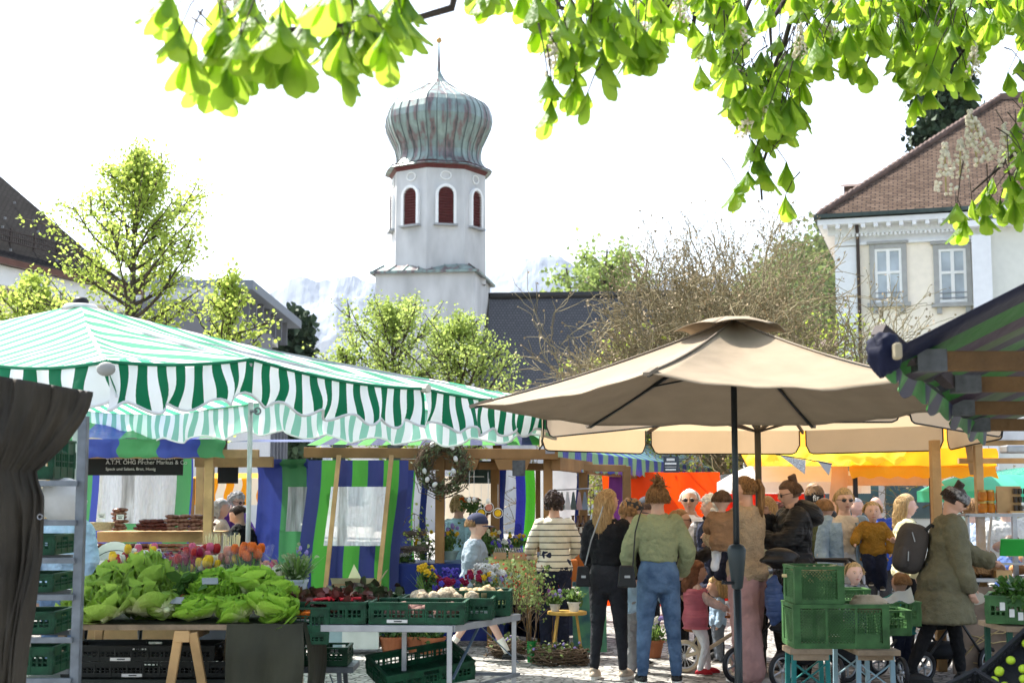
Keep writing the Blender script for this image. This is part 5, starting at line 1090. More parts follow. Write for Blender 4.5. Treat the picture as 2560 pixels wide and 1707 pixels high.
person('blonde woman in pale green jacket and black trousers behind the thin bronze pole',px2(1922,13.9),13.9,HT(1240,13.9),165,top=(pale_green,.55,.04,0),legs=(blk_c,.012,.015,.85),shoes=(M('silver_shoe',(.4,.4,.42),rough=.4),blk_sh),hair=('long',HB,.26),seed=12,an={1:(.07,.02,.052),-1:(-.10,.04,.052)})
person('woman in black quilted puffer jacket with dark topknot and tortoiseshell sunglasses, smiling to the left',px2(1985,12.8),12.8,HT(1199,12.8),-82,top=(puff,.50,.055,.02,'puffer_jacket'),legs=(blk_c,.01,0),shoes=(blk_sh,blk_sh),hair=('bun',HBr,(0,.28,.52)),glasses='dark',hpit=14,arms={-1:((.0,-.10,-.15),(.05,-.14,.0)),1:((.02,-.08,-.165),(-.05,-.2,-.12))},curl=1.0,seed=13)
g=MB(); g.ball((0,0,0),(.17,.16,.11),18,12,fn=lambda d,v:v*(1+.12*mn.noise(d*3))); h_=[o for o in bpy.data.objects if o.get('label','').startswith('woman in black quilted')][0]; q=g.build('hood',puff,h_,smooth=True); q.location=(0,.13,HT(1199,12.8)-.30); q.rotation_euler=(R(-25),0,0)
person('person with black patterned headscarf and grey hood seen from behind, right of the puffer jacket',px2(2040,15.0),15.0,HT(1207,15.0),185,top=(dgrey,.62,.035,0),legs=(blk_c,.02,.02),shoes=(blk_sh,blk_sh),hair=('bun',HLb,(0,.36,.22)),seed=14)
person('person in olive green anorak turned away behind the black puffer jacket',px2(2065,14.0),14.0,1.56,150,top=(cloth('dark_green_anorak',(.10,.12,.06)),.56,.05,.03),legs=(dgrey,.015,0),hair=('short',HLb),face=False,seed=15)
person('woman in light denim jacket over cream top with tortoiseshell sunglasses, carrying a toddler',px2(2115,13.5),13.5,HT(1219,13.5),8,skin='pale',top=(cream_c,.56,.012,0,'top'),vest=(lt_denim,.60,.032,22),legs=(white_c,.012,.01),hair=('pony',HP),glasses='dark',hyaw=-4,arms={1:((.05,-.05,-.18),(.10,-.2,-.12)),-1:((-.05,.0,-.18),(-.06,-.10,-.30))},seed=16,curl=.7)
for s in(1,-1):
    h_=[o for o in bpy.data.objects if o.get('label','').startswith('woman in light denim')][0]; H_=HT(1219,13.5); B_=H_-.225; a={1:((.05,-.05,-.18),(.10,-.2,-.12)),-1:((-.05,.0,-.18),(-.06,-.10,-.30))}[s]; S_=Vector((s*.118*B_,0,.925*B_)); g=MB(); limb(g,[S_,S_+Vector(a[0])*B_,S_+(Vector(a[0])*.1+Vector(a[1])*.9)*B_],[.075,.064,.05]); remesh(g.build('sleeve',lt_denim,h_,smooth=True),.0105,2,.02,.08)
h_=[o for o in bpy.data.objects if o.get('label','').startswith('older white haired man')][0]; H_=HT(1220,14.6); B_=H_-.235
for s in(1,-1):
    a={-1:((-.02,-.06,-.17),(.06,-.2,-.10)),1:((.03,.02,-.185),(.03,-.05,-.34))}[s]; S_=Vector((s*.135*B_,0,.925*B_)); g=MB(); limb(g,[S_,S_+Vector(a[0])*B_,S_+(Vector(a[0])*.1+Vector(a[1])*.9)*B_],[.08,.066,.05]); remesh(g.build('sleeve',blk_c,h_,smooth=True),.0105,2,.02,.08)
person('blond toddler in mustard hooded top held by the denim jacket woman',px2(2186,13.3),13.3,.88,-8,hh=.195,z0=ZZ(1250,13.3)-.88,skin='pale',wide=1.15,top=(cloth('mustard_fleece',(.30,.155,.02),bump=.6,bsc=50),.48,.03,0,'hoodie'),legs=(navy_c,.022,.01),socks=cloth('grey_sock',(.3,.3,.32)),shoes=(dgrey,sole_w),hair=('short',HP),arms={1:((.09,-.02,-.16),(.08,-.08,-.32)),-1:((-.10,-.03,-.13),(-.12,-.14,-.2))},kn={1:(.08,-.13,.40),-1:(-.08,-.13,.42)},an={1:(.08,-.08,.14),-1:(-.05,-.08,.2)},curl=.6,seed=17)
person('blond toddler in dark patterned jacket sitting in a pushchair behind the green crates',px2(2136,12.0),12.0,.80,5,hh=.185,z0=ZZ(1402,12.0)-.80,skin='pale',wide=1.2,top=(M('speckled_jacket',(.02,.03,.04),var=.9,scl=25,c2=(.3,.32,.35)),.5,.025,0),legs=(navy_c,.015,0),hair=('short',HP),kn={1:(.09,-.25,.58),-1:(-.09,-.25,.58)},an={1:(.09,-.3,.3),-1:(-.09,-.3,.3)},seed=18)
person('small child in teal hooded top with light brown hair beside the olive coat woman',px2(2252,12.9),12.9,HT(1428,12.9),-150,hh=.19,wide=1.15,top=(cloth('teal_fleece',(.03,.22,.22)),.5,.03,.01,'hoodie'),legs=(navy_c,.015,0),shoes=(blk_sh,sole_w),hair=('short',HLb),arms={1:((.12,-.08,-.06),(.26,-.16,-.1)),-1:((-.05,-.08,-.13),(-.03,-.2,-.16))},seed=19)
person('bald older man in dark jacket far behind the denim jacket woman',px2(2145,17),17,HT(1243,17),20,sex='m',skin='fair',top=(blk_c,.55,.03,0),legs=(dgrey,.01,0),hair=('thin',HG),face=False,seed=20)
person('bald man in royal blue jacket bending behind the mustard toddler',px2(2196,16.5),16.5,HT(1240,16.5),-30,sex='m',skin='fair',top=(cloth('royal_blue',(.03,.06,.25)),.55,.04,0),legs=(dgrey,.01,0),face=False,seed=21)
person('woman with long blonde hair and pale yellow jacket before the white van',px2(2268,14.6),14.6,HT(1234,14.6),85,skin='pale',top=(cloth('pale_yellow',(.58,.55,.33)),.56,.03,0),legs=(blk_c,.01,0),shoes=(blk_sh,blk_sh),hair=('long',HP,.27),seed=22)
person('woman in long grey green wool coat with topknot and patterned headband',px2(2356,12.25),12.25,1.66,82,skin='fair',top=(cloth('grey_green_wool',(.125,.115,.068),bump=.3,bsc=80),.36,.05,.32,'wool_coat'),legs=(blk_c,.006,0,.9,'leggings'),shoes=(blk_sh,blk_sh),hair=('bun',HD,(0,.12,.56)),glasses='clear',hpit=30,lean=(0,-.06),arms={-1:((-.02,-.03,-.19),(-.03,-.08,-.36)),1:((.03,-.10,-.165),(.0,-.25,-.22))},an={1:(.05,-.10,.052),-1:(-.05,.22,.052)},kn={1:(.05,-.07,.325),-1:(-.05,.09,.33)},seed=23)
h_=[o for o in bpy.data.objects if o.get('label','').startswith('woman in long grey green')][0]; g=MB(); hc_=Vector((0,-.14,1.56)); rm=Matrix.Rotation(R(30),3,'X')
g.ball(hc_,(.335*.225+.026,.41*.225+.026,.5*.225),22,12,rot=rm,fn=lambda d,v:Vector((v.x,v.y,max(-.02,min(.055,v.z))))); g.build('headband',M('paisley_band',(.08,.08,.085),var=.8,scl=40,c2=(.3,.3,.3)),h_,smooth=True)
person('woman with brown bun and light blue striped top behind the bakery counter glass',px2(2436,15.2),15.2,HT(1246,15.2),95,top=(cloth('light_blue_top',(.35,.45,.6)),.55,.025,0),legs=(navy_c,.01,0),hair=('bun',HDb,(0,.3,.3)),seed=24)
person('adult in pale grey anorak standing behind the bakery display case',px2(2520,14.8),14.8,1.56,170,top=(cloth('pale_anorak',(.50,.50,.46)),.5,.05,0),legs=(blk_c,.01,0),hair=('short',HBr),face=False,seed=25)
person('child with brown hair seen through the bakery glass',px2(2532,13.9),13.9,HT(1335,13.9),-60,hh=.2,top=(cloth('blue_top',(.05,.1,.3)),.5,.025,0),legs=(navy_c,.01,0),hair=('short',HBr),seed=26)
person('woman with auburn hair far behind, left of the puffer jacket woman',px2(1947,16.5),16.5,HT(1257,16.5),100,top=(blk_c,.5,.03,0),legs=(blk_c,.01,0),hair=('curly',M('hair_auburn',(.10,.035,.02),var=.4,scl=25)),face=False,seed=27)
person('man in dark cap far behind, left of the sunglasses man',px2(1618,15.8),15.8,HT(1243,15.8),190,sex='m',top=(dgrey,.55,.03,0),legs=(blk_c,.01,0),hair=('short',HBr),cap=M('cap_dark',(.03,.035,.045)),face=False,seed=28)
tee=cloth('grey_blue_tee',(.24,.29,.35)); 
person('boy in navy cap and grey blue T-shirt walking to the right with bright patterned socks',px2(1180,14.0),14.0,HT(1284,14.0),86,hh=.215,sex='m',skin='pale',sleeve=.5,top=(tee,.575,.022,.0,'tshirt'),legs=(cloth('grey_shorts',(.17,.18,.2)),.022,.02,.52,'shorts'),socks=MS('sock_pattern',['#e9e3d8','#e5c63a','#e48aa0','#5fae3f'],axis=1),shoes=(blk_sh,dgrey),hair=('short',HLb),cap=M('cap_navy',(.03,.035,.075),rough=.8),an={1:(.05,.20,.07),-1:(-.05,-.30,.06)},kn={1:(.05,.02,.325),-1:(-.05,-.15,.335)},arms={-1:((-.03,.03,-.185),(-.05,-.04,-.34)),1:((.03,-.06,-.18),(.03,-.14,-.31))},lean=(0,-.03),seed=29)
person('curly dark haired woman from behind in cream jumper with thin black stripes',px2(1386,14.4),14.4,HT(1228,14.4),185,top=(None,.60,.018,0,'striped_jumper'),legs=(navy_c,.012,.005,.98,'jeans'),shoes=(blk_sh,blk_sh),hair=('curly',HD),arms={1:((.055,-.02,-.17),(.03,-.15,-.24)),-1:((-.055,-.02,-.17),(-.02,-.16,-.22))},wide=1.0,seed=30)
def stripe_obj(name,a,b,period,frac,rough=.85):
    m,nt,bs,out=_base(name); L=nt.links.new; tc=nt.nodes.new('ShaderNodeTexCoord'); sp=nt.nodes.new('ShaderNodeSeparateXYZ'); L(tc.outputs['Object'],sp.inputs[0])
    d=nt.nodes.new('ShaderNodeMath'); d.operation='DIVIDE'; d.inputs[1].default_value=period; L(sp.outputs[2],d.inputs[0]); f=nt.nodes.new('ShaderNodeMath'); f.operation='FRACT'; L(d.outputs[0],f.inputs[0])
    r=nt.nodes.new('ShaderNodeValToRGB'); r.color_ramp.interpolation='CONSTANT'; e=r.color_ramp.elements; e[0].color=(*col(a),1); e[1].position=frac; e[1].color=(*col(b),1); L(f.outputs[0],r.inputs[0]); L(r.outputs[0],bs.inputs['Base Color']); bs.inputs['Roughness'].default_value=rough; return m
for o in bpy.data.objects:
    if o.name.startswith('striped_jumper') and o.type=='MESH': o.data.materials[0]=stripe_obj('jumper_stripes',(.62,.57,.44),(.04,.035,.035),.062,.82)
person('woman with fair hair and light blue blouse tending the flower stall behind the wreath post',px2(1146,16.7),16.7,HT(1240,16.7),150,top=(cloth('sky_blouse',(.35,.55,.62)),.55,.02,0,'blouse'),legs=(navy_c,.01,0),hair=('curly',HP),seed=31)
person('person in black coat bending at the back of the flower stall',px2(1238,16.9),16.9,HT(1262,16.9),-70,top=(blk_c,.45,.04,0,'coat'),legs=(blk_c,.01,0),hair=('short',HBr),hpit=20,lean=(0,-.12),face=False,seed=32)
person('grey haired woman in cream coat facing right beside the meat stall post',px2(546,17.6),17.6,HT(1246,17.6),95,skin='pale',top=(cream_c,.5,.03,0,'coat'),legs=(dgrey,.01,0),hair=('long',HG,.14),seed=33)
person('curly grey haired woman in purple jacket at the end of the meat stall',px2(583,17.9),17.9,HT(1228,17.9),60,skin='pale',top=(cloth('purple_jacket',(.14,.05,.32)),.55,.03,0),legs=(dgrey,.01,0),hair=('curly',HG),glasses='clear',hpit=15,seed=34,arms={1:((.0,-.1,-.15),(.0,-.2,-.16))})
person('man in black coat bowing his head behind the metal tent pole',px2(622,17.2),17.2,HT(1260,17.2),-100,sex='m',top=(blk_c,.5,.04,0,'coat'),legs=(blk_c,.01,0),hair=('short',HD),hpit=30,lean=(0,-.10),face=False,seed=35)
person('little girl in pink quilted vest sitting on a cream balance bike, red shoes',px2(1738,12.85),12.85,HT(1400,12.85)+.0,95,hh=.195,skin='fair',wide=1.1,top=(cloth('floral_sleeve',(.62,.45,.40),var=.15,scl=40),.58,.012,0,'blouse'),vest=(cloth('pink_puffer',(.50,.13,.17),rough=.5,bump=.9,bsc=9,bstretch=(.3,.3,4)),.50,.03,8),legs=(white_c,.006,0,.98,'leggings'),shoes=(M('red_shoe',(.42,.02,.03),rough=.5),M('red_sole',(.3,.02,.03))),hair=('long',M('hair_chestnut',(.20,.09,.05),var=.4,scl=25),.17),arms={1:((.03,-.14,-.13),(.02,-.30,-.20)),-1:((-.03,-.14,-.13),(-.02,-.30,-.20))},an={1:(.05,-.14,.06),-1:(-.07,-.02,.06)},kn={1:(.07,-.12,.33),-1:(-.09,-.1,.33)},curl=1.0,seed=36)
person('small fair child in denim jacket facing left behind the mauve trousers',px2(1793,13.8),13.8,HT(1440,13.8),-85,hh=.185,wide=1.1,top=(lt_denim,.55,.02,0),legs=(cloth('slate_trousers',(.12,.14,.17)),.015,0),shoes=(dgrey,sole_w),hair=('long',HP,.1),seed=37)
person('person in pale denim shirt and jeans standing behind the steel rack',px2(160,10.6),10.6,HT(1215,10.6),170,top=(lt_denim,.6,.03,0,'shirt'),legs=(blue_jean,.01,0,.98,'jeans'),shoes=(blk_sh,sole_w),hair=('short',HBr),face=False,seed=38)
h_=[o for o in bpy.data.objects if o.get('label','').startswith('person with black patterned headscarf')][0]; H_=HT(1207,15.0); g=MB()
g.ball((0,.0,H_-.125),(.101,.119,.12),24,14,fn=lambda d,v:Vector((v.x,v.y,max(-.075,min(.03,v.z))))); sf_=g.build('headscarf',M('scarf_black',(.012,.012,.013),rough=.8),h_,smooth=True)
textobj('fit',.085,M('lettering_white',(.75,.73,.68)),sf_,(.05,.122,H_-.185),rot=(R(90),0,R(180)),ext=.003)
# ================= goods and objects
dkgreen=M('dark_green_plastic',(.006,.05,.022),rough=.45,var=.45,scl=14); ltgreen=M('crate_green_plastic',(.048,.125,.04),rough=.55,var=.35,scl=12); blkpl=M('black_tray_plastic',(.02,.021,.024),rough=.45)
labm=M('label_white',(.62,.62,.58)); labk=M('label_ink',(.06,.06,.06)); canvas=M('dark_tarp',(.036,.036,.021),rough=.6,var=.3,scl=3,bump=.6,bsc=6,bstretch=(1,1,.4)); brown_tarp=M('grey_brown_tarp',(.030,.025,.018),rough=.6,var=.45,scl=3,bump=1.0,bsc=5,bstretch=(1.5,1.5,.35))
def crate(label,loc,w=.6,d=.4,h=.14,mat=None,style='slot',rz=0,rot=None,strips=(1,),group=None,cat='crate'):
    mat=mat or dkgreen; o=empty('crate',loc,rz,label,cat,group)
    if rot: o.rotation_euler=rot
    g=MB(); t=.012; g.box((0,0,.006),(w-.02,d-.02,.008))
    for i in range(int(w/.045)): g.box((-w/2+.03+i*.045,0,.012),(.006,d-.03,.004))
    for (L_,n,ax) in((w,d,0),(d,w,1)):
        for s in(-1,1):
            def bx(u,z,du,dz,th=t,off=0):
                q=s*(n/2-th/2+off)
                if ax==0: g.box((u,q,z),(du,th,dz))
                else: g.box((q,u,z),(th,du,dz))
            l2=L_-2*t-.002 if ax else L_
            bx(0,h-.007,L_+.012 if not ax else L_-.03,.014,.02,.004)
            if style=='slot':
                bx(0,h*.17,l2,h*.30,t*.7); 
                hw=.12 if L_>.5 else .09
                for q in(-1,1): bx(q*(l2/2-(l2/2-hw/2)/2),h*.80,(l2/2-hw/2),h*.26,t*.7)
                bx(0,h*.66,l2,.008,t)
                k=int(l2/.028)
                for i in range(k+1): bx(-l2/2+i*l2/k,h*.5,.007 if i%3 else .012,h*.42,t*.8)
                bx(0,h*.45,l2,.006,t*.9)
                k=int(l2/.1)
                for i in range(k+1): bx(-l2/2+.006+i*(l2-.012)/k,h*.5,.012,h-.02,t,.003)
            else:
                bx(0,h*.06,l2,h*.13,t); bx(0,h*.93,l2,h*.05,t,.003); bx(0,h*.86,l2,.006,t*.8); k=3 if L_>.5 else 1
                for i in range(k+1):
                    u=-l2/2+.02+i*(l2-.04)/k; bx(u,h*.5,.045 if i in(0,k) else .018,h-.02,t,.002)
                for i in range(k):
                    a=-l2/2+.045+i*(l2-.04)/k+(0 if i==0 else -.016); b=-l2/2+(i+1)*(l2-.04)/k-(.01 if i==k-1 else -.01); z0,z1=h*.12,h*.84; st=.021; H_=z1-z0; 
                    c=a-H_
                    while c<b:
                        for sg in(1,-1):
                            x0,x1=c,c+H_; za,zb=(z0,z1) if sg>0 else (z1,z0)
                            t0=max(0,(a-x0)/H_); t1=min(1,(b-x0)/H_)
                            if t1-t0>.03:
                                q=s*(n/2-t*.6); A_=(x0+t0*H_,za+(zb-za)*t0); B_=(x0+t1*H_,za+(zb-za)*t1)
                                p0=Vector((A_[0],q,A_[1])) if ax==0 else Vector((q,A_[0],A_[1])); p1=Vector((B_[0],q,B_[1])) if ax==0 else Vector((q,B_[0],B_[1])); g.bar(p0,p1,.0065,.004,up=(0,1,0) if ax==0 else (1,0,0))
                        c+=st
                if k>1: bx(l2/2-.14,h*.22,.16,h*.22,t,.001)
    for sx in(-1,1):
        for sy in(-1,1): g.box((sx*(w/2-.014),sy*(d/2-.014),h/2-.002),(.03,.03,h-.012))
    g.build('body',mat,o,bevel=.0015)
    for s in strips:
        if s:
            l=MB(); l.box((-.12 if w>.5 else 0,-d/2-.009,h*.16),(.13,.003,.02)); lo=l.build('label_strip',labm,o,bevel=.001); l=MB(); l.box((-.115 if w>.5 else 0,-d/2-.0115,h*.16),(.05,.002,.008)); l.build('print',labk,lo)
    return o
# ---- lettuce table
def veg_table():
    Y=8.9; z=.78; x0,x1=XX(165,Y,1550),XX(758,Y,1550); o=empty('trestle_table',((x0+x1)/2,Y+.4,0),0,'long trestle table with dark olive tarpaulin carrying the lettuces','table'); T=Vector(o.location)
    g=MB(); g.box(Vector(((x0+x1)/2-.02,Y+.42,z-.02))-T,(x1-x0-.06,.82,.035)); g.build('tabletop',wood_old,o,bevel=.004)
    g=MB(); g.grid(lambda u,v:Vector((x0+(x1-x0)*u,Y+.005+.83*v,z+.004+.006*mn.noise(Vector((u*12,v*8,0)))))-T,50,16); xa=XX(568,Y,1550)
    def dr(u,v):
        r=(.5-.5*math.cos(min(1,v*6)*math.pi/2*2)) if v<1/6 else 1; sx=1.0-.03*v; fold=.03*math.sin(u*11+v*3)*v+.015*math.sin(u*27)*v
        return Vector((xa+(x1-xa)*u*sx+.02*math.sin(v*5)*u,Y-.01-.03*min(1,v*4)+fold,z+.003-.72*v+.006*mn.noise(Vector((u*9,v*9,2)))))-T
    g.grid(dr,30,24)
    def dr2(u,v):
        p=dr(1,v)+T; return Vector((p.x+.03*math.sin(v*3)+.03*math.sin(u*7)*v,p.y+.83*u,p.z))-T
    g.grid(dr2,20,16); g.build('tarpaulin',canvas,o,smooth=True)
    for (px,py0,px1,Yy) in((448,1585,425,Y+.02),(482,1585,500,Y+.02),(578,1585,560,Y+.5),(250,1640,236,Y+.7)):
        a=Vector((XX(px,Yy,1590),Yy,z-.05)); b=Vector((a.x+(px1-px)/3556*Yy*2.2,Yy-.0+(.1 if px<470 else .22),0)); g=MB(); g.bar(a-T,b-T,.055,.035,up=(0,1,0)); g.build('leg',wood_lt if px<520 else wood_old,o,bevel=.003)
    g=MB(); g.box(Vector((XX(463,Y),Y+.3,z-.075))-T,(.09,.6,.07)); g.build('crossbeam',wood_lt,o,bevel=.003)
    for (px,zz,w_) in((300,.56,.95),(330,.46,1.15)):
        c=crate('black stacked crate on the frame under the lettuce table, %s of the two'%('upper' if zz>.5 else 'lower'),(XX(px+55,Y+.35,1600),Y+.5,zz-.04),w=w_,d=.4,h=.10,mat=M('crate_black',(.012,.014,.012),rough=.6),strips=(1,))  # black is the crates' own plastic colour
    o2=empty('folding_table',(XX(380,Y+.5),Y+.5,0),0,'dark low folding table standing below the lettuce table','table')
    g=MB(); g.box((0,0,.40),(1.5,.5,.03)); g.build('tabletop',M('dark_slab',(.02,.025,.02),rough=.5),o2,bevel=.005)
    for sx in(-.62,.55):
        for sy in(-.2,.2): g=MB(); g.bar((sx,sy,.39),(sx+(.06 if sx<0 else -.06),sy,0),.035,.035); g.build('leg',steel,o2)
    g=MB(); g.bar((-.62,-.2,.06),(.55,-.2,.06),.02); g.build('stretcher',steel,o2)
veg_table()
def leafmat(name,edge,mid,rib,t,tcol):
    m,nt,b,out=_base(name); L=nt.links.new; tc=nt.nodes.new('ShaderNodeTexCoord'); sp=nt.nodes.new('ShaderNodeSeparateXYZ'); L(tc.outputs['UV'],sp.inputs[0])
    n=nt.nodes.new('ShaderNodeTexNoise'); n.inputs['Scale'].default_value=18; n.inputs['Detail'].default_value=4; L(tc.outputs['Object'],n.inputs[0])
    def mth(op,a,b_): q=nt.nodes.new('ShaderNodeMath'); q.operation=op; [L(x,q.inputs[i]) if hasattr(x,'links') else setattr(q.inputs[i],'default_value',x) for i,x in enumerate((a,b_))]; return q.outputs[0]
    v=mth('ADD',sp.outputs[1],mth('MULTIPLY',mth('SUBTRACT',n.outputs[0],.5),.5)); cu=mth('MULTIPLY',mth('ABSOLUTE',mth('SUBTRACT',sp.outputs[0],.5),0),7.0); v=mth('MULTIPLY',v,mth('ADD',mth('MINIMUM',cu,.45),.55))
    r=nt.nodes.new('ShaderNodeValToRGB'); e=r.color_ramp.elements; e[0].position=.12; e[0].color=(*rib,1); e[1].position=.85; e[1].color=(*edge,1); q=e.new(.45); q.color=(*mid,1); L(v,r.inputs[0])
    _finish(nt,b,out,r.outputs[0],.42,.6,55,0,t,tcol,tc.outputs['Object']); return m
lett=leafmat('butterhead',(.22,.42,.035),(.33,.55,.075),(.68,.74,.36),.35,(.50,.75,.10)); lett2=leafmat('frilly_lettuce',(.20,.34,.04),(.36,.50,.11),(.70,.72,.42),.32,(.5,.7,.13)); lettw=M('lettuce_rib',(.62,.66,.38),rough=.45,trans=.3)
def lettuce_mesh(seed,frill,mat):
    rng=np.random.default_rng(seed); g=MB(); n=24
    for i in range(n):
        t=i/n; az=i*2.399; open_=.10+1.2*t; sz=.060+.045*t; base=Vector((0,0,.015+.03*(1-t))); ph=rng.uniform(0,6)
        def fn(u,v):
            w_=(u-.5)*2; L_=sz*1.55*v; wid=sz*1.25*max(0.02,math.sin(math.pi*min(1,.10+.90*v**1.35)))**.55*w_
            ang=open_*(1.15-.45*v*(1.2-t)); r=L_*math.sin(ang); z=L_*math.cos(ang)*.95; cup=.55*w_*w_*sz*(1-.3*t)*math.sin(v*3)
            ruf=frill*v*v*(abs(w_)*.7+.5)*math.sin(w_*9+ph)+frill*.5*v*math.sin(w_*21+v*7+ph)
            x=r-cup*math.cos(ang)*.9+ruf*.5; zz=z+cup*math.sin(ang)*.6+ruf
            return base+Vector((x*math.cos(az)-wid*math.sin(az),x*math.sin(az)+wid*math.cos(az),zz))
        g.grid(fn,14,10)
    return g
def place_lettuces():
    Y=8.95; z=.79; protos=[]
    for k in range(4):
        fr=k%2; o=lettuce_mesh(40+k,.030 if fr else .012,None).build('lettuce',lett2 if fr else lett,smooth=True); protos.append(o)
    spots=[]; P2=lambda px,py,Yy:(XX(px,Yy,py),Yy,ZZ(py,Yy))
    fr=[(228,1535,9.05),(285,1540,8.98),(345,1530,9.02),(395,1535,9.25),(255,1500,9.2),(310,1490,9.2),(365,1480,9.25),(430,1500,9.3),(290,1450,9.45),(345,1440,9.4),(400,1440,9.45),(450,1465,9.45),(375,1425,9.55)]
    bh=[(500,1540,9.02),(555,1540,9.0),(610,1540,9.0),(665,1540,9.0),(715,1540,9.05),(520,1500,9.2),(575,1495,9.18),(635,1490,9.15),(690,1505,9.15),(730,1510,9.25),(590,1450,9.3),(650,1455,9.35),(545,1460,9.4),(480,1455,9.5)]
    used=set(); row={1540:'front row',1535:'front row',1530:'front row'}
    rng=random.Random(5)
    for kind,L_ in((1,fr),(0,bh)):
        nm=['butterhead lettuce','frilly pale lettuce'][kind]
        for i,(px,py,Yy) in enumerate(L_):
            pk=kind+2*(i%2); src=protos[pk]; o=src if pk not in used else copytree(src); used.add(pk); o.location=P2(px,py+(14 if py>1478 else 48),Yy); s=rng.uniform(.85,1.28); o.scale=(s,s,s*rng.uniform(.9,1.1)); o.rotation_euler=(rng.uniform(-.1,.75),rng.uniform(-.35,.35),rng.uniform(0,6.28))
            o.scale.z*=1.15
            level='front' if py>=1530 else 'middle' if py>=1478 else 'top'
            tag(o,'%s in the %s layer of the %s heap, %s from its left end'%(nm,level,'right' if kind==0 else 'left',['first','second','third','fourth','fifth'][[q for q in L_ if ('front' if q[1]>=1530 else 'middle' if q[1]>=1478 else 'top')==level].index((px,py,Yy))]),'lettuce','lettuces heaped on the trestle table')
    for src in protos: pass
place_lettuces()
# pale cut lettuce lying with its stem forward
g=lettuce_mesh(77,.02,None); o=g.build('lettuce',lett2,smooth=True); o.location=(XX(410,8.9,1520),8.97,.86); o.rotation_euler=(-1.25,.1,.5); o.scale=(.8,.62,1.0); tag(o,'pale loose lettuce lying on its side showing the cut white stem at the table edge','lettuce')
g=MB(); g.ball((0,0,.0),(.03,.03,.02),10,6); g.build('stem',lettw,o,smooth=True)
# radish bunches between the heaps
o=empty('radish_bunch',(XX(465,9.2,1500),9.15,.84),0,'bunch of red radishes with dark leaves between the two lettuce heaps','radishes'); rng=np.random.default_rng(3); g=MB()
for i in range(14): g.ball(tuple(rng.normal(size=3)*np.array([.05,.03,.035])+np.array([0,-.02,.02])),.018,8,6)
g.build('root',M('radish_red',(.35,.01,.03),rough=.35),o,smooth=True); scatter('leaf',rng.normal(size=(60,3))*.06+np.array([0,.04,.08]),.09,M('radish_leaf',(.05,.12,.02),var=.3,trans=.2),o,rng,LEAFT)
def tray_label(px,py,Yy,lab,r):
    o=empty('price_card',(XX(px,Yy,py),Yy,ZZ(py,Yy)),r,lab,'sign'); g=MB(); g.box((0,0,0),(.10,.006,.05),(R(-40),0,0)); g.build('card',M('card_grey',(.22,.24,.24),rough=.3),o,bevel=.001)
tray_label(525,1452,9.1,'blank grey price card stuck into the right lettuce heap',.3); tray_label(440,1500,9.0,'blank grey price card between the lettuce heaps',-.3)
# ---- flower bouquets
petal={}
def fm(c,n): return M('petal_'+n,c,rough=.5,var=.2,scl=30,trans=.3)
PC={'red':fm((.42,.02,.02),'red'),'yellow':fm((.75,.48,.02),'yellow'),'orange':fm((.72,.14,.01),'orange'),'pink':fm((.62,.12,.22),'pink'),'salmon':fm((.62,.25,.18),'salmon'),'white':fm((.74,.72,.66),'white'),'violet':fm((.22,.05,.30),'violet'),'blue':fm((.10,.07,.42),'blue'),'crimson':fm((.30,.01,.05),'crimson'),'lilac':fm((.35,.28,.6),'lilac'),'cream':fm((.75,.70,.50),'cream')}
stemm=M('stem_green',(.10,.20,.04),rough=.5,trans=.2); bladem=M('blade_green',(.10,.19,.05),rough=.45,var=.3,trans=.3,tcol=(.25,.4,.08)); celo=glass('cellophane',(.85,.88,.9),.07,.08); terr=M('terracotta',(.36,.13,.06),rough=.85,var=.2,bump=.2)
def blades(g,rng,n,h,r,w=.012,lean=.4):
    for i in range(n):
        a=rng.uniform(0,6.28); b=Vector((math.cos(a),math.sin(a),0))*rng.uniform(0,r*.5); l=h*rng.uniform(.6,1.05); le=rng.uniform(.1,lean); d=Vector((math.cos(a)*le,math.sin(a)*le,1)); x=Vector((-math.sin(a),math.cos(a),0)); c=[b+d*l*t+Vector((math.cos(a),math.sin(a),-.6))*(.25*le*l*t*t) for t in(0,.35,.7,1)]
        vs=[]; 
        for q,ww in zip(c,(.6,1,.75,.05)): vs+=[q-x*w*ww,q+x*w*ww]
        g.add(vs,[(0,1,3,2),(2,3,5,4),(4,5,7,6)])
def tulips(label,loc,cols,n=14,h=.32,r=.10,wrap=True,kind='tulip',seed=0):
    rng=np.random.default_rng(seed); o=empty('flower_bouquet',loc,0,label,'bouquet','flower bouquets behind the lettuces'); sg=MB(); lg=MB(); B={c:MB() for c in cols}
    for i in range(n):
        a=rng.uniform(0,6.28); q=math.sqrt(rng.random())*r; hh=h*rng.uniform(.82,1.05); top=Vector((math.cos(a)*q*1.3,math.sin(a)*q*1.1,hh)); sg.tube([Vector((math.cos(a)*q*.4,math.sin(a)*q*.4,0)),top*.6,top],.004,5)
        b=B[cols[i%len(cols)]]
        if kind=='tulip':
            for k in range(6):
                t=k*1.047+rng.uniform(-.1,.1); d=Vector((math.cos(t),math.sin(t),0)); b.ball(top+d*.011+Vector((0,0,.022)),(.017,.017,.036),6,5)
        else:
            for k in range(12): d=Vector(rng.normal(size=3)); d.z=abs(d.z)*1.6; b.ball(top+d*.016,.010,5,4)
    sg.build('stem',stemm,o); blades(lg,rng,n*3,h*.95,r,.014,.5); lg.build('leaf',bladem,o)
    for c in cols: B[c].build('blossom',PC[c],o,smooth=True)
    if wrap:
        g=MB(); g.grid(lambda u,v:Vector((math.cos(u*6.28)*(.035+(r+.045)*v**.8)*(1+.08*math.sin(u*31)),math.sin(u*6.28)*(.035+(r+.045)*v**.8),v*(h*1.04+.03*math.sin(u*19)))),28,6); g.build('cellophane',celo,o,smooth=True)
    return o
Yb=10.2
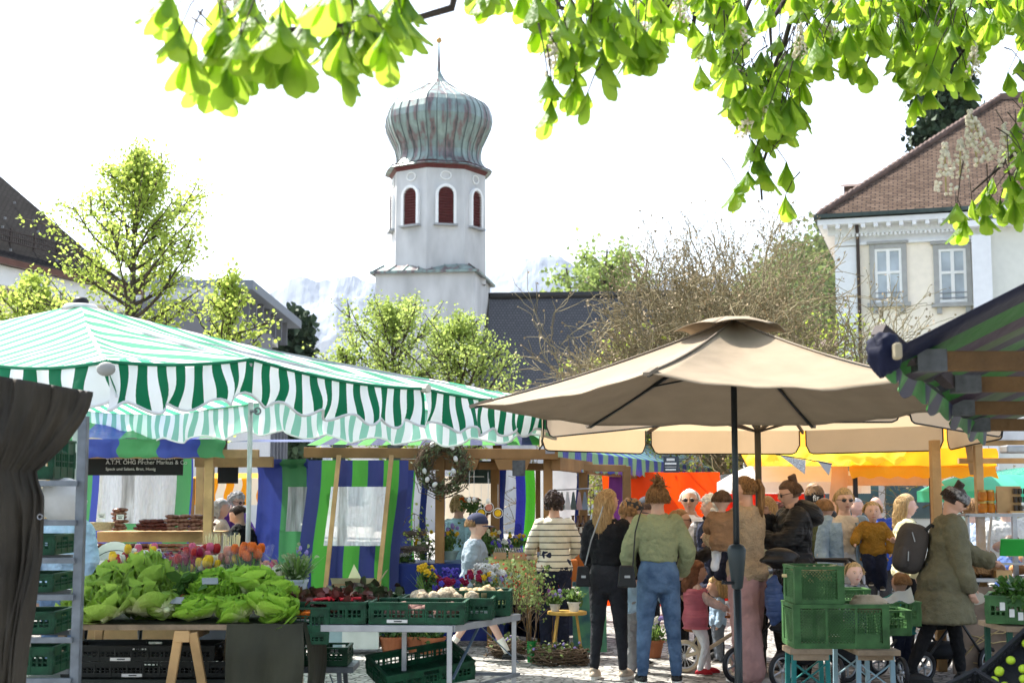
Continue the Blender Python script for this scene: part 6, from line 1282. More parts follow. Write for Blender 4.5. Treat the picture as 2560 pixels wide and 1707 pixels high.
for i,(px,py,cols,k,lab) in enumerate(((292,1400,['red','white','yellow'],'tulip','mixed red and white tulips leftmost beside the pram hood'),(345,1382,['pink','white','yellow'],'tulip','pink and white tulips behind the left lettuce heap'),(388,1402,['violet','lilac'],'w','violet wallflowers in clear wrap behind the left lettuce heap'),(430,1398,['violet','crimson'],'w','deep purple and crimson flowers left of the red tulips'),(465,1388,['red','crimson'],'tulip','deep red tulips behind the gap between lettuces'),(497,1378,['pink','red'],'tulip','tall crimson pink tulips at the back centre'),(520,1410,['yellow','red','cream'],'tulip','yellow and red tulips above the radishes'),(575,1388,['salmon','yellow'],'tulip','salmon coloured tulips left of the bright orange bunch'),(622,1374,['orange'],'tulip','bright orange full blown tulips standing tallest'),(655,1415,['salmon','pink'],'tulip','rose tulips in clear wrap drooping right of the orange bunch'))):
    zt=ZZ(py-12,Yb); h=.36; tulips(lab,(XX(px,Yb,py),Yb+.12*(i%2),zt-h-.04),cols,24 if k=='tulip' else 18,h,.09,True,k,seed=i+50)
o=empty('flower_stand',(XX(460,Yb),Yb+.1,0),0,'bench with buckets holding the flower bouquets behind the lettuce table','stand'); g=MB(); g.box((0,0,.66),(1.7,.5,.03)); g.build('shelf',wood_old,o)
for sx in(-.8,.8):
    for sy in(-.2,.2): g=MB(); g.bar((sx,sy,0),(sx,sy,.65),.05); g.build('leg',wood_old,o)
def planter(label,loc,r,h,cols,n,seed,pot=None,pot_h=.12,leafc=None,tall=None,name='flower_pot',cat='plant',group=None,bl=40,petals=True,bs=.012):
    rng=np.random.default_rng(seed); o=empty(name,loc,0,label,cat,group)
    if pot:
        g=MB(); g.lathe([(r*.62,0),(r*.86,pot_h*.85),(r*.95,pot_h*.86),(r*.97,pot_h),(r*.85,pot_h),(r*.8,pot_h*.8),(0,pot_h*.8)],20); g.build('pot',pot,o,smooth=False)
    z0=pot_h*.8 if pot else 0
    g=MB(); blades(g,rng,bl,h*.9,r,.007,.9); 
    for v in range(len(g.v)): g.v[v]=(g.v[v][0],g.v[v][1],g.v[v][2]+z0)
    g.build('leaf',bladem,o)
    scatter('foliage',rng.normal(size=(160,3))*np.array([r*.55,r*.55,h*.22])+np.array([0,0,z0+h*.42]),.035,leafc or M('foliage_mid',(.09,.16,.045),var=.45,scl=12,trans=.3),o,rng,LEAFT)
    for c in cols:
        b=MB()
        for i in range(n):
            a=rng.uniform(0,6.28); q=math.sqrt(rng.random())*r*1.05; top=Vector((math.cos(a)*q,math.sin(a)*q,z0+h*rng.uniform(.6,1.0)))
            if petals:
                for k in range(5): t=k*1.257; d=Vector((math.cos(t),-.5,math.sin(t))); b.ball(top+d*bs,(bs*.9,bs*.5,bs*.9),5,4)
                b.ball(top+Vector((0,-bs,0)),bs*.6,5,4)
            else: b.ball(top,(bs,bs,bs*1.6),5,4)
        b.build('blossom',PC[c],o,smooth=True)
    if tall:
        b=MB(); s_=MB()
        for i in range(8):
            a=rng.uniform(0,6.28); x,y=math.cos(a)*r*.5,math.sin(a)*r*.4; s_.tube([(x*.3,y*.3,z0),(x,y,z0+h*1.4)],.004,4)
            for k in range(26): b.ball((x+rng.normal()*.014,y+rng.normal()*.014,z0+h*(.85+.6*k/26)),.011,5,4)
        s_.build('stem',stemm,o); b.build('blossom',PC[tall],o,smooth=True)
    return o
planter('pot of white and pink primroses right of the bouquets',(XX(690,9.9,1440),9.9,ZZ(1480,9.9)),.10,.17,['white','cream'],22,1,bl=10)
planter('white pot of pale muscari and lavender shoots at right end of the lettuce table',(XX(742,9.8,1440),9.8,ZZ(1492,9.8)),.085,.24,['lilac'],5,2,pot=M('pale_pot',(.55,.6,.62)),leafc=M('foliage_pale',(.3,.38,.18),var=.4,trans=.3),bl=110,petals=False)
planter('planter of yellow daffodils, blue hyacinths and dark red daisies behind the beet crates',(XX(1105,10.4,1450),10.4,ZZ(1502,10.4)),.17,.16,['crimson','blue','crimson'],18,3,tall='blue',bs=.013)
planter('tall yellow daffodils at the left of the hyacinth planter',(XX(1066,10.35,1450),10.35,ZZ(1492,10.35)),.05,.22,['yellow'],7,33,bs=.017,bl=20)
planter('white trough of yellow, white and violet spring flowers right of the hyacinth planter',(XX(1218,10.5,1450),10.5,ZZ(1494,10.5)),.14,.13,['white','lilac','yellow','crimson'],12,4,pot=M('white_trough',(.62,.6,.56)),pot_h=.07,leafc=M('foliage_silver',(.25,.3,.2),var=.3,trans=.2),tall='white',bs=.013)
for i,(px,Yp,lab) in enumerate(((980,14.55,'blue forget me nots in a terracotta pot, leftmost under the navy cloth'),(1045,14.6,'white daisies in a terracotta pot, middle under the navy cloth'),(1081,14.5,'dark leaved violas in a terracotta pot, right under the navy cloth'))):
    planter(lab,(XX(px,Yp,1600),Yp,0),.145,.19,[['lilac'],['white'],['violet']][i],10,60+i,pot=terr,pot_h=.17,leafc=M('foliage_dark',(.04,.09,.025),var=.4,trans=.2))
planter('zinc bucket of greenery between the terracotta pots',(XX(1016,14.9,1600),14.9,0),.13,.18,['white'],3,64,pot=M('zinc',(.2,.24,.27),rough=.5),pot_h=.17)
# ---- aluminium table and crates
def alu_table():
    C1=Vector((XX(1132,9.0,1562),9.0,0)); dv=Vector((.42,.90,0)).normalized(); uv_=Vector((-1,.06,0)).normalized(); z=.765; L_=1.25; D=.98
    o=empty('folding_table',C1,0,'aluminium folding table carrying the beet and celeriac crates','table'); fr=MB(); c=[Vector((0,0,0)),uv_*L_,uv_*L_+dv*D,dv*D]
    for a,b in((0,1),(1,2),(2,3),(3,0)): fr.bar(c[a]+Vector((0,0,z-.022)),c[b]+Vector((0,0,z-.022)),.03,.042,up=(0,0,1))
    fr.build('frame',alu,o,bevel=.002); g=MB(); g.add([p+Vector((0,0,z-.012)) for p in c],[(0,1,2,3)]); g.build('tabletop',M('alu_sheet',(.35,.36,.37),rough=.4,metal=.5),o,solid=.006)
    for i,p in enumerate((c[0]+uv_*.02,c[3]+uv_*.02-dv*.03,c[0]+uv_*.56+dv*.02+dv*.5,c[1]-uv_*.05)):
        g=MB(); g.bar(p+Vector((0,0,z-.04)),p,.032,.032); lo=g.build('leg',alu,o,bevel=.002)
    for p,q in((c[0]+dv*.10,c[0]+dv*.36),(c[3]-dv*.05+uv_*.03,c[3]-dv*.02+uv_*.3)):
        g=MB(); a=c[0] if p is None else p; g.bar(q+Vector((0,0,z-.04)),(c[0] if (p-c[0]).length<.3 else c[3])+Vector((0,0,z-.33)),.018,.006); g.build('brace',M('blue_steel',(.12,.17,.22),metal=.5,rough=.5),o)
    for (a,b,zz) in((c[0],c[3],.36),(c[3],c[3]+uv_*.9,.36)): g=MB(); g.bar(a+Vector((0,0,zz)),b+Vector((0,0,zz)),.022); g.build('stretcher',steel,o)
    rz=math.atan2(-uv_.y,-uv_.x)
    def on(lab,a,b,**k):  # a along front from the right corner, b depth
        p=C1+uv_*a+dv*b+Vector((0,0,z)); return crate(lab,p,rz=rz,**k),p
    A=on('dark green slotted crate of beetroots at the front right corner of the aluminium table',.31,.22)[1]; B_=on('dark green slotted crate of red chard left of the beetroot crate',.93,.22)[1]; C=on('dark green crate of celeriac behind the beetroots on the aluminium table',.30,.60)[1]; D_=on('dark green crate of radicchio at the back of the aluminium table',.93,.62)[1]
    E=on('deep dark green crate at the rear right corner of the aluminium table',.20,.86,w=.4,d=.28,h=.17,strips=(1,))[1]
    return A,B_,C,D_,E
cA,cB,cC,cD,cE=alu_table()
def pieces(name,label,cat,group,center,n,rad,mat,spread,zs,seed,shape=(1,1,1),lab2=None):
    rng=np.random.default_rng(seed); first=None
    for i in range(n):
        p=Vector(center)+Vector((rng.uniform(-1,1)*spread[0],rng.uniform(-1,1)*spread[1],zs+rng.uniform(0,.04)))
        if first is None:
            g=MB(); g.ball((0,0,0),tuple(rad*s for s in shape),12,9,fn=lambda d,v:v*(1+.30*mn.noise(d*2.6+Vector((seed,0,0))))); first=g.build(name,mat,smooth=True); o=first; tag(first,label,cat,group)
        else: o=copytree(first)
        o.location=p; s=rng.uniform(.75,1.2); o.scale=(s,s,s); o.rotation_euler=tuple(rng.uniform(0,6,3))
pieces('beetroot','dusty brown beetroot lying in the front crate on the aluminium table','beetroot','beetroots in the front crate',cA,26,.036,M('beet_skin',(.17,.09,.075),rough=.8,var=.4,scl=20),(.24,.14),.05,1)
pieces('celeriac','pale knobbly celeriac in the rear crate on the aluminium table','celeriac','celeriac in the rear crate',cC,12,.055,M('celeriac_skin',(.36,.27,.16),rough=.85,var=.5,c2=(.56,.47,.33),scl=20,bump=.8,bsc=30),(.22,.13),.10,2)
pieces('potato','light brown potato in the deep rear crate','potato','potatoes in the deep crate',cE,16,.035,M('potato_skin',(.42,.31,.17),rough=.8,var=.2),(.13,.09),.12,3,(1.3,1,.9))
rng=np.random.default_rng(9)
for c,lab,m_,nm in((cB,'heap of dark red and green chard leaves in the left front crate',M('chard',(.05,.07,.02),var=.6,scl=9,c2=(.16,.03,.03),rough=.4),'chard_leaves'),(cD,'heap of purple radicchio leaves in the left rear crate',M('radicchio',(.12,.02,.04),var=.6,scl=9,c2=(.05,.10,.03),rough=.4),'radicchio_leaves')):
    o=scatter(nm,rng.normal(size=(420,3))*np.array([.12,.07,.02])+np.array([c.x,c.y,c.z+.14]),.055,m_,None,rng,LEAFT); tag(o,lab,'vegetables',kind='stuff')
g=MB()
for i in range(9): a=rng.uniform(-.5,.5); g.tube([(rng.uniform(-.1,.2),rng.uniform(-.1,.1),.0),(rng.uniform(.0,.25),rng.uniform(-.1,.1),.01)],.009,6)
o=g.build('chard_stalks',M('stalk_red',(.5,.02,.03),rough=.35),smooth=True); o.location=(cB.x,cB.y-.08,cB.z+.15); tag(o,'bright red chard stalks lying across the left front crate','vegetables',kind='stuff')
crate('dark green crate of carrots at the right end of the lettuce table, upper of two',(XX(752,9.1,1560),9.22,ZZ(1580,9.1)),w=.32,d=.4,h=.16,rz=.12,strips=()); crate('dark green crate at the right end of the lettuce table, lower of two',(XX(752,9.1,1560),9.22,ZZ(1608,9.1)),w=.32,d=.4,h=.075,rz=.12,strips=())
rngp=random.Random(4)
g=MB(); g.tube([(0,0,0),(.05,0,0),(.11,0,0),(.13,0,0)],[.012,.013,.007,.002],8); c0=g.build('carrot',M('carrot',(.68,.16,.02),rough=.5,var=.15,scl=30),smooth=True); tag(c0,'orange carrot in the crate right of the lettuces','carrot','carrots in the upper crate')
for i in range(16):
    o=c0 if i==0 else copytree(c0); o.location=(XX(758,9.1,1560)+rngp.uniform(-.06,.10),9.2+rngp.uniform(-.17,.15),ZZ(1580,9.1)+.10+rngp.uniform(0,.04)); o.rotation_euler=(0,rngp.uniform(-.2,.2),rngp.uniform(-1,1))
# low bench with two small crates behind the tarpaulin
Yl=9.9; o=empty('low_bench',(XX(790,Yl,1670),Yl+.15,0),0,'low grey metal bench behind the olive tarpaulin','bench'); zb=ZZ(1664,Yl); g=MB(); g.box((-.05,0,zb-.02),(.62,.42,.04)); g.build('seat',steel,o,bevel=.003)
for sx in(-.3,.16):
    for sy in(-.17,.17): g=MB(); g.bar((sx,sy,zb-.04),(sx+(.03 if sx>0 else 0),sy,0),.03); g.build('leg',steel,o)
g=MB(); g.bar((.10,-.19,zb-.05),(.2,-.19,.1),.02,.006); g.build('brace',M('blue_steel',(.12,.17,.22)),o)
crate('small dark green crate of courgettes on the low bench, left one',(XX(765,Yl,1640),Yl+.12,zb),w=.20,d=.34,h=.13,strips=()); crate('small dark green crate on the low bench, right one',(XX(835,Yl,1640),Yl+.12,zb),w=.19,d=.34,h=.13,strips=())
crate('dark green crate tilted on the stretcher bars under the aluminium table',(XX(1048,9.3,1680),9.42,.40),w=.60,d=.40,h=.13,rot=(R(14),R(-7),R(24)))
# cardboard and white boxes under the side wall
def box_open(label,px,py,Yy,w,d,h,mat,rz=0,name='cardboard_box',lid=None):
    o=empty(name,(XX(px,Yy,py),Yy,max(0,ZZ(py,Yy)-h/2)),rz,label,'box'); g=MB()
    for (cx,cy,sx,sy) in((0,-d/2,w,.006),(0,d/2,w,.006),(-w/2,0,.006,d-.014),(w/2,0,.006,d-.014)): g.box((cx,cy,h/2),(sx,sy,h))
    g.box((0,0,.004),(w,d,.006)); g.build('body',mat,o)
    if lid:
        g=MB(); g.add([(-w/2,-d/2,h),(w/2,-d/2,h),(w/2,-d/2-.12,h+.06),(-w/2,-d/2-.12,h+.06)],[(0,1,2,3)]); g.add([(w/2,-d/2,h),(w/2,d/2,h),(w/2+.08,d/2,h+.12),(w/2+.08,-d/2,h+.12)],[(0,1,2,3)]); g.build('flap',lid,o)
    return o
kraft=M('kraft_board',(.36,.24,.13),rough=.85,var=.12); box_open('open cardboard box with pale paper sticking out below the side wall',890,1478,13.6,.42,.3,.16,kraft,0,lid=M('pale_paper',(.50,.47,.30)))
g=MB(); g.add([(0,0,0),(.2,.0,.02),(.08,.1,.22)],[(0,1,2)]); g.add([(-.1,0,0),(.3,.0,.0),(.3,.2,.05),(-.1,.2,.05)],[(0,1,2,3)]); o=g.build('wrapping_paper',M('pale_paper',(.50,.47,.30))); o.location=(XX(860,13.5,1470),13.5,ZZ(1470,13.5)); tag(o,'crumpled pale yellow wrapping paper on the cardboard box','paper')
for (px,Yb_,lab) in((905,14.6,'white storage box on the ground behind the aluminium table, right one'),(822,14.8,'pale blue storage box on the ground behind the aluminium table, left one')): box_open(lab,px,1580,Yb_,.36,.3,.3,M('box_white%d'%px,(.55,.58,.56) if px>850 else (.25,.34,.38)),name='storage_box')
# ---- left rack and tarp
def rack():
    Y=7.7; px_=200; o=empty('steel_rack',(XX(px_,Y,1400),Y,0),0,'galvanised steel shelf rack with an upright beside the lettuce table','rack'); T=Vector(o.location)
    x=0; g=MB(); zt=ZZ(1040,Y); g.box((-.012,0,zt/2),(.045,.005,zt)); g.box((.010,.025,zt/2),(.005,.05,zt)); g.build('upright',steel,o)
    g=MB(); g.box((-.75,0,zt/2),(.045,.04,zt)); g.build('upright',steel,o)
    ys=[1208,1306,1400,1492,1598,1700]
    for y in ys:
        z=ZZ(y,Y); g=MB(); g.box((-.53,.42,z),(.72,.03,.03)); g.build('shelf_rail',steel,o); g=MB(); g.box((-.38,-.02,z),(.72,.03,.03)); g.build('shelf_rail',steel,o,bevel=.002)
    names=['top','second','third','fourth','lowest']
    for k,(y,h,ps) in enumerate(((1203,.22,100),(1394,.11,88),(1487,.10,84),(1592,.12,80),(1694,.15,78))):
        crate('dark green crate on the steel rack at left, %s from above'%names[k],(XX(px_,Y,y)-.45,Y+.2,ZZ(y,Y)+.012),w=.6,d=.38,h=h,rz=.03*(k%2),strips=(1,) if k else ())
    for (y,z_) in((1300,.17),):
        g=MB(); g.ball((-.05,0,.04),(.13,.12,.13),14,10,fn=lambda d,v:v*(1+.15*mn.noise(d*3))); q=g.build('carrier_bag',M('white_bag',(.72,.72,.70),rough=.5,trans=.3,bump=.6,bsc=12),smooth=True); q.location=(XX(150,Y,y),Y+.2,ZZ(y,Y)+.06); tag(q,'bundle of white carrier bags on the rack below the top crate','bag')
rack()
def left_tarp():
    Y=6.6; R_=[(960,235),(1000,225),(1040,205),(1100,165),(1150,118),(1172,93),(1200,98),(1240,112),(1300,112),(1400,106),(1500,88),(1600,72),(1720,58),(1800,50)]
    def xr(py):
        for (a,xa),(b,xb) in zip(R_,R_[1:]):
            if a<=py<=b: return xa+(xb-xa)*(py-a)/(b-a)
        return 50
    g=MB()
    def fn(u,v):
        py=950+v*850; x1=XX(xr(max(960,py)),Y+.25,py); x0=XX(-60,Y,py); z=ZZ(py+(30-50*(1-u))*(1-v)**6,Y+.25*u)
        f=.035*math.sin(u*11+v*2.5)*(.3+.7*v)+.05*abs(mn.noise(Vector((u*6,v*3.5+u*2,2))))+.04*mn.noise(Vector((u*4,v*3,1)))+.02*mn.noise(Vector((u*16,v*4,5)))
        return (x0+(x1-x0)*u,Y+f+(.25*u if v<.25 else .25*u),z)
    g.grid(fn,70,80); o=g.build('tarpaulin',brown_tarp,smooth=True,solid=.003); tag(o,'dark grey brown tarpaulin hanging in folds at the left edge in the foreground','tarpaulin')
    e=MB(); e.tube([(fn(.93,.40)[0]+math.cos(t*.6)*.012,fn(.93,.40)[1]-.01,fn(.93,.40)[2]+math.sin(t*.6)*.012) for t in range(11)],.003,5); e.build('eyelet',alu,o)
left_tarp()
def pram():
    Y=10.9; o=empty('pram',(XX(285,Y,1400),Y,0),R(200),'pale grey pram hood with black piping left of the flower bouquets','pram'); zc=ZZ(1425,Y)
    hood=M('grey_pram_cloth',(.50,.48,.44),rough=.85,var=.05,bump=.2); g=MB()
    g.grid(lambda u,v:Vector((math.cos(R(-100+200*u))*.20*1.0,-.02+math.cos(R(v*105))*.24-.05,zc+.0+abs(math.sin(R(v*105)))*.24*math.cos(R(-100+200*u))*1.0)) if False else Vector((math.sin(R(-90+180*u))*.19,math.cos(R(10+v*110))*.24,zc-.03+math.sin(R(10+v*110))*.24*math.cos(R(-90+180*u))+.0)),20,12); g.build('hood',hood,o,smooth=True,solid=.008)
    p=MB()
    for v in(0,.35,.7): p.tube([Vector((math.sin(R(-90+180*u))*.195,math.cos(R(10+v*110))*.245,zc-.03+math.sin(R(10+v*110))*.245*math.cos(R(-90+180*u)))) for u in [i/16 for i in range(17)]],.006,5)
    p.build('piping',blackm,o)
    g=MB(); g.ball((0,.05,zc-.13),(.2,.4,.16),18,10,fn=lambda d,v:Vector((v.x,v.y,min(v.z,.10)))); g.build('carrycot',hood,o,smooth=True)
    g=MB(); g.tube([(-.2,-.35,.15),(-.2,.1,.5),(-.18,.5,.95),(.18,.5,.95),(.2,.1,.5),(.2,-.35,.15)],.013,8); g.tube([(-.2,.4,.15),(-.2,-.0,.55)],.013,8); g.tube([(.2,.4,.15),(.2,0,.55)],.013,8); g.build('chassis',blackm,o,smooth=True)
    for sx in(-.25,.25):
        for sy in(-.38,.42): wheel(o,(sx,sy,.13),.13)
def wheel(o,c,r,axis='x',tyre=None,rim=None,w=.03,spokes=0):
    rot=Matrix.Rotation(R(90),3,'Y') if axis=='x' else Matrix.Rotation(R(90),3,'X')
    g=MB(); n=28; pts=[Vector(c)+rot@Vector((math.cos(t*6.283/n)*(r-w/2),math.sin(t*6.283/n)*(r-w/2),0)) for t in range(n+1)]; g.tube(pts,w/2,8,caps=False); wo=g.build('wheel',tyre or blackm,o,smooth=True)
    g=MB(); pts=[Vector(c)+rot@Vector((math.cos(t*6.283/n)*(r-w*1.15),math.sin(t*6.283/n)*(r-w*1.15),0)) for t in range(n+1)]; g.tube(pts,w*.22,6,caps=False); g.ball(c,w*.6,8,6)
    for i in range(spokes or 5):
        a=i*6.283/(spokes or 5); g.tube([Vector(c),Vector(c)+rot@Vector((math.cos(a)*(r-w),math.sin(a)*(r-w),0))],.003 if spokes else .009,5)
    g.build('rim',rim or alu,wo)
pram()
def pushchair(label,loc,rz,hood=True,hc=None,kid=False,wr=.13,handle_h=.98):
    o=empty('pushchair',loc,rz,label,'pushchair'); fr=M('dark_frame',(.05,.052,.055),rough=.4,metal=.6); clo=hc or M('black_pram_cloth',(.015,.016,.018),rough=.8)
    for s in(-1,1): g=MB(); g.tube([(s*.24,-.42,wr),(s*.24,-.1,.42),(s*.24,.28,.78),(s*.23,.42,handle_h)],.013,8); g.tube([(s*.24,.36,wr),(s*.24,.05,.5)],.012,8); g.build('frame_tube',fr,o,smooth=True)
    g=MB(); g.tube([(-.23,.42,handle_h),(-.2,.47,handle_h+.03),(.2,.47,handle_h+.03),(.23,.42,handle_h)],.017,10); g.build('handle',blackm,o,smooth=True)
    g=MB(); g.ball((0,0,.45),(.22,.20,.05),14,8); g.ball((0,.17,.62),(.21,.06,.22),14,10,rot=Matrix.Rotation(R(-20),3,'X')); g.build('seat',clo,o,smooth=True)
    g=MB(); g.ball((0,.08,.22),(.2,.24,.08),14,8); g.build('basket',clo,o,smooth=True)
    if hood: g=MB(); g.grid(lambda u,v:Vector((math.sin(R(-90+180*u))*.23,.22-math.sin(R(v*120))*.27,.72+math.cos(R(v*120)-.5)*.24*math.cos(R(-90+180*u)))),18,12); g.build('hood',clo,o,smooth=True,solid=.006)
    for sx in(-.27,.27):
        for sy in(-.42,.36): wheel(o,(sx,sy,wr),wr,w=.04)
    return o
pushchair('black pushchair with the blond toddler behind the green crates',(XX(2136,12.1,1600),12.25,0),R(8),hood=False)
pushchair('black pushchair with grey tubes pushed by the olive coat woman',(XX(2395,12.1,1600),12.75,0),R(-60),hood=False,handle_h=1.0)
pushchair('black pushchair with dark hood, hung with jackets, beside the puffer jacket woman',(XX(1990,12.2,1600),12.3,0),R(-55),wr=.15)
def jacket_hanging(px,py,Yy,label,mat,sx=.12,sz=.2,seed=0):
    g=MB(); g.ball((0,0,0),(sx,.09,sz),18,16,fn=lambda d,v:Vector((v.x*(1+.25*mn.noise(Vector((d.x*2+seed,d.y*2,d.z*1.5)))),v.y,v.z))+Vector((.012*math.sin(v.z*70),.012*math.sin(v.z*70),0))); o=g.build('jacket',mat,smooth=True); o.location=(XX(px,Yy,py),Yy,ZZ(py,Yy)); tag(o,label,'jacket'); return o
jacket_hanging(1935,1500,12.0,'navy blue padded jacket sleeve hanging from the hooded pushchair',cloth('navy_puffer',(.035,.06,.14),rough=.45,bump=.8,bsc=9,bstretch=(.4,.4,3)),.075,.21,1); jacket_hanging(1975,1490,12.1,'black padded jacket bundled on the hooded pushchair',puff,.10,.20,2); jacket_hanging(1950,1395,12.05,'shiny black hood bulging over the pushchair handle',M('shiny_black',(.015,.013,.012),rough=.3,bump=.6,bsc=9),.16,.09,3)
# ---- light green crates on benches
def benches():
    Y=9.1; zt=ZZ(1616,Y)
    for (px,w,mleg,lab,yy) in((2028,.27,M('teal_leg',(.02,.16,.15),rough=.5,metal=.3),'low stool with weathered wooden top and teal crossed legs under the green crates',9.12),(2190,.27,M('pale_blue_leg',(.22,.33,.38),rough=.5,metal=.3),'low bench with weathered top and pale blue crossed legs under the green crates',9.12)):
        o=empty('bench',(XX(px,Y,1640),yy+.1,0),0,lab,'bench'); g=MB(); L_=.26 if px<2100 else .75
        g.box((0,L_/2-.13,zt-.03),(w,L_ if px<2100 else .9,.035)); g.box((0,-.10,zt-.065),(w-.04,.03,.04)); g.build('seat',wood_old,o,bevel=.005)
        for sy in(-.1,.1 if px<2100 else .55):
            for sx in(-1,1): q=MB(); q.bar((sx*(w/2-.03),sy,zt-.05),(sx*(w/2-.02),sy,0),.028,.028); q.build('leg',mleg,o)
            q=MB(); q.bar((-w/2+.03,sy,zt-.10),(w/2-.03,sy+.004,zt-.26),.02,.008); q.bar((w/2-.03,sy-.006,zt-.10),(-w/2+.03,sy,zt-.26),.02,.008); q.bar((-w/2,sy,.1),(w/2,sy,.1),.014); q.build('cross_brace',mleg,o)
    z0=zt-.012; x=XX(2105,Y,1600); crate('large mid green lattice crate, the lower one on the two benches',(x,Y+.2,z0),w=.60,d=.40,h=.275,mat=ltgreen,style='mesh',strips=())
    crate('smaller mid green lattice crate standing on the left of the large one',(XX(2050,Y,1460),Y+.2,z0+.277),w=.31,d=.38,h=.235,mat=ltgreen,style='mesh',strips=())
    crate('small green crate behind the large lattice crate, near the toddler',(XX(2125,9.7,1500),9.85,z0+.25),w=.3,d=.2,h=.08,mat=ltgreen,style='mesh',strips=())
    crate('small green crate to the right of the large lattice crate, front one',(XX(2245,9.6,1540),9.75,z0+.03),w=.18,d=.3,h=.17,mat=ltgreen,style='slot',strips=()); crate('small green crate to the right of the large lattice crate, rear one',(XX(2272,9.9,1540),10.1,z0+.06),w=.2,d=.3,h=.17,mat=ltgreen,style='slot',strips=())
    g=MB(); g.ball((0,0,0),(.12,.10,.06),14,10,fn=lambda d,v:v*(1+.3*mn.noise(d*3))); o=g.build('paper_bag',M('crumpled_paper',(.42,.33,.22),rough=.8,bump=.8,bsc=14),smooth=True); o.location=(XX(2165,9.3,1505),9.25,z0+.265); tag(o,'crumpled brown paper bag lying in the large green crate','bag')
    g=MB(); g.grid(lambda u,v:Vector(((u-.2)*.24,math.sin(v*3.14)*.08,.02+.09*u*math.sin(v*3.14)+.01*math.sin(u*13))),12,10); o=g.build('plastic_bag',M('frosted_bag',(.62,.60,.52),rough=.4,trans=.5,bump=.6,bsc=12),smooth=True); o.location=(XX(2212,9.3,1500),9.3,z0+.255); tag(o,'translucent frosted plastic bag puffed up at the right end of the large crate','bag')
    g=MB(); rr=random.Random(3)
    for i in range(26): a=Vector((rr.uniform(-.12,.12),rr.uniform(-.1,.12),.14+rr.uniform(0,.08))); g.tube([a,a+Vector((rr.uniform(-.1,.1),rr.uniform(-.06,.06),rr.uniform(-.02,.02)))],.012,6)
    o=g.build('bread_rolls',M('pale_bread',(.6,.48,.25),rough=.8),smooth=True); o.location=(XX(2050,Y,1460),Y+.2,z0+.277); tag(o,'pale sticks filling the upper green lattice crate','bread',kind='stuff')
benches()
# ================= stall goods
def twig_ring(g,c,r,w,n,rng,rad=.004,plane='xz',squash=1):
    for i in range(n):
        a0=rng.uniform(0,6.28); L_=rng.uniform(.5,1.6); rr=r+rng.normal()*w*.4; o_=rng.normal()*w*.4; pts=[]
        for k in range(6):
            a=a0+L_*k/5; q=rr+rng.normal()*w*.12; x,z=math.cos(a)*q,math.sin(a)*q; pts.append(Vector(c)+(Vector((x,o_+rng.normal()*w*.1,z)) if plane=='xz' else Vector((x,z*squash,o_*.7+rng.normal()*w*.1))))
        g.tube(pts,rad,4)
twg=M('twig_brown',(.10,.07,.045),rough=.9,var=.5,scl=8); olv=M('olive_leaf',(.10,.13,.06),var=.5,scl=10,rough=.5,trans=.15)
def wreath():
    Y=15.25; rng=np.random.default_rng(5); c=P(1107,1166,Y); o=empty('wreath',c,0,'big hanging wreath of twigs, olive leaves and white eggs on the flower stall post','wreath')
    g=MB(); twig_ring(g,(0,0,0),.22,.11,260,rng); g.tube([(0,.05,.25),(0,.1,.42)],.004,4); g.build('twigs',twg,o)
    a=rng.uniform(0,6.28,1000); r=.225+rng.normal(size=1000)*.045; scatter('leaf',np.stack([np.cos(a)*r,rng.normal(size=1000)*.04-.03,np.sin(a)*r],-1),.06,olv,o,rng,(np.array([(0,0,0),(.16,.5,.05),(0,1,0),(-.16,.5,.05)]),np.array([(0,1,2,3)])))
    wh=M('eggshell',(.66,.66,.62),rough=.5)
    for (x,z) in((-.11,.23),(.05,.25),(-.19,-.05),(-.08,-.19),(.14,.08),(.12,-.05),(-.16,-.14),(.10,.2)):
        g=MB(); g.ball((x,-.085,z),(.034,.024,.024),8,6,rot=Matrix.Rotation(x*9,3,'Y')); g.build('egg',wh,o,smooth=True)
wreath()
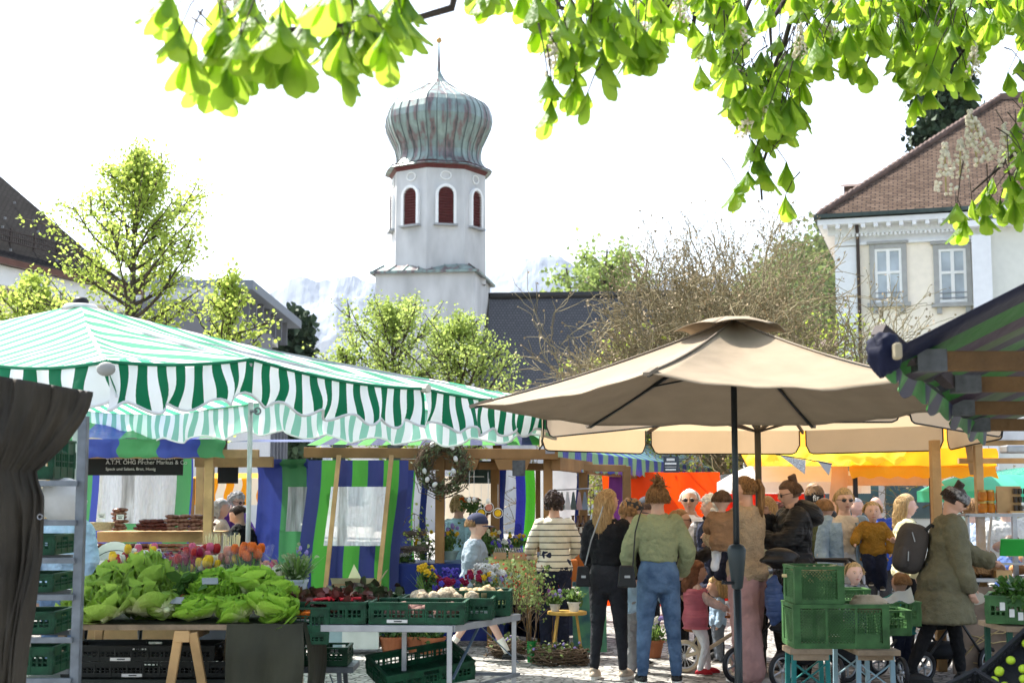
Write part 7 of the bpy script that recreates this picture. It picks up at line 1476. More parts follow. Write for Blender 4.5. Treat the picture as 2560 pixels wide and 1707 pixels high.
def stall_goods():
    rng=np.random.default_rng(17); Y=15.35
    tb=ZZ(1408,15.6)+.0
    A=[(1005,1395,15.6,.10,.12,['white'],'glass dish of white blossoms at the left end of the navy table'),(1060,1345,15.6,.16,.30,['white','yellow'],'tall airy arrangement of white and yellow flowers in a glass vase'),(1120,1345,15.7,.13,.30,['lilac','yellow'],'blue and yellow flowers in pale green cups beside the stall post'),(1215,1330,15.7,.14,.26,['yellow','cream'],'yellow daffodils in a wire basket behind the boy'),(1255,1370,15.5,.12,.18,['blue','white'],'blue muscari pot behind the boy with the cap'),(1290,1330,15.8,.10,.15,['yellow','lilac'],'small pot of yellow narcissi above the card box'),(1180,1270,16.0,.12,.16,['white','orange'],'hanging posy of daisies and orange blossoms near the post')]
    for i,(px,py,Yy,r,h,cols,lab) in enumerate(A):
        planter(lab,(XX(px,Yy,py),Yy,ZZ(py,Yy)-h*.3 if py<1300 else max(tb,ZZ(py+30,Yy)-h*.35)),r,h,cols,9,70+i,name='flower_arrangement',pot=M('cup_green',(.30,.42,.38)) if i in(2,4) else None,pot_h=.1,bs=.013)
    o=empty('wire_stand',(XX(1035,15.4,1400),15.4,tb),0,'tiered wire stand with two twig nests at the left end of the navy table','stand'); g=MB()
    for s in(-1,1): g.tube([(s*.16,0,0),(s*.15,0,.35),(s*.08,0,.50),(0,0,.54)],.004,5)
    g.tube([(0,0,0),(0,0,.54)],.003,4); g.build('wire',M('rust_wire',(.07,.05,.04)),o)
    for z_,r in((.16,.17),(.33,.12)):
        g=MB(); twig_ring(g,(0,0,z_),r*.8,.06,90,rng,plane='xy',squash=.6); g.build('nest',M('nest_grey',(.13,.10,.08),var=.4),o)
    scatter('sprig',rng.normal(size=(50,3))*np.array([.1,.08,.12])+np.array([0,0,.42]),.035,lime,o,rng,LEAFT)
    # hanging ornaments
    for i,(px,py,c) in enumerate(((1173,1250,'white'),(1185,1248,'white'),(1220,1252,'white'),(1203,1282,'yellow'),(1222,1268,'salmon'),(1245,1282,'yellow'))):
        o=empty('easter_ornament',P(px,py,15.0),0,['white egg hanging left of the boy cap','white egg hanging second from left above the cap','white egg hanging below the slate sign','yellow disc in a ring hanging nearest the cap','pink wooden disc hanging above the rings','yellow disc in a white ring hanging at the right post'][i],'ornament','hanging easter ornaments'); g=MB()
        if i<3: g.ball((0,0,0),(.022,.022,.028),8,6)
        else: g.lathe([(.0,-.006),(.036,-.006),(.036,.006),(0,.006)],16,rot=Matrix.Rotation(R(90),3,'X'))
        g.build('pendant',PC[c],o,smooth=i<3); g=MB(); g.tube([(0,0,.02),(0,0,.30)],.002,4)
        if i>=3: g.tube([(math.cos(t*.524)*.05,0,math.sin(t*.524)*.05) for t in range(13)],.004,5,caps=False)
        g.build('string',M('ring_white',(.6,.6,.58)),o)
    o=empty('card_box',(XX(1290,15.1,1385),15.1,ZZ(1397,15.1)),0,'small kraft boxes full of greeting cards on the lime green cloth','box')
    for dx,w in((-.17,.14),(.03,.22)):
        g=MB(); g.box((dx,0,.035),(w,.16,.07)); b=g.build('tray',kraft,o)
        for k in range(7 if w<.2 else 12): g=MB(); g.box((dx-w/2+.015+k*(w-.03)/(6 if w<.2 else 11),0,.075),(.004,.13,.09),(0,R(15),0)); g.build('card',M('card_c%d'%(k%3),[(.6,.6,.62),(.5,.4,.42),(.62,.58,.5)][k%3]),b)
    o=empty('preserve_jar',(XX(1332,14.95,1385),14.95,ZZ(1396,14.95)),0,'orange jam jar with cloth lid beside the striped jumper woman','jar'); g=MB(); g.lathe([(.0,0),(.045,0),(.045,.085),(.035,.10),(0,.10)],16); g.build('glass',M('jam_orange',(.55,.12,.02),rough=.15),o,smooth=False); g=MB(); g.lathe([(.05,.09),(.042,.125),(0,.13)],16); g.build('lid',M('cloth_lid',(.55,.45,.35)),o)
    # bottles
    o=empty('display_crate',(XX(1455,15.0,1340),15.2,ZZ(1372,15.0)-.25),0,'stepped display covered in orange cloth behind the bottles','stand'); g=MB(); g.box((0,0,.14),(.5,.4,.5)); g.box((-.25,-.25,.0),(.4,.2,.3)); g.build('cover',M('orange_drape',(.50,.16,.04),rough=.8,bump=.6,bsc=9),o,bevel=.02)
    gb=MB(); gb.lathe([(0,0),(.032,0),(.034,.02),(.034,.12),(.014,.16),(.013,.20),(.016,.20),(.016,.215),(0,.215)],12); first=None; k=0
    for r_ in range(2):
        for i in range(5):
            p=(XX(1432+i*13,14.85+.12*r_,1340),14.8+.14*r_,ZZ(1372,15.0)+.135 -(.0 if r_ else .12) +(.0))
            if first is None:
                b=empty('bottle',p,0,'dark glass bottle with white label, front row of the orange display, first from left','bottle','bottles on the orange display'); gb.build('glass',M('brown_glass',(.035,.015,.006),rough=.1),b,smooth=False); g=MB(); g.lathe([(.0352,.035),(.0352,.095)],12,caps=False); g.build('label',labm,b); first=b
            else:
                b=copytree(first,loc=p); b['label']='dark glass bottle with white label, %s row of the orange display, %s from left'%(['front','back'][r_],['first','second','third','fourth','last'][i])
    o=empty('garment_rail',P(1430,1225,16.2),0,'rail of small knitted garments on pegs behind the striped jumper woman','rail'); g=MB(); g.tube([(-.22,0,.0),(.2,0,.02)],.008,6); g.build('bar',alu,o)
    for i in range(6): g=MB(); g.grid(lambda u,v:((-.18+i*.065)+(u-.5)*.055*(.4+v),.02*math.sin(v*3+i),-.02-.2*v),3,6); g.build('garment',M('garm%d'%i,[(.35,.4,.38),(.14,.2,.18),(.6,.58,.55),(.1,.13,.12),(.45,.3,.3),(.2,.25,.3)][i]),o)
    # stool with white pot, green vase, ground nest
    Yg=13.9; o=empty('stool',(XX(1418,Yg,1600),Yg,0),0,'small yellow wooden stool holding a white pot in front of the stall','stool'); zs=ZZ(1527,Yg); g=MB(); g.lathe([(0,zs-.03),(.19,zs-.03),(.19,zs),(0,zs)],20); g.build('seat',M('ochre_wood',(.42,.26,.06),rough=.6),o,bevel=.004)
    for a in(.7,2.4,3.9,5.5): g=MB(); g.tube([(math.cos(a)*.12,math.sin(a)*.12,zs-.02),(math.cos(a)*.2,math.sin(a)*.2,0)],.012,8); g.build('leg',M('ochre_wood',(.42,.26,.06)),o)
    planter('round white pot with sprigs on the yellow stool',(XX(1435,Yg,1520),Yg-.02,zs),.07,.16,['white'],6,90,pot=M('white_glaze',(.72,.72,.68),rough=.3),pot_h=.09); planter('small white wire basket of violet flowers on the yellow stool',(XX(1388,Yg,1520),Yg,zs),.06,.14,['violet','lilac'],6,91,pot=M('white_wire',(.6,.6,.58)),pot_h=.07)
    o=empty('vase',(XX(1330,13.8,1600),13.8,0),0,'tall green glass vase with wild branches in front of the lime cloth','vase'); g=MB(); g.lathe([(0,0),(.045,0),(.05,.20),(.042,.20),(.04,.02),(0,.02)],16); g.build('glass',M('green_glass',(.01,.14,.03),rough=.12),o)
    sg=[s for k in range(7) for s in grow(rng,(0,0,.1),(rng.normal()*.25,rng.normal()*.2,1),.42,.006,2,spread=.7,nsub=3,upward=.1)]; limbs_mesh('branch',sg,twg,o,.0018,4); pts=[np.array(s[0][-1])+rng.normal(size=3)*.025 for s in sg for _ in range(4)]; scatter('leaf',np.array(pts),.03,M('branch_leaf',(.14,.2,.06),trans=.3),o,rng,LEAFT)
    o=empty('branch_bunch',(XX(1292,14.4,1500),14.4,0.30),0,'bunch of red leaved barberry branches beside the lime green cloth','branches'); sg=[s for k in range(8) for s in grow(rng,(0,0,0),(rng.normal()*.35,rng.normal()*.2,.9),.32,.006,2,spread=.7,nsub=3)]; limbs_mesh('branch',sg,twg,o,.0018,4); scatter('leaf',np.array([np.array(s[0][-1])+rng.normal(size=3)*.03 for s in sg for _ in range(2)]),.026,M('red_leaf',(.38,.05,.02),trans=.3,var=.3),o,rng,LEAFT)
    for (px,Yn,r,lab) in((1400,13.6,.26,'large twig nest with moss and small blossoms on the cobbles'),(1270,14.2,.16,'brown twig basket standing beside the lime green cloth')):
        o=empty('twig_nest',(XX(px,Yn,1600),Yn,0.0),0,lab,'nest'); g=MB(); 
        for z_ in(.04,.08,.12): twig_ring(g,(0,0,z_),r*.8,.09,110,rng,plane='xy',squash=.8,rad=.005)
        g.build('twigs',twg,o); scatter('moss',rng.normal(size=(220,3))*np.array([r*.4,r*.35,.035])+np.array([0,0,.12]),.035,M('moss_mix',(.12,.16,.05),var=.6,scl=20),o,rng,LEAFT); b=MB()
        for i in range(14): b.ball((rng.normal()*r*.4,rng.normal()*r*.3,.17+rng.normal()*.02),.014,6,5)
        b.build('blossom',PC['lilac'],o,smooth=True)
    planter('blue campanula in a terracotta pot near the balance bike',(XX(1640,13.9,1600),14.2,0),.12,.25,['lilac','white'],8,92,pot=terr,pot_h=.17)
    o=empty('notice_board',(XX(1478,14.3,1560),14.6,0),0,'blue and green painted board leaning behind the black jacket woman','board'); g=MB(); g.box((0,0,.36),(.34,.03,.7),(R(-8),0,0)); g.build('panel',M('painted_board',(.05,.16,.42),rough=.4,var=.7,scl=4,c2=(.12,.38,.16)),o,bevel=.005)
stall_goods()
def meat():
    Y=15.9; z1=ZZ(1328,Y)+.0; z2=ZZ(1405,Y)+.0; dk=[M('speck_dark',(.10,.025,.018),rough=.25,var=.5,scl=25),M('speck_red',(.20,.05,.035),rough=.25,var=.5,scl=25,c2=(.38,.20,.14)),M('salami',(.16,.05,.02),rough=.3,var=.4,scl=40,c2=(.3,.10,.05))]
    pro=[]
    for k in range(3):
        g=MB(); g.ball((0,0,0),(.075 if k<2 else .085,.05,.022 if k<2 else .02),12,8,fn=lambda d,v:v*(1+.15*mn.noise(d*2+Vector((k,0,0))))); pro.append(g)
    rng=random.Random(8); made={}; OR=['first','second','third','fourth','fifth','sixth','seventh','eighth','ninth','tenth','eleventh','twelfth','thirteenth']
    def pk(k,px,Yy,z,lab,grp):
        if k not in made: o=pro[k].build('meat_pack',dk[k],smooth=True); made[k]=o
        else: o=copytree(made[k])
        o.location=(XX(px,Yy,1330),Yy,z); o.rotation_euler=(rng.uniform(-.1,.1),rng.uniform(-.1,.1),rng.uniform(-.5,.5)); o.scale=(1.25,1.3,1.25); tag(o,lab,'cured meat',grp)
    for i in range(6):
        pk(1,300+rng.uniform(-5,5),16.6,z1+.02+i*.042,'vacuum packed speck slab in the tall stack, %s from below'%OR[i],'stacked speck slabs, left')
    for r in range(3):
        for i in range(5-r): pk(0,352+i*15+r*7,16.6,z1+.02+r*.04,'dark smoked meat pack in the middle pile, %s row from below, %s from left'%(OR[r],OR[i]),'dark meat packs, middle')
    for r in range(4):
        for i in range(4): pk(1,425+i*30+(r%2)*6,16.6,z1+.02+r*.045,'streaky bacon slab in the right pile, %s row from below, %s from left'%(OR[r],OR[i]),'bacon slabs, right')
    for r in range(4):
        for i in range(13): pk(0 if i<7 else 2,222+i*22+(r%2)*8,16.05+.04*r,z2+.03+r*.048,'%s sausage on the lower meat shelf, %s row from below, %s from left'%('dark' if i<7 else 'reddish',OR[r],OR[i]),'sausages on the lower shelf, '+('left' if i<7 else 'right'))
    o=empty('wicker_basket',(XX(250,16.4,1320),16.4,z1),0,'shallow pale wicker basket at the left end of the upper meat shelf','basket'); g=MB(); g.lathe([(.13,0),(.17,.09),(.16,.095),(.12,.01),(0,.01)],24,sy=.6); g.build('body',M('pale_wicker',(.50,.38,.22),rough=.8,bump=1,bsc=60),o)
    for (px,py,lab) in((235,1290,'small white price card above the wicker basket'),(282,1293,'small white price card left of the tall speck stack'),(520,1365,'white price card at the right end of the meat shelf')):
        g=MB(); g.box((0,0,0),(.085,.004,.06)); o=g.build('price_card',labm); o.location=(XX(px,16.0,py),15.6 if px>500 else 16.3,ZZ(py,16.0)); tag(o,lab,'sign')
        g=MB(); g.box((0,-.003,.012),(.06,.002,.004)); g.box((0,-.003,-.008),(.045,.002,.012)); g.build('print',labk,o)
    o=empty('grissini_bag',(XX(555,14.2,1360),14.2,ZZ(1395,14.2)),0,'bags of pale breadsticks behind the flowers, left of the tent pole','bread'); g=MB()
    for i in range(34): x=rng.uniform(-.16,.16); y=rng.uniform(-.04,.04); g.tube([(x,y,0),(x*1.15,y,.22+rng.uniform(-.03,.03))],.006,5)
    g.build('stick',M('breadstick',(.62,.50,.28)),o)
    for s in(-.09,.09): g=MB(); g.grid(lambda u,v:((u-.5)*.16+s,-.06-.02*math.sin(u*3.14),v*.26),6,6); g.build('cellophane',celo,o,smooth=True)
    o=empty('counter',(XX(565,14.3,1500),14.35,0),0,'narrow counter below the breadsticks','counter'); g=MB(); g.box((0,0,ZZ(1398,14.2)/2),(.5,.3,ZZ(1398,14.2))); g.build('body',M('counter_dark',(.05,.05,.06)),o)
meat()
# ---- bakery stall on the right
def bakery():
    Y=12.7; zc=ZZ(1449,Y); x0=XX(2385,Y,1450); o=empty('market_stall',(x0,Y,0),0,'bakery stall with steel counter, slanted glass case and picture banner at the right edge','stall')
    g=MB(); g.box((1.0,.35,zc),(2.1,.8,.035)); g.build('countertop',alu,o,bevel=.004)
    g=MB(); g.box((1.0,.02,zc/2-.02),(2.06,.02,zc-.08)); bn=g.build('banner',M('banner_brown',(.15,.10,.07),rough=.6,var=.6,scl=3,c2=(.33,.24,.17)),o)
    rng=np.random.default_rng(12); n=MB()
    for i in range(60):
        z0=.08+.42*rng.random(); x=rng.uniform(0,1.9); a=rng.uniform(-1,1.2); pts=[]; L_=rng.uniform(.25,.6)
        for k in range(9):
            x+=math.cos(a)*L_/8; z0+=math.sin(a)*L_/8; a+=rng.normal()*.22-(.12 if z0>.42 else -.12 if z0<.12 else 0); pts.append(Vector((min(1.98,max(.02,x)),.008-.0003*i*0,min(.52,max(.05,z0)))))
        n.tube(pts,.018,6,sq=.25)
    n.build('noodle_picture',M('noodle_cream',(.48,.36,.17),rough=.7,var=.3,scl=12),bn,smooth=True)
    g=MB(); g.ball((.16,.0,zc-.16),(.12,.006,.06),20,8); g.build('plate_picture',M('plate_cream',(.5,.45,.36)),bn)
    for px in(2339,2447):
        Yp=13.1 if px<2400 else 13.0; g=MB(); g.bar(Vector((XX(px,Yp,1200)-x0,Yp-Y,0)),Vector((XX(px,Yp,1200)-x0,Yp-Y,ZZ(1100,Yp))),.085 if px<2400 else .07,up=(0,1,0)); g.build('post',wood_lt,o,bevel=.006)
    g=MB(); a=Vector((XX(2425,13)-x0,.3,ZZ(1100,13))); g.bar(a,a+Vector((2,0,.0)),.1,.1); g.bar(a+Vector((0,0,-.0)),a+Vector((.2,.5,-.28)),.06); g.bar(a+Vector((0,.3,-.18)),a+Vector((2,.3,-.18)),.05); g.build('top_beam',wood_lt,o)
    g=MB(); g.box((1.1,.25,ZZ(1085,13)),(1.6,.06,.12)); g.build('light_rail',M('white_metal',(.6,.6,.6),rough=.4),o,bevel=.01)
    g=MB(); g.box((.65,.0,ZZ(1122,12.6)),(.35,.2,.07)); g.build('lamp_housing',alu,o,bevel=.015)
    # glass case: slanted front
    zt=ZZ(1288,Y); f=MB(); xs=[.08,.30,.62,1.0,1.4]
    for x in xs: f.bar((x-.0,.0,zc+.14),(x+.12,.20,zt),.02)
    f.bar((.18,.20,zt),(1.9,.20,zt),.03); f.bar((.05,.0,zc+.14),(1.8,.0,zc+.14),.02); f.bar((.2,.2,zt),(.2,.2,zc),.03); f.box((1.05,.33,zt+.0),(1.7,.26,.02)); f.bar((.62,.2,zt),(.62,.2,zc),.04); f.build('case_frame',alu,o)
    g=MB(); g.add([(.08,.0,zc+.15),(1.7,.0,zc+.15),(1.82,.195,zt-.01),(.2,.195,zt-.01)],[(0,1,2,3)]); g.build('case_glass',glass('case_glass',(.8,.82,.84),.16,.05),o)
    # bread in baskets
    bm=M('bread_crust',(.42,.20,.08),rough=.7,var=.3,scl=15,bump=.4); flour=M('floury_sausage',(.52,.34,.32),rough=.8,var=.35,scl=25,c2=(.7,.62,.58)); wk=M('wicker_brown',(.28,.15,.06),rough=.7,var=.3,scl=40,bump=1,bsc=50)
    def basket(x,y,r,lab,h=.10,tilt=-.3):
        b=empty('wicker_basket',(x0+x,Y+y,zc+.02),0,lab,'basket'); b.rotation_euler=(tilt,0,0); g=MB(); g.lathe([(r*.8,0),(r,h),(r*.94,h),(r*.75,.015),(0,.015)],28,sy=.7); q=g.build('body',wk,b,smooth=False); g=MB()
        for i in range(24): a=i/24*6.283; g.tube([(math.cos(a)*r*.99,math.sin(a)*r*.69,h),(math.cos(a+.2)*r*.99,math.sin(a+.2)*r*.69,h+.004)],.010,5)
        g.build('rim',wk,b); return b
    basket(.20,.08,.22,'brown wicker basket with floury dried sausages behind the coat woman'); basket(.95,.06,.22,'brown wicker basket at the right end of the counter, above a wooden crate')
    rg=random.Random(6)
    for bx_,grp,n_ in((.20,'floury dried sausages in the left basket',16),(.95,'floury dried sausages in the right basket',14)):
        g=MB(); g.tube([(-.07,0,0),(-.04,0,.004),(.03,0,.006),(.07,0,0)],[.008,.017,.018,.007],8); s0=g.build('dried_sausage',flour,smooth=True)
        for i in range(n_):
            s=s0 if i==0 else copytree(s0); s.location=(x0+bx_+rg.uniform(-.12,.12),Y+.08+rg.uniform(-.08,.08),zc+.13+rg.uniform(0,.05)); s.rotation_euler=(0,rg.uniform(-.3,.3),rg.uniform(-.6,.9)); tag(s,'white dusted dried sausage heaped in the %s wicker basket of the bakery counter'%('left' if bx_<.5 else 'right'),'sausage',grp)
    g=MB(); g.ball((0,0,0),(.1,.08,.055),14,9); l0=g.build('bread_loaf',bm,smooth=True)
    spots=[(.30,.30,.10),(.48,.34,.10),(.38,.32,.20),(.70,.34,.08),(.85,.36,.08),(.78,.35,.18),(1.05,.36,.10),(1.25,.38,.1),(.55,.3,.28)]
    for i,(x,y,z) in enumerate(spots):
        l=l0 if i==0 else copytree(l0); l.location=(x0+x,Y+y,zc+z); l.rotation_euler=(0,rg.uniform(-.2,.2),rg.uniform(0,3)); tag(l,'brown loaf of bread behind the slanted glass of the bakery case','bread','loaves in the glass case')
    for x,lab in((.42,'small wooden block on the steel counter edge, left'),(.75,'long pale wooden crate on the steel counter, right')):
        b=empty('wooden_crate',(x0+x+ (.25 if x>.5 else 0),Y-.0,zc+.018),0,lab,'crate'); g=MB(); w=.14 if x<.5 else .7
        g.box((0,-.07,.035),(w,.012,.07)); g.box((0,.07,.035),(w,.012,.07)); g.box((-w/2+.006,0,.035),(.012,.128,.07)); g.box((w/2-.006,0,.035),(.012,.128,.07)); g.box((0,0,.005),(w-.03,.12,.008)); g.build('body',wood_lt,b,bevel=.002)
    # honey jars stacked on the case
    hm=M('honey',(.62,.20,.01),rough=.1,var=.25,scl=15,trans=.3); lm=M('gold_lid',(.45,.30,.08),rough=.35,metal=.6); first=None
    for r in range(2):
        for i in range(4):
            p=(XX(2462+i*21+(0 if i<2 else 6),12.9,1280),12.95+.02*i,zt+.02+r*.105)
            if first is None:
                b=empty('honey_jar',p,0,'amber honey jar','jar','honey jars stacked on the glass case'); g=MB(); g.lathe([(0,0),(.038,0),(.041,.012),(.041,.072),(.033,.084),(0,.084)],16); g.build('glass',hm,b,smooth=False); g=MB(); g.lathe([(0,.084),(.036,.084),(.036,.102),(0,.102)],16); g.build('lid',lm,b); first=b
            else: b=copytree(first,loc=p)
            b['label']='amber honey jar in the %s row on the glass case, %s from the left'%(['lower','upper'][r],['first','second','third','last'][i])
    b=empty('spice_shelf',(XX(2535,12.9,1250),12.95,zt+.02),0,'small wooden shelf of tiny dark jars right of the honey','shelf'); g=MB(); g.box((-.03,0,.12),(.22,.02,.24)); g.box((.1,-.03,.01),(.3,.1,.015)); g.build('board',wood_lt,b)
    for r in range(3):
        for i in range(3): g=MB(); g.lathe([(0,0),(.02,0),(.02,.05),(0,.05)],10,c=(.02+i*.045,-.03,.02+r*.075)); g.build('jar',M('spice_dark',(.05,.04,.03),rough=.3),b)
    g=MB(); g.box((0,0,0),(.30,.02,.16),(R(25),0,R(-8))); b=g.build('green_sign',M('bright_green',(.03,.35,.05),rough=.4),bevel=.003); b.location=P(2545,1368,12.5); tag(b,'bright green price board on the bakery counter','sign')
bakery()
def right_front():
    # crate of spinach on a folding table, black trays of limes
    Y=8.6; x=XX(2560,Y,1540); z=ZZ(1562,Y); o=empty('folding_table',(x+.12,Y+.2,0),0,'folding table with dark green legs under the spinach crate','table'); g=MB(); g.box((.15,0,z-.02),(.8,.5,.03)); g.build('tabletop',wood_old,o)
    for sx in(-.21,.5):
        for sy in(-.2,.2): g=MB(); g.bar((sx,sy,z-.03),(sx,sy,0),.03); g.build('leg',M('green_leg',(.01,.06,.04),rough=.5),o)
    g=MB(); g.bar((-.21,-.2,z-.25),(.1,-.2,z-.04),.02,.01); g.build('brace',M('green_leg',(.01,.06,.04)),o)
    crate('light green crate full of dark spinach at the right edge',(x+.15,Y+.15,z),w=.6,d=.4,h=.17,mat=ltgreen,rz=R(-22),strips=()); rng=np.random.default_rng(31)
    o=scatter('spinach_leaves',np.clip(rng.normal(size=(700,3)),-1.6,1.6)*np.array([.15,.10,.04])+np.array([x+.17,Y+.13,z+.19]),.045,M('spinach',(.05,.13,.02),var=.4,scl=10,rough=.4,trans=.2),None,rng,LEAFT); tag(o,'heap of dark green spinach leaves in the light green crate','vegetables',kind='stuff')
    for px,py in((2506,1515),(2530,1532),(2552,1540)): g=MB(); g.box((0,0,0),(.028,.004,.045),(0,0,R(-22))); q=g.build('tag_card',labm); q.location=P(px,py,8.32); tag(q,'white price tag clipped to the spinach crate, '+{2506:'left end',2530:'middle',2552:'right end'}[px],'sign')
    def tray(label,loc,rot,n,seed,cat='crate',sx=.5):
        o=crate(label,loc,w=sx,d=.34,h=.09,mat=blkpl,style='slot',rot=rot,strips=()); return o
    limem=M('lime_fruit',(.38,.52,.03),rough=.35,var=.25,scl=20); first=None; rg=random.Random(9)
    g=MB(); g.ball((0,0,0),(.023,.021,.021),12,9); 
    for (lab,loc,rot,n,sx,grp) in (('black plastic tray of limes slanting up to the right at the lower right corner',(XX(2560,6.9,1660),7.0,ZZ(1735,6.9)),(R(30),R(-34),R(20)),40,.55,'limes in the upper tray'),('black plastic tray of limes at the bottom right, the lower one',(XX(2455,6.7,1700),6.75,ZZ(1785,6.7)),(R(22),R(-18),R(25)),26,.3,'limes in the lower tray')):
        t=tray(lab,loc,rot,n,1,sx=sx); mt=Matrix.Translation(loc)@Euler(rot).to_matrix().to_4x4()
        for i in range(n):
            q=mt@Vector((rg.uniform(-sx/2+.05,sx/2-.05),rg.uniform(-.12,.12),.055+rg.uniform(0,.03)))
            if first is None: l=g.build('lime',limem,smooth=True); first=l
            else: l=copytree(first)
            l.location=q; tag(l,'bright yellow green lime in the %s black tray'%('upper slanting' if sx>.4 else 'lower'),'lime',grp)
    o=empty('display_rack',(XX(2540,7.1,1700),7.35,0),0,'dark sloping display rack carrying the lime trays','rack'); g=MB(); g.bar((-.5,-.3,.35),(.5,.0,.95),.03); g.bar((-.5,.1,.35),(.5,.3,.95),.03)
    g.bar((-.4,-.1,.38),(-.4,-.1,0),.04); g.bar((.4,.1,.85),(.4,.1,0),.04); g.build('frame',blkpl,o)
right_front()
def van():
    Y=21.5; x=XX(2180,Y,1250); o=empty('van',(x,Y,0),0,'white van parked behind the crowd with dark side windows','van'); wh=M('van_white',(.70,.71,.72),rough=.25,var=.03); dg=M('van_glass',(.08,.12,.15),rough=.08)
    sec=[(-2.2,.35),(-2.2,1.75),(-2.05,1.93),(.55,1.95),(.85,1.85),(1.45,1.22),(2.1,1.02),(2.2,.8),(2.2,.35)]; g=MB(); g.prism([(a,0,b) for a,b in sec],(0,1.75,0)); g.build('body',wh,o,bevel=.06)
    for a,b in((-1.95,-.95),(-.85,.1)): g=MB(); g.box(((a+b)/2,-.012,1.5),(b-a,.02,.5)); g.build('window',dg,o,bevel=.01)
    g=MB(); g.prism([(.2,-.02,1.25),(1.2,-.02,1.25),(.75,-.02,1.75),(.2,-.02,1.75)],(0,.03,0)); g.build('window',dg,o); g=MB(); g.add([(.9,.1,1.83),(.9,1.65,1.83),(1.44,1.65,1.25),(1.44,.1,1.25)],[(0,1,2,3)]); g.build('windscreen',dg,o,loc=(.012,0,.012))
    for wx in(-1.4,1.4): wheel(o,(wx,.02,.33),.33,axis='y',w=.14)
    for y_ in(.2,1.5): g=MB(); g.box((2.19,y_,.82),(.06,.25,.16)); g.build('headlight',M('lamp_glass',(.6,.62,.65),rough=.1),o,bevel=.01)
    g=MB(); g.box((-.8,.9,1.99),(2.2,1.3,.06)); g.build('roof_box',M('olive_roof',(.3,.33,.25)),o,bevel=.01)
van()
def bags():
    # handbags, backpack, balance bike
    def bag(label,loc,w,h,mat,strap,rz=0):
        o=empty('shoulder_bag',loc,rz,label,'bag'); g=MB(); g.prism([(-w/2,-.05,-h/2),(w/2,-.05,-h/2),(w*.36,-.035,h/2),(-w*.36,-.035,h/2)],(0,.09,0)); g.build('body',mat,o,bevel=.012); g=MB(); g.tube([Vector(p)-Vector(loc) for p in strap],.006,6); g.build('strap',M('strap_grey',(.3,.3,.3)) if w<.14 else mat,o); g=MB(); g.box((0,-.058,.0),(w*.3,.006,.02)); g.build('clasp',alu,o)
    bl=M('black_leather',(.014,.014,.014),rough=.35)
    bag('small black handbag hanging at the left hip of the olive jacket woman',P(1567,1440,11.95),.155,.18,bl,[P(1582,1415,11.95),P(1588,1330,11.95),P(1600,1285,12.0),P(1606,1272,12.05)])
    bag('black shoulder bag with thin strap at the left side of the black denim jacket woman',P(1458,1440,12.35),.13,.17,M('black_canvas',(.016,.016,.017),rough=.7,bump=.7,bsc=20),[P(1463,1412,12.35),P(1478,1350,12.3),P(1500,1290,12.3),P(1508,1265,12.32)])
    o=empty('backpack',P(2276,1370,12.3),R(0),'dark grey square backpack worn by the olive coat woman','backpack'); c=M('backpack_grey',(.062,.054,.048),rough=.8,var=.15,bump=.3,bsc=60); g=MB()
    g.ball((0,0,0),(.135,.13,.24),22,16,rot=Matrix.Rotation(R(14),3,'Y'),fn=lambda d,v:Vector((math.copysign(abs(d.x)**.55,d.x)*.125,math.copysign(abs(d.y)**.6,d.y)*.14,math.copysign(abs(d.z)**.6,d.z)*.215))); g.build('body',c,o,smooth=True)
    g=MB(); g.ball((-.085,-.03,-.07),(.06,.12,.11),16,12,rot=Matrix.Rotation(R(14),3,'Y'),fn=lambda d,v:Vector((math.copysign(abs(d.x)**.6,d.x)*.06,math.copysign(abs(d.y)**.6,d.y)*.12,math.copysign(abs(d.z)**.6,d.z)*.11))); g.build('front_pocket',c,o,smooth=True)
    g=MB(); g.tube([(.10,-.10,.15),(.15,-.12,.20),(.20,-.12,.16)],.010,6,sq=2); g.tube([(.10,-.12,-.14),(.16,-.16,-.10),(.21,-.16,-.02)],.008,6,sq=2); g.build('strap',blackm,o); g=MB(); g.bar((-.02,-.145,.14),(-.0,-.145,.06),.008); g.bar((-.06,-.155,-.02),(-.065,-.155,-.10),.008); g.build('zip_pull',alu,o)
    Y=12.95; o=empty('balance_bike',(XX(1760,Y,1650),Y,0),R(-12),'cream coloured balance bike ridden by the girl in the pink vest','bicycle'); cr=M('cream_paint',(.62,.52,.36),rough=.4)
    wheel(o,(-.17,0,.145),.145,axis='y',tyre=cr,rim=M('spoke_white',(.6,.6,.6)),w=.035,spokes=16); wheel(o,(.36,0,.145),.145,axis='y',tyre=cr,rim=M('spoke_white',(.6,.6,.6)),w=.035,spokes=16)
    g=MB(); g.tube([(-.17,0,.145),(.02,0,.20),(.27,0,.36)],.017,8); g.tube([(-.03,0,.2),(-.06,0,.36)],.015,8); g.tube([(-.17,.0,.145),(-.05,0,.33)],.010,8); g.tube([(.36,0,.145),(.25,0,.5)],.016,8); g.build('frame',cr,o,smooth=True)
    g=MB(); g.ball((-.07,0,.385),(.11,.055,.03),12,8); g.build('saddle',M('tan_leather',(.30,.11,.04),rough=.5),o,smooth=True); g=MB(); g.tube([(.21,-.16,.51),(.25,0,.50),(.21,.16,.51)],.012,8); g.build('handlebar',M('tan_leather',(.30,.11,.04)),o,smooth=True)
bags()
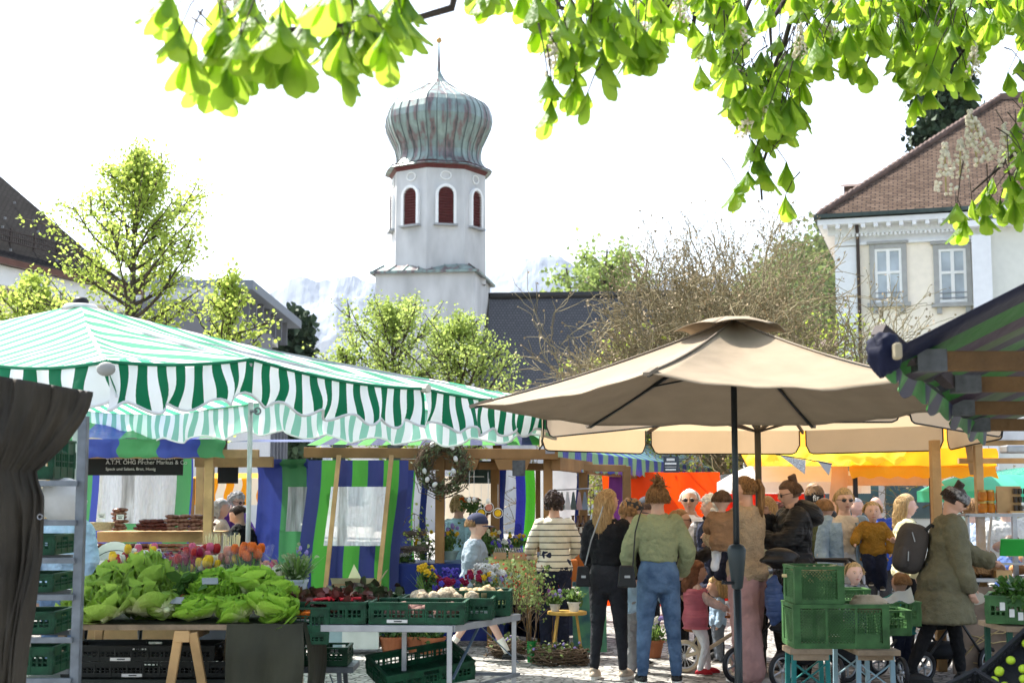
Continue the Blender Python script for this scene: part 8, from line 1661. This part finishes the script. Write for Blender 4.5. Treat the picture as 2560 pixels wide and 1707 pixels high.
# ================= chestnut branches overhead
def chestnut():
    rng=np.random.default_rng(23); o=empty('chestnut_tree',(7.5,-1.5,0),0,'horse chestnut branches with drooping bright green leaves and white candles overhead','tree'); T=Vector((7.5,-1.5,0)); rn=random.Random(23)
    leafm=M('chestnut_leaf',(.10,.20,.02),rough=.42,var=.3,scl=9,trans=.6,tcol=(.45,.64,.06),bump=.35,bsc=35)
    wood_=M('chestnut_bark',(.045,.035,.028),rough=.9,var=.4)
    # leaflet template: obovate, folded and drooping, x = width, y = length
    nl=6; tv=[];tf=[]
    wid=[.02,.07,.15,.215,.235,.175,.035]; yy=[0,.2,.42,.62,.8,.93,1.0]
    for i in range(7):
        y=yy[i]; dz=-.10*y*y; w_=wid[i]
        tv+=[(-w_,y,dz+.07*w_/.3*0.6),(0,y,dz-.03),(w_,y,dz+.07*w_/.3*.6)]
    for i in range(6):
        for j in range(2): a=i*3+j; tf.append((a,a+1,a+4,a+3))
    tv=np.array(tv); tf=np.array(tf)
    V=[];Fc=[];cnt=0
    def compound(p,size,yaw):
        nonlocal cnt
        k=rn.choice((5,5,6,7)); tip=rn.uniform(-.35,.35)
        for i in range(k):
            a=yaw+(i-(k-1)/2)*(rn.uniform(.55,.8)); droop=rn.uniform(.95,1.48); d=Vector((math.cos(a)*math.cos(droop),math.sin(a)*math.cos(droop),-math.sin(droop))); x=Vector((-math.sin(a),math.cos(a),0)); x=(x+Vector((0,0,rn.uniform(-.4,.4)))).normalized(); x=(x-d*x.dot(d)).normalized(); n=x.cross(d)
            m=np.array([[*x],[*d],[*n]]); s=size*rn.uniform(.85,1.4)*(1 if abs(i-(k-1)/2)<1.6 else .75); vv=(tv*np.array([1,1,rn.uniform(.5,1.8)]))@m*s+np.array(p); V.append(vv); Fc.append(tf+cnt); cnt+=len(tv)
    tw=MB(); fl=MB()
    def blossom(p,h):
        p=Vector(p); ax=Vector((rn.uniform(-.3,.3),rn.uniform(-.3,.3),1)).normalized(); fl2.tube([p,p+ax*h],.004,4)
        for i in range(70):
            t=rn.random(); q=p+ax*h*t; r=.035*(1.15-t)*h/.18; a=rn.uniform(0,6.28); fl.ball(q+Vector((math.cos(a)*r,math.sin(a)*r,rn.uniform(-.01,.01))),.0075*h/.18,5,3)
    fl2=MB()
    # branches: polyline in photo pixels with depth, leaf size in m, number of leaves
    BR=[([(1150,-80),(1130,20),(960,70),(860,95)],4.6,.115,0),([(860,-60),(850,60),(700,80),(620,90)],4.4,.125,0),
        ([(2150,-90),(1980,40),(1960,110),(1900,260),(1930,340),(1900,430),(1905,500)],7.4,.14,0)]
    def tube_px(pts,Yy,r0,r1):
        q=[P(x,y,Yy)-T for x,y in pts]; tw.tube(q,[r0+(r1-r0)*i/(len(q)-1) for i in range(len(q))],7)
    for pts,Yy,s,_ in BR: tube_px(pts,Yy,.018,.006)
    for pts,Yy in(([(2000,-60),(1925,60),(1930,150)],7.2),([(1700,-60),(1650,60),(1640,120),(1600,180)],6.8),([(1740,-40),(1735,60),(1700,70)],7.0),([(2260,-50),(2200,80),(2150,200)],7.6),([(2480,-40),(2440,80),(2380,170)],7.6),([(2700,200),(2600,320),(2520,400),(2430,480)],7.4),([(1380,-40),(1400,20),(1500,40)],6.0),([(1900,-60),(1850,60),(1820,140)],7.5),([(2700,40),(2620,80),(2540,70)],7.6)): tube_px(pts,Yy,.016,.005)
    # leaf stations: (px,py,depth,leaflet length m)
    st=[]
    def region(poly,n,Y0,Y1,s0,s1):
        xs=[p[0] for p in poly]; ys=[p[1] for p in poly]; c=0
        while c<n:
            x,y=rn.uniform(min(xs),max(xs)),rn.uniform(min(ys),max(ys)); ins=False; j=len(poly)-1
            for i in range(len(poly)):
                xi,yi=poly[i]; xj,yj=poly[j]
                if (yi>y)!=(yj>y) and x<(xj-xi)*(y-yi)/(yj-yi)+xi: ins=not ins
                j=i
            if ins: st.append((x,y,rn.uniform(Y0,Y1),rn.uniform(s0,s1))); c+=1
    # left cluster (near)
    for x,y in((405,-5),(455,45),(470,100),(540,75),(530,140),(560,10),(600,60),(640,-10),(620,110),(665,60),(735,85),(700,20),(760,30),(835,-20),(830,60),(870,40),(860,110),(905,95),(930,10),(985,-15),(1005,15),(960,55),(890,-10),(575,120)): st.append((x,y+22,rn.uniform(3.9,4.6),rn.uniform(.115,.15))); st.append((x+rn.uniform(-25,25),y-20,rn.uniform(3.9,4.6),rn.uniform(.09,.13)))
    region([(1090,-60),(1340,-60),(1340,5),(1240,-8),(1160,-15)],8,5,6,.09,.12)
    region([(1340,-60),(1660,-60),(1650,60),(1560,120),(1420,110),(1360,60)],46,5.2,6.4,.10,.135)
    for x,y,s in((1505,125,.155),(1520,60,.15),(1590,100,.14),(1430,115,.13),(1380,255,.12),(1370,190,.10),(1440,190,.12),(1470,230,.10),(1400,130,.12),(1380,215,.08),(1610,75,.13),(1355,30,.13),(1400,50,.14),(1460,60,.14),(1650,110,.11),(1660,20,.12),(1340,-10,.14),(1490,-10,.14),(1560,0,.14)): st.append((x,y,5.3,s))
    region([(1640,-60),(2260,-60),(2180,110),(2100,100),(2000,170),(1960,320),(1830,260),(1800,140),(1740,60),(1660,60)],150,6.6,7.8,.11,.14)
    region([(1800,120),(2000,120),(2010,260),(1960,330),(1850,290),(1810,200)],30,6.8,7.6,.115,.14)
    for x,y in((1750,165),(1790,130),(2110,130),(2060,140),(2150,130),(1850,280),(1905,330),(1950,310),(1880,350),(1960,240),(1900,400),(1860,210),(2000,260),(1985,270),(1870,430),(1910,420),(1845,465),(1966,405),(1963,490),(1895,370),(2040,100),(2070,60),(1885,395),(1830,250)): st.append((x,y,7.3,rn.uniform(.11,.14)))
    region([(2180,-60),(2640,-60),(2640,60),(2520,60),(2440,90),(2380,180),(2280,170),(2230,100)],115,6.8,8,.11,.14)
    for x,y in((2240,120),(2270,200),(2245,170),(2320,220),(2290,240),(2310,175),(2420,190),(2450,110),(2400,150),(2510,40),(2555,30),(2120,120),(2155,150)): st.append((x,y,7.5,rn.uniform(.12,.145)))
    region([(2640,150),(2640,500),(2560,520),(2500,470),(2430,510),(2370,520),(2400,470),(2480,440),(2530,300),(2570,190)],36,6.9,7.8,.10,.135)
    for x,y in((2390,510),(2410,550),(2430,500),(2470,480),(2500,500),(2530,440),(2550,500),(2520,180),(2550,150),(2540,310),(2560,350),(2460,530)): st.append((x,y,7.4,rn.uniform(.10,.13)))
    for (x,y,Yy,s) in st:
        p=P(x,y,Yy)-T; compound(p,s,rn.uniform(0,6.28)); q=p+Vector((rn.uniform(-.1,.1),rn.uniform(-.15,.15),rn.uniform(.08,.2))); tw.tube([p,p.lerp(q,.5)+Vector((0,0,.02)),q],[.0022,.003,.004],4)
    for (x,y,Yy,h) in((590,40,4.3,.16),(640,30,4.4,.14),(1395,190,5.5,.22),(1440,165,5.5,.16),(1620,95,6.6,.2),(1850,110,7,.2),(1745,150,7,.14),(1865,340,7,.22),(1905,300,7,.16),(2075,90,7.2,.2),(2110,40,7.2,.2),(2235,60,7.3,.18),(2365,480,7.3,.26),(2445,410,7.3,.28),(2470,400,7.3,.28),(2400,440,7.3,.22),(2520,410,7.3,.22),(1500,10,5.8,.2),(1700,50,6.5,.2),(2000,150,7,.18),(2430,190,7.3,.2)):
        blossom(P(x,y,Yy)-T,h)
    npmesh('crown',np.concatenate(V),np.concatenate(Fc),leafm,o,smooth=True); tw.build('twigs',wood_,o,smooth=True); fl.build('blossom',M('chestnut_blossom',(.82,.76,.64),rough=.7,var=.2,scl=40,trans=.3),o,smooth=True); fl2.build('blossom_stem',M('blossom_axis',(.35,.30,.12)),o)
    # trunk and main limbs out of the frame
    g=MB(); g.tube([Vector((0,0,0)),Vector((0,.1,2.4)),Vector((-.3,.6,3.8)),Vector((-2,3,5.2)),Vector((-5,6,5.6))],[.36,.3,.26,.16,.08],14); g.tube([Vector((-.1,.3,3.2)),Vector((-.6,4,5.0)),Vector((-1.5,8.5,5.4))],[.2,.14,.06],10); g.tube([Vector((-5,6,5.6)),Vector((-8,5.8,4.6)),P(1150,-80,4.6)-T],[.08,.05,.018],8); g.tube([Vector((-5,6,5.6)),P(1900,-60,7.5)-T],[.06,.016],8); g.build('trunk',wood_,o,smooth=True)
chestnut()
def haze():
    b=MB(); b.box((0,4000,1300),(9000,9000,2604)); m=bpy.data.materials.new('air_haze'); m.use_nodes=True; nt=m.node_tree; nt.nodes.remove(nt.nodes['Principled BSDF'])
    v=nt.nodes.new('ShaderNodeVolumePrincipled'); v.inputs['Color'].default_value=(.82,.9,1,1); v.inputs['Density'].default_value=.00006; v.inputs['Anisotropy'].default_value=.3
    nt.links.new(v.outputs[0],nt.nodes['Material Output'].inputs['Volume'])
    tag(b.build('haze',m),'pale haze veiling the far snowy mountains','haze',kind='stuff')
haze()
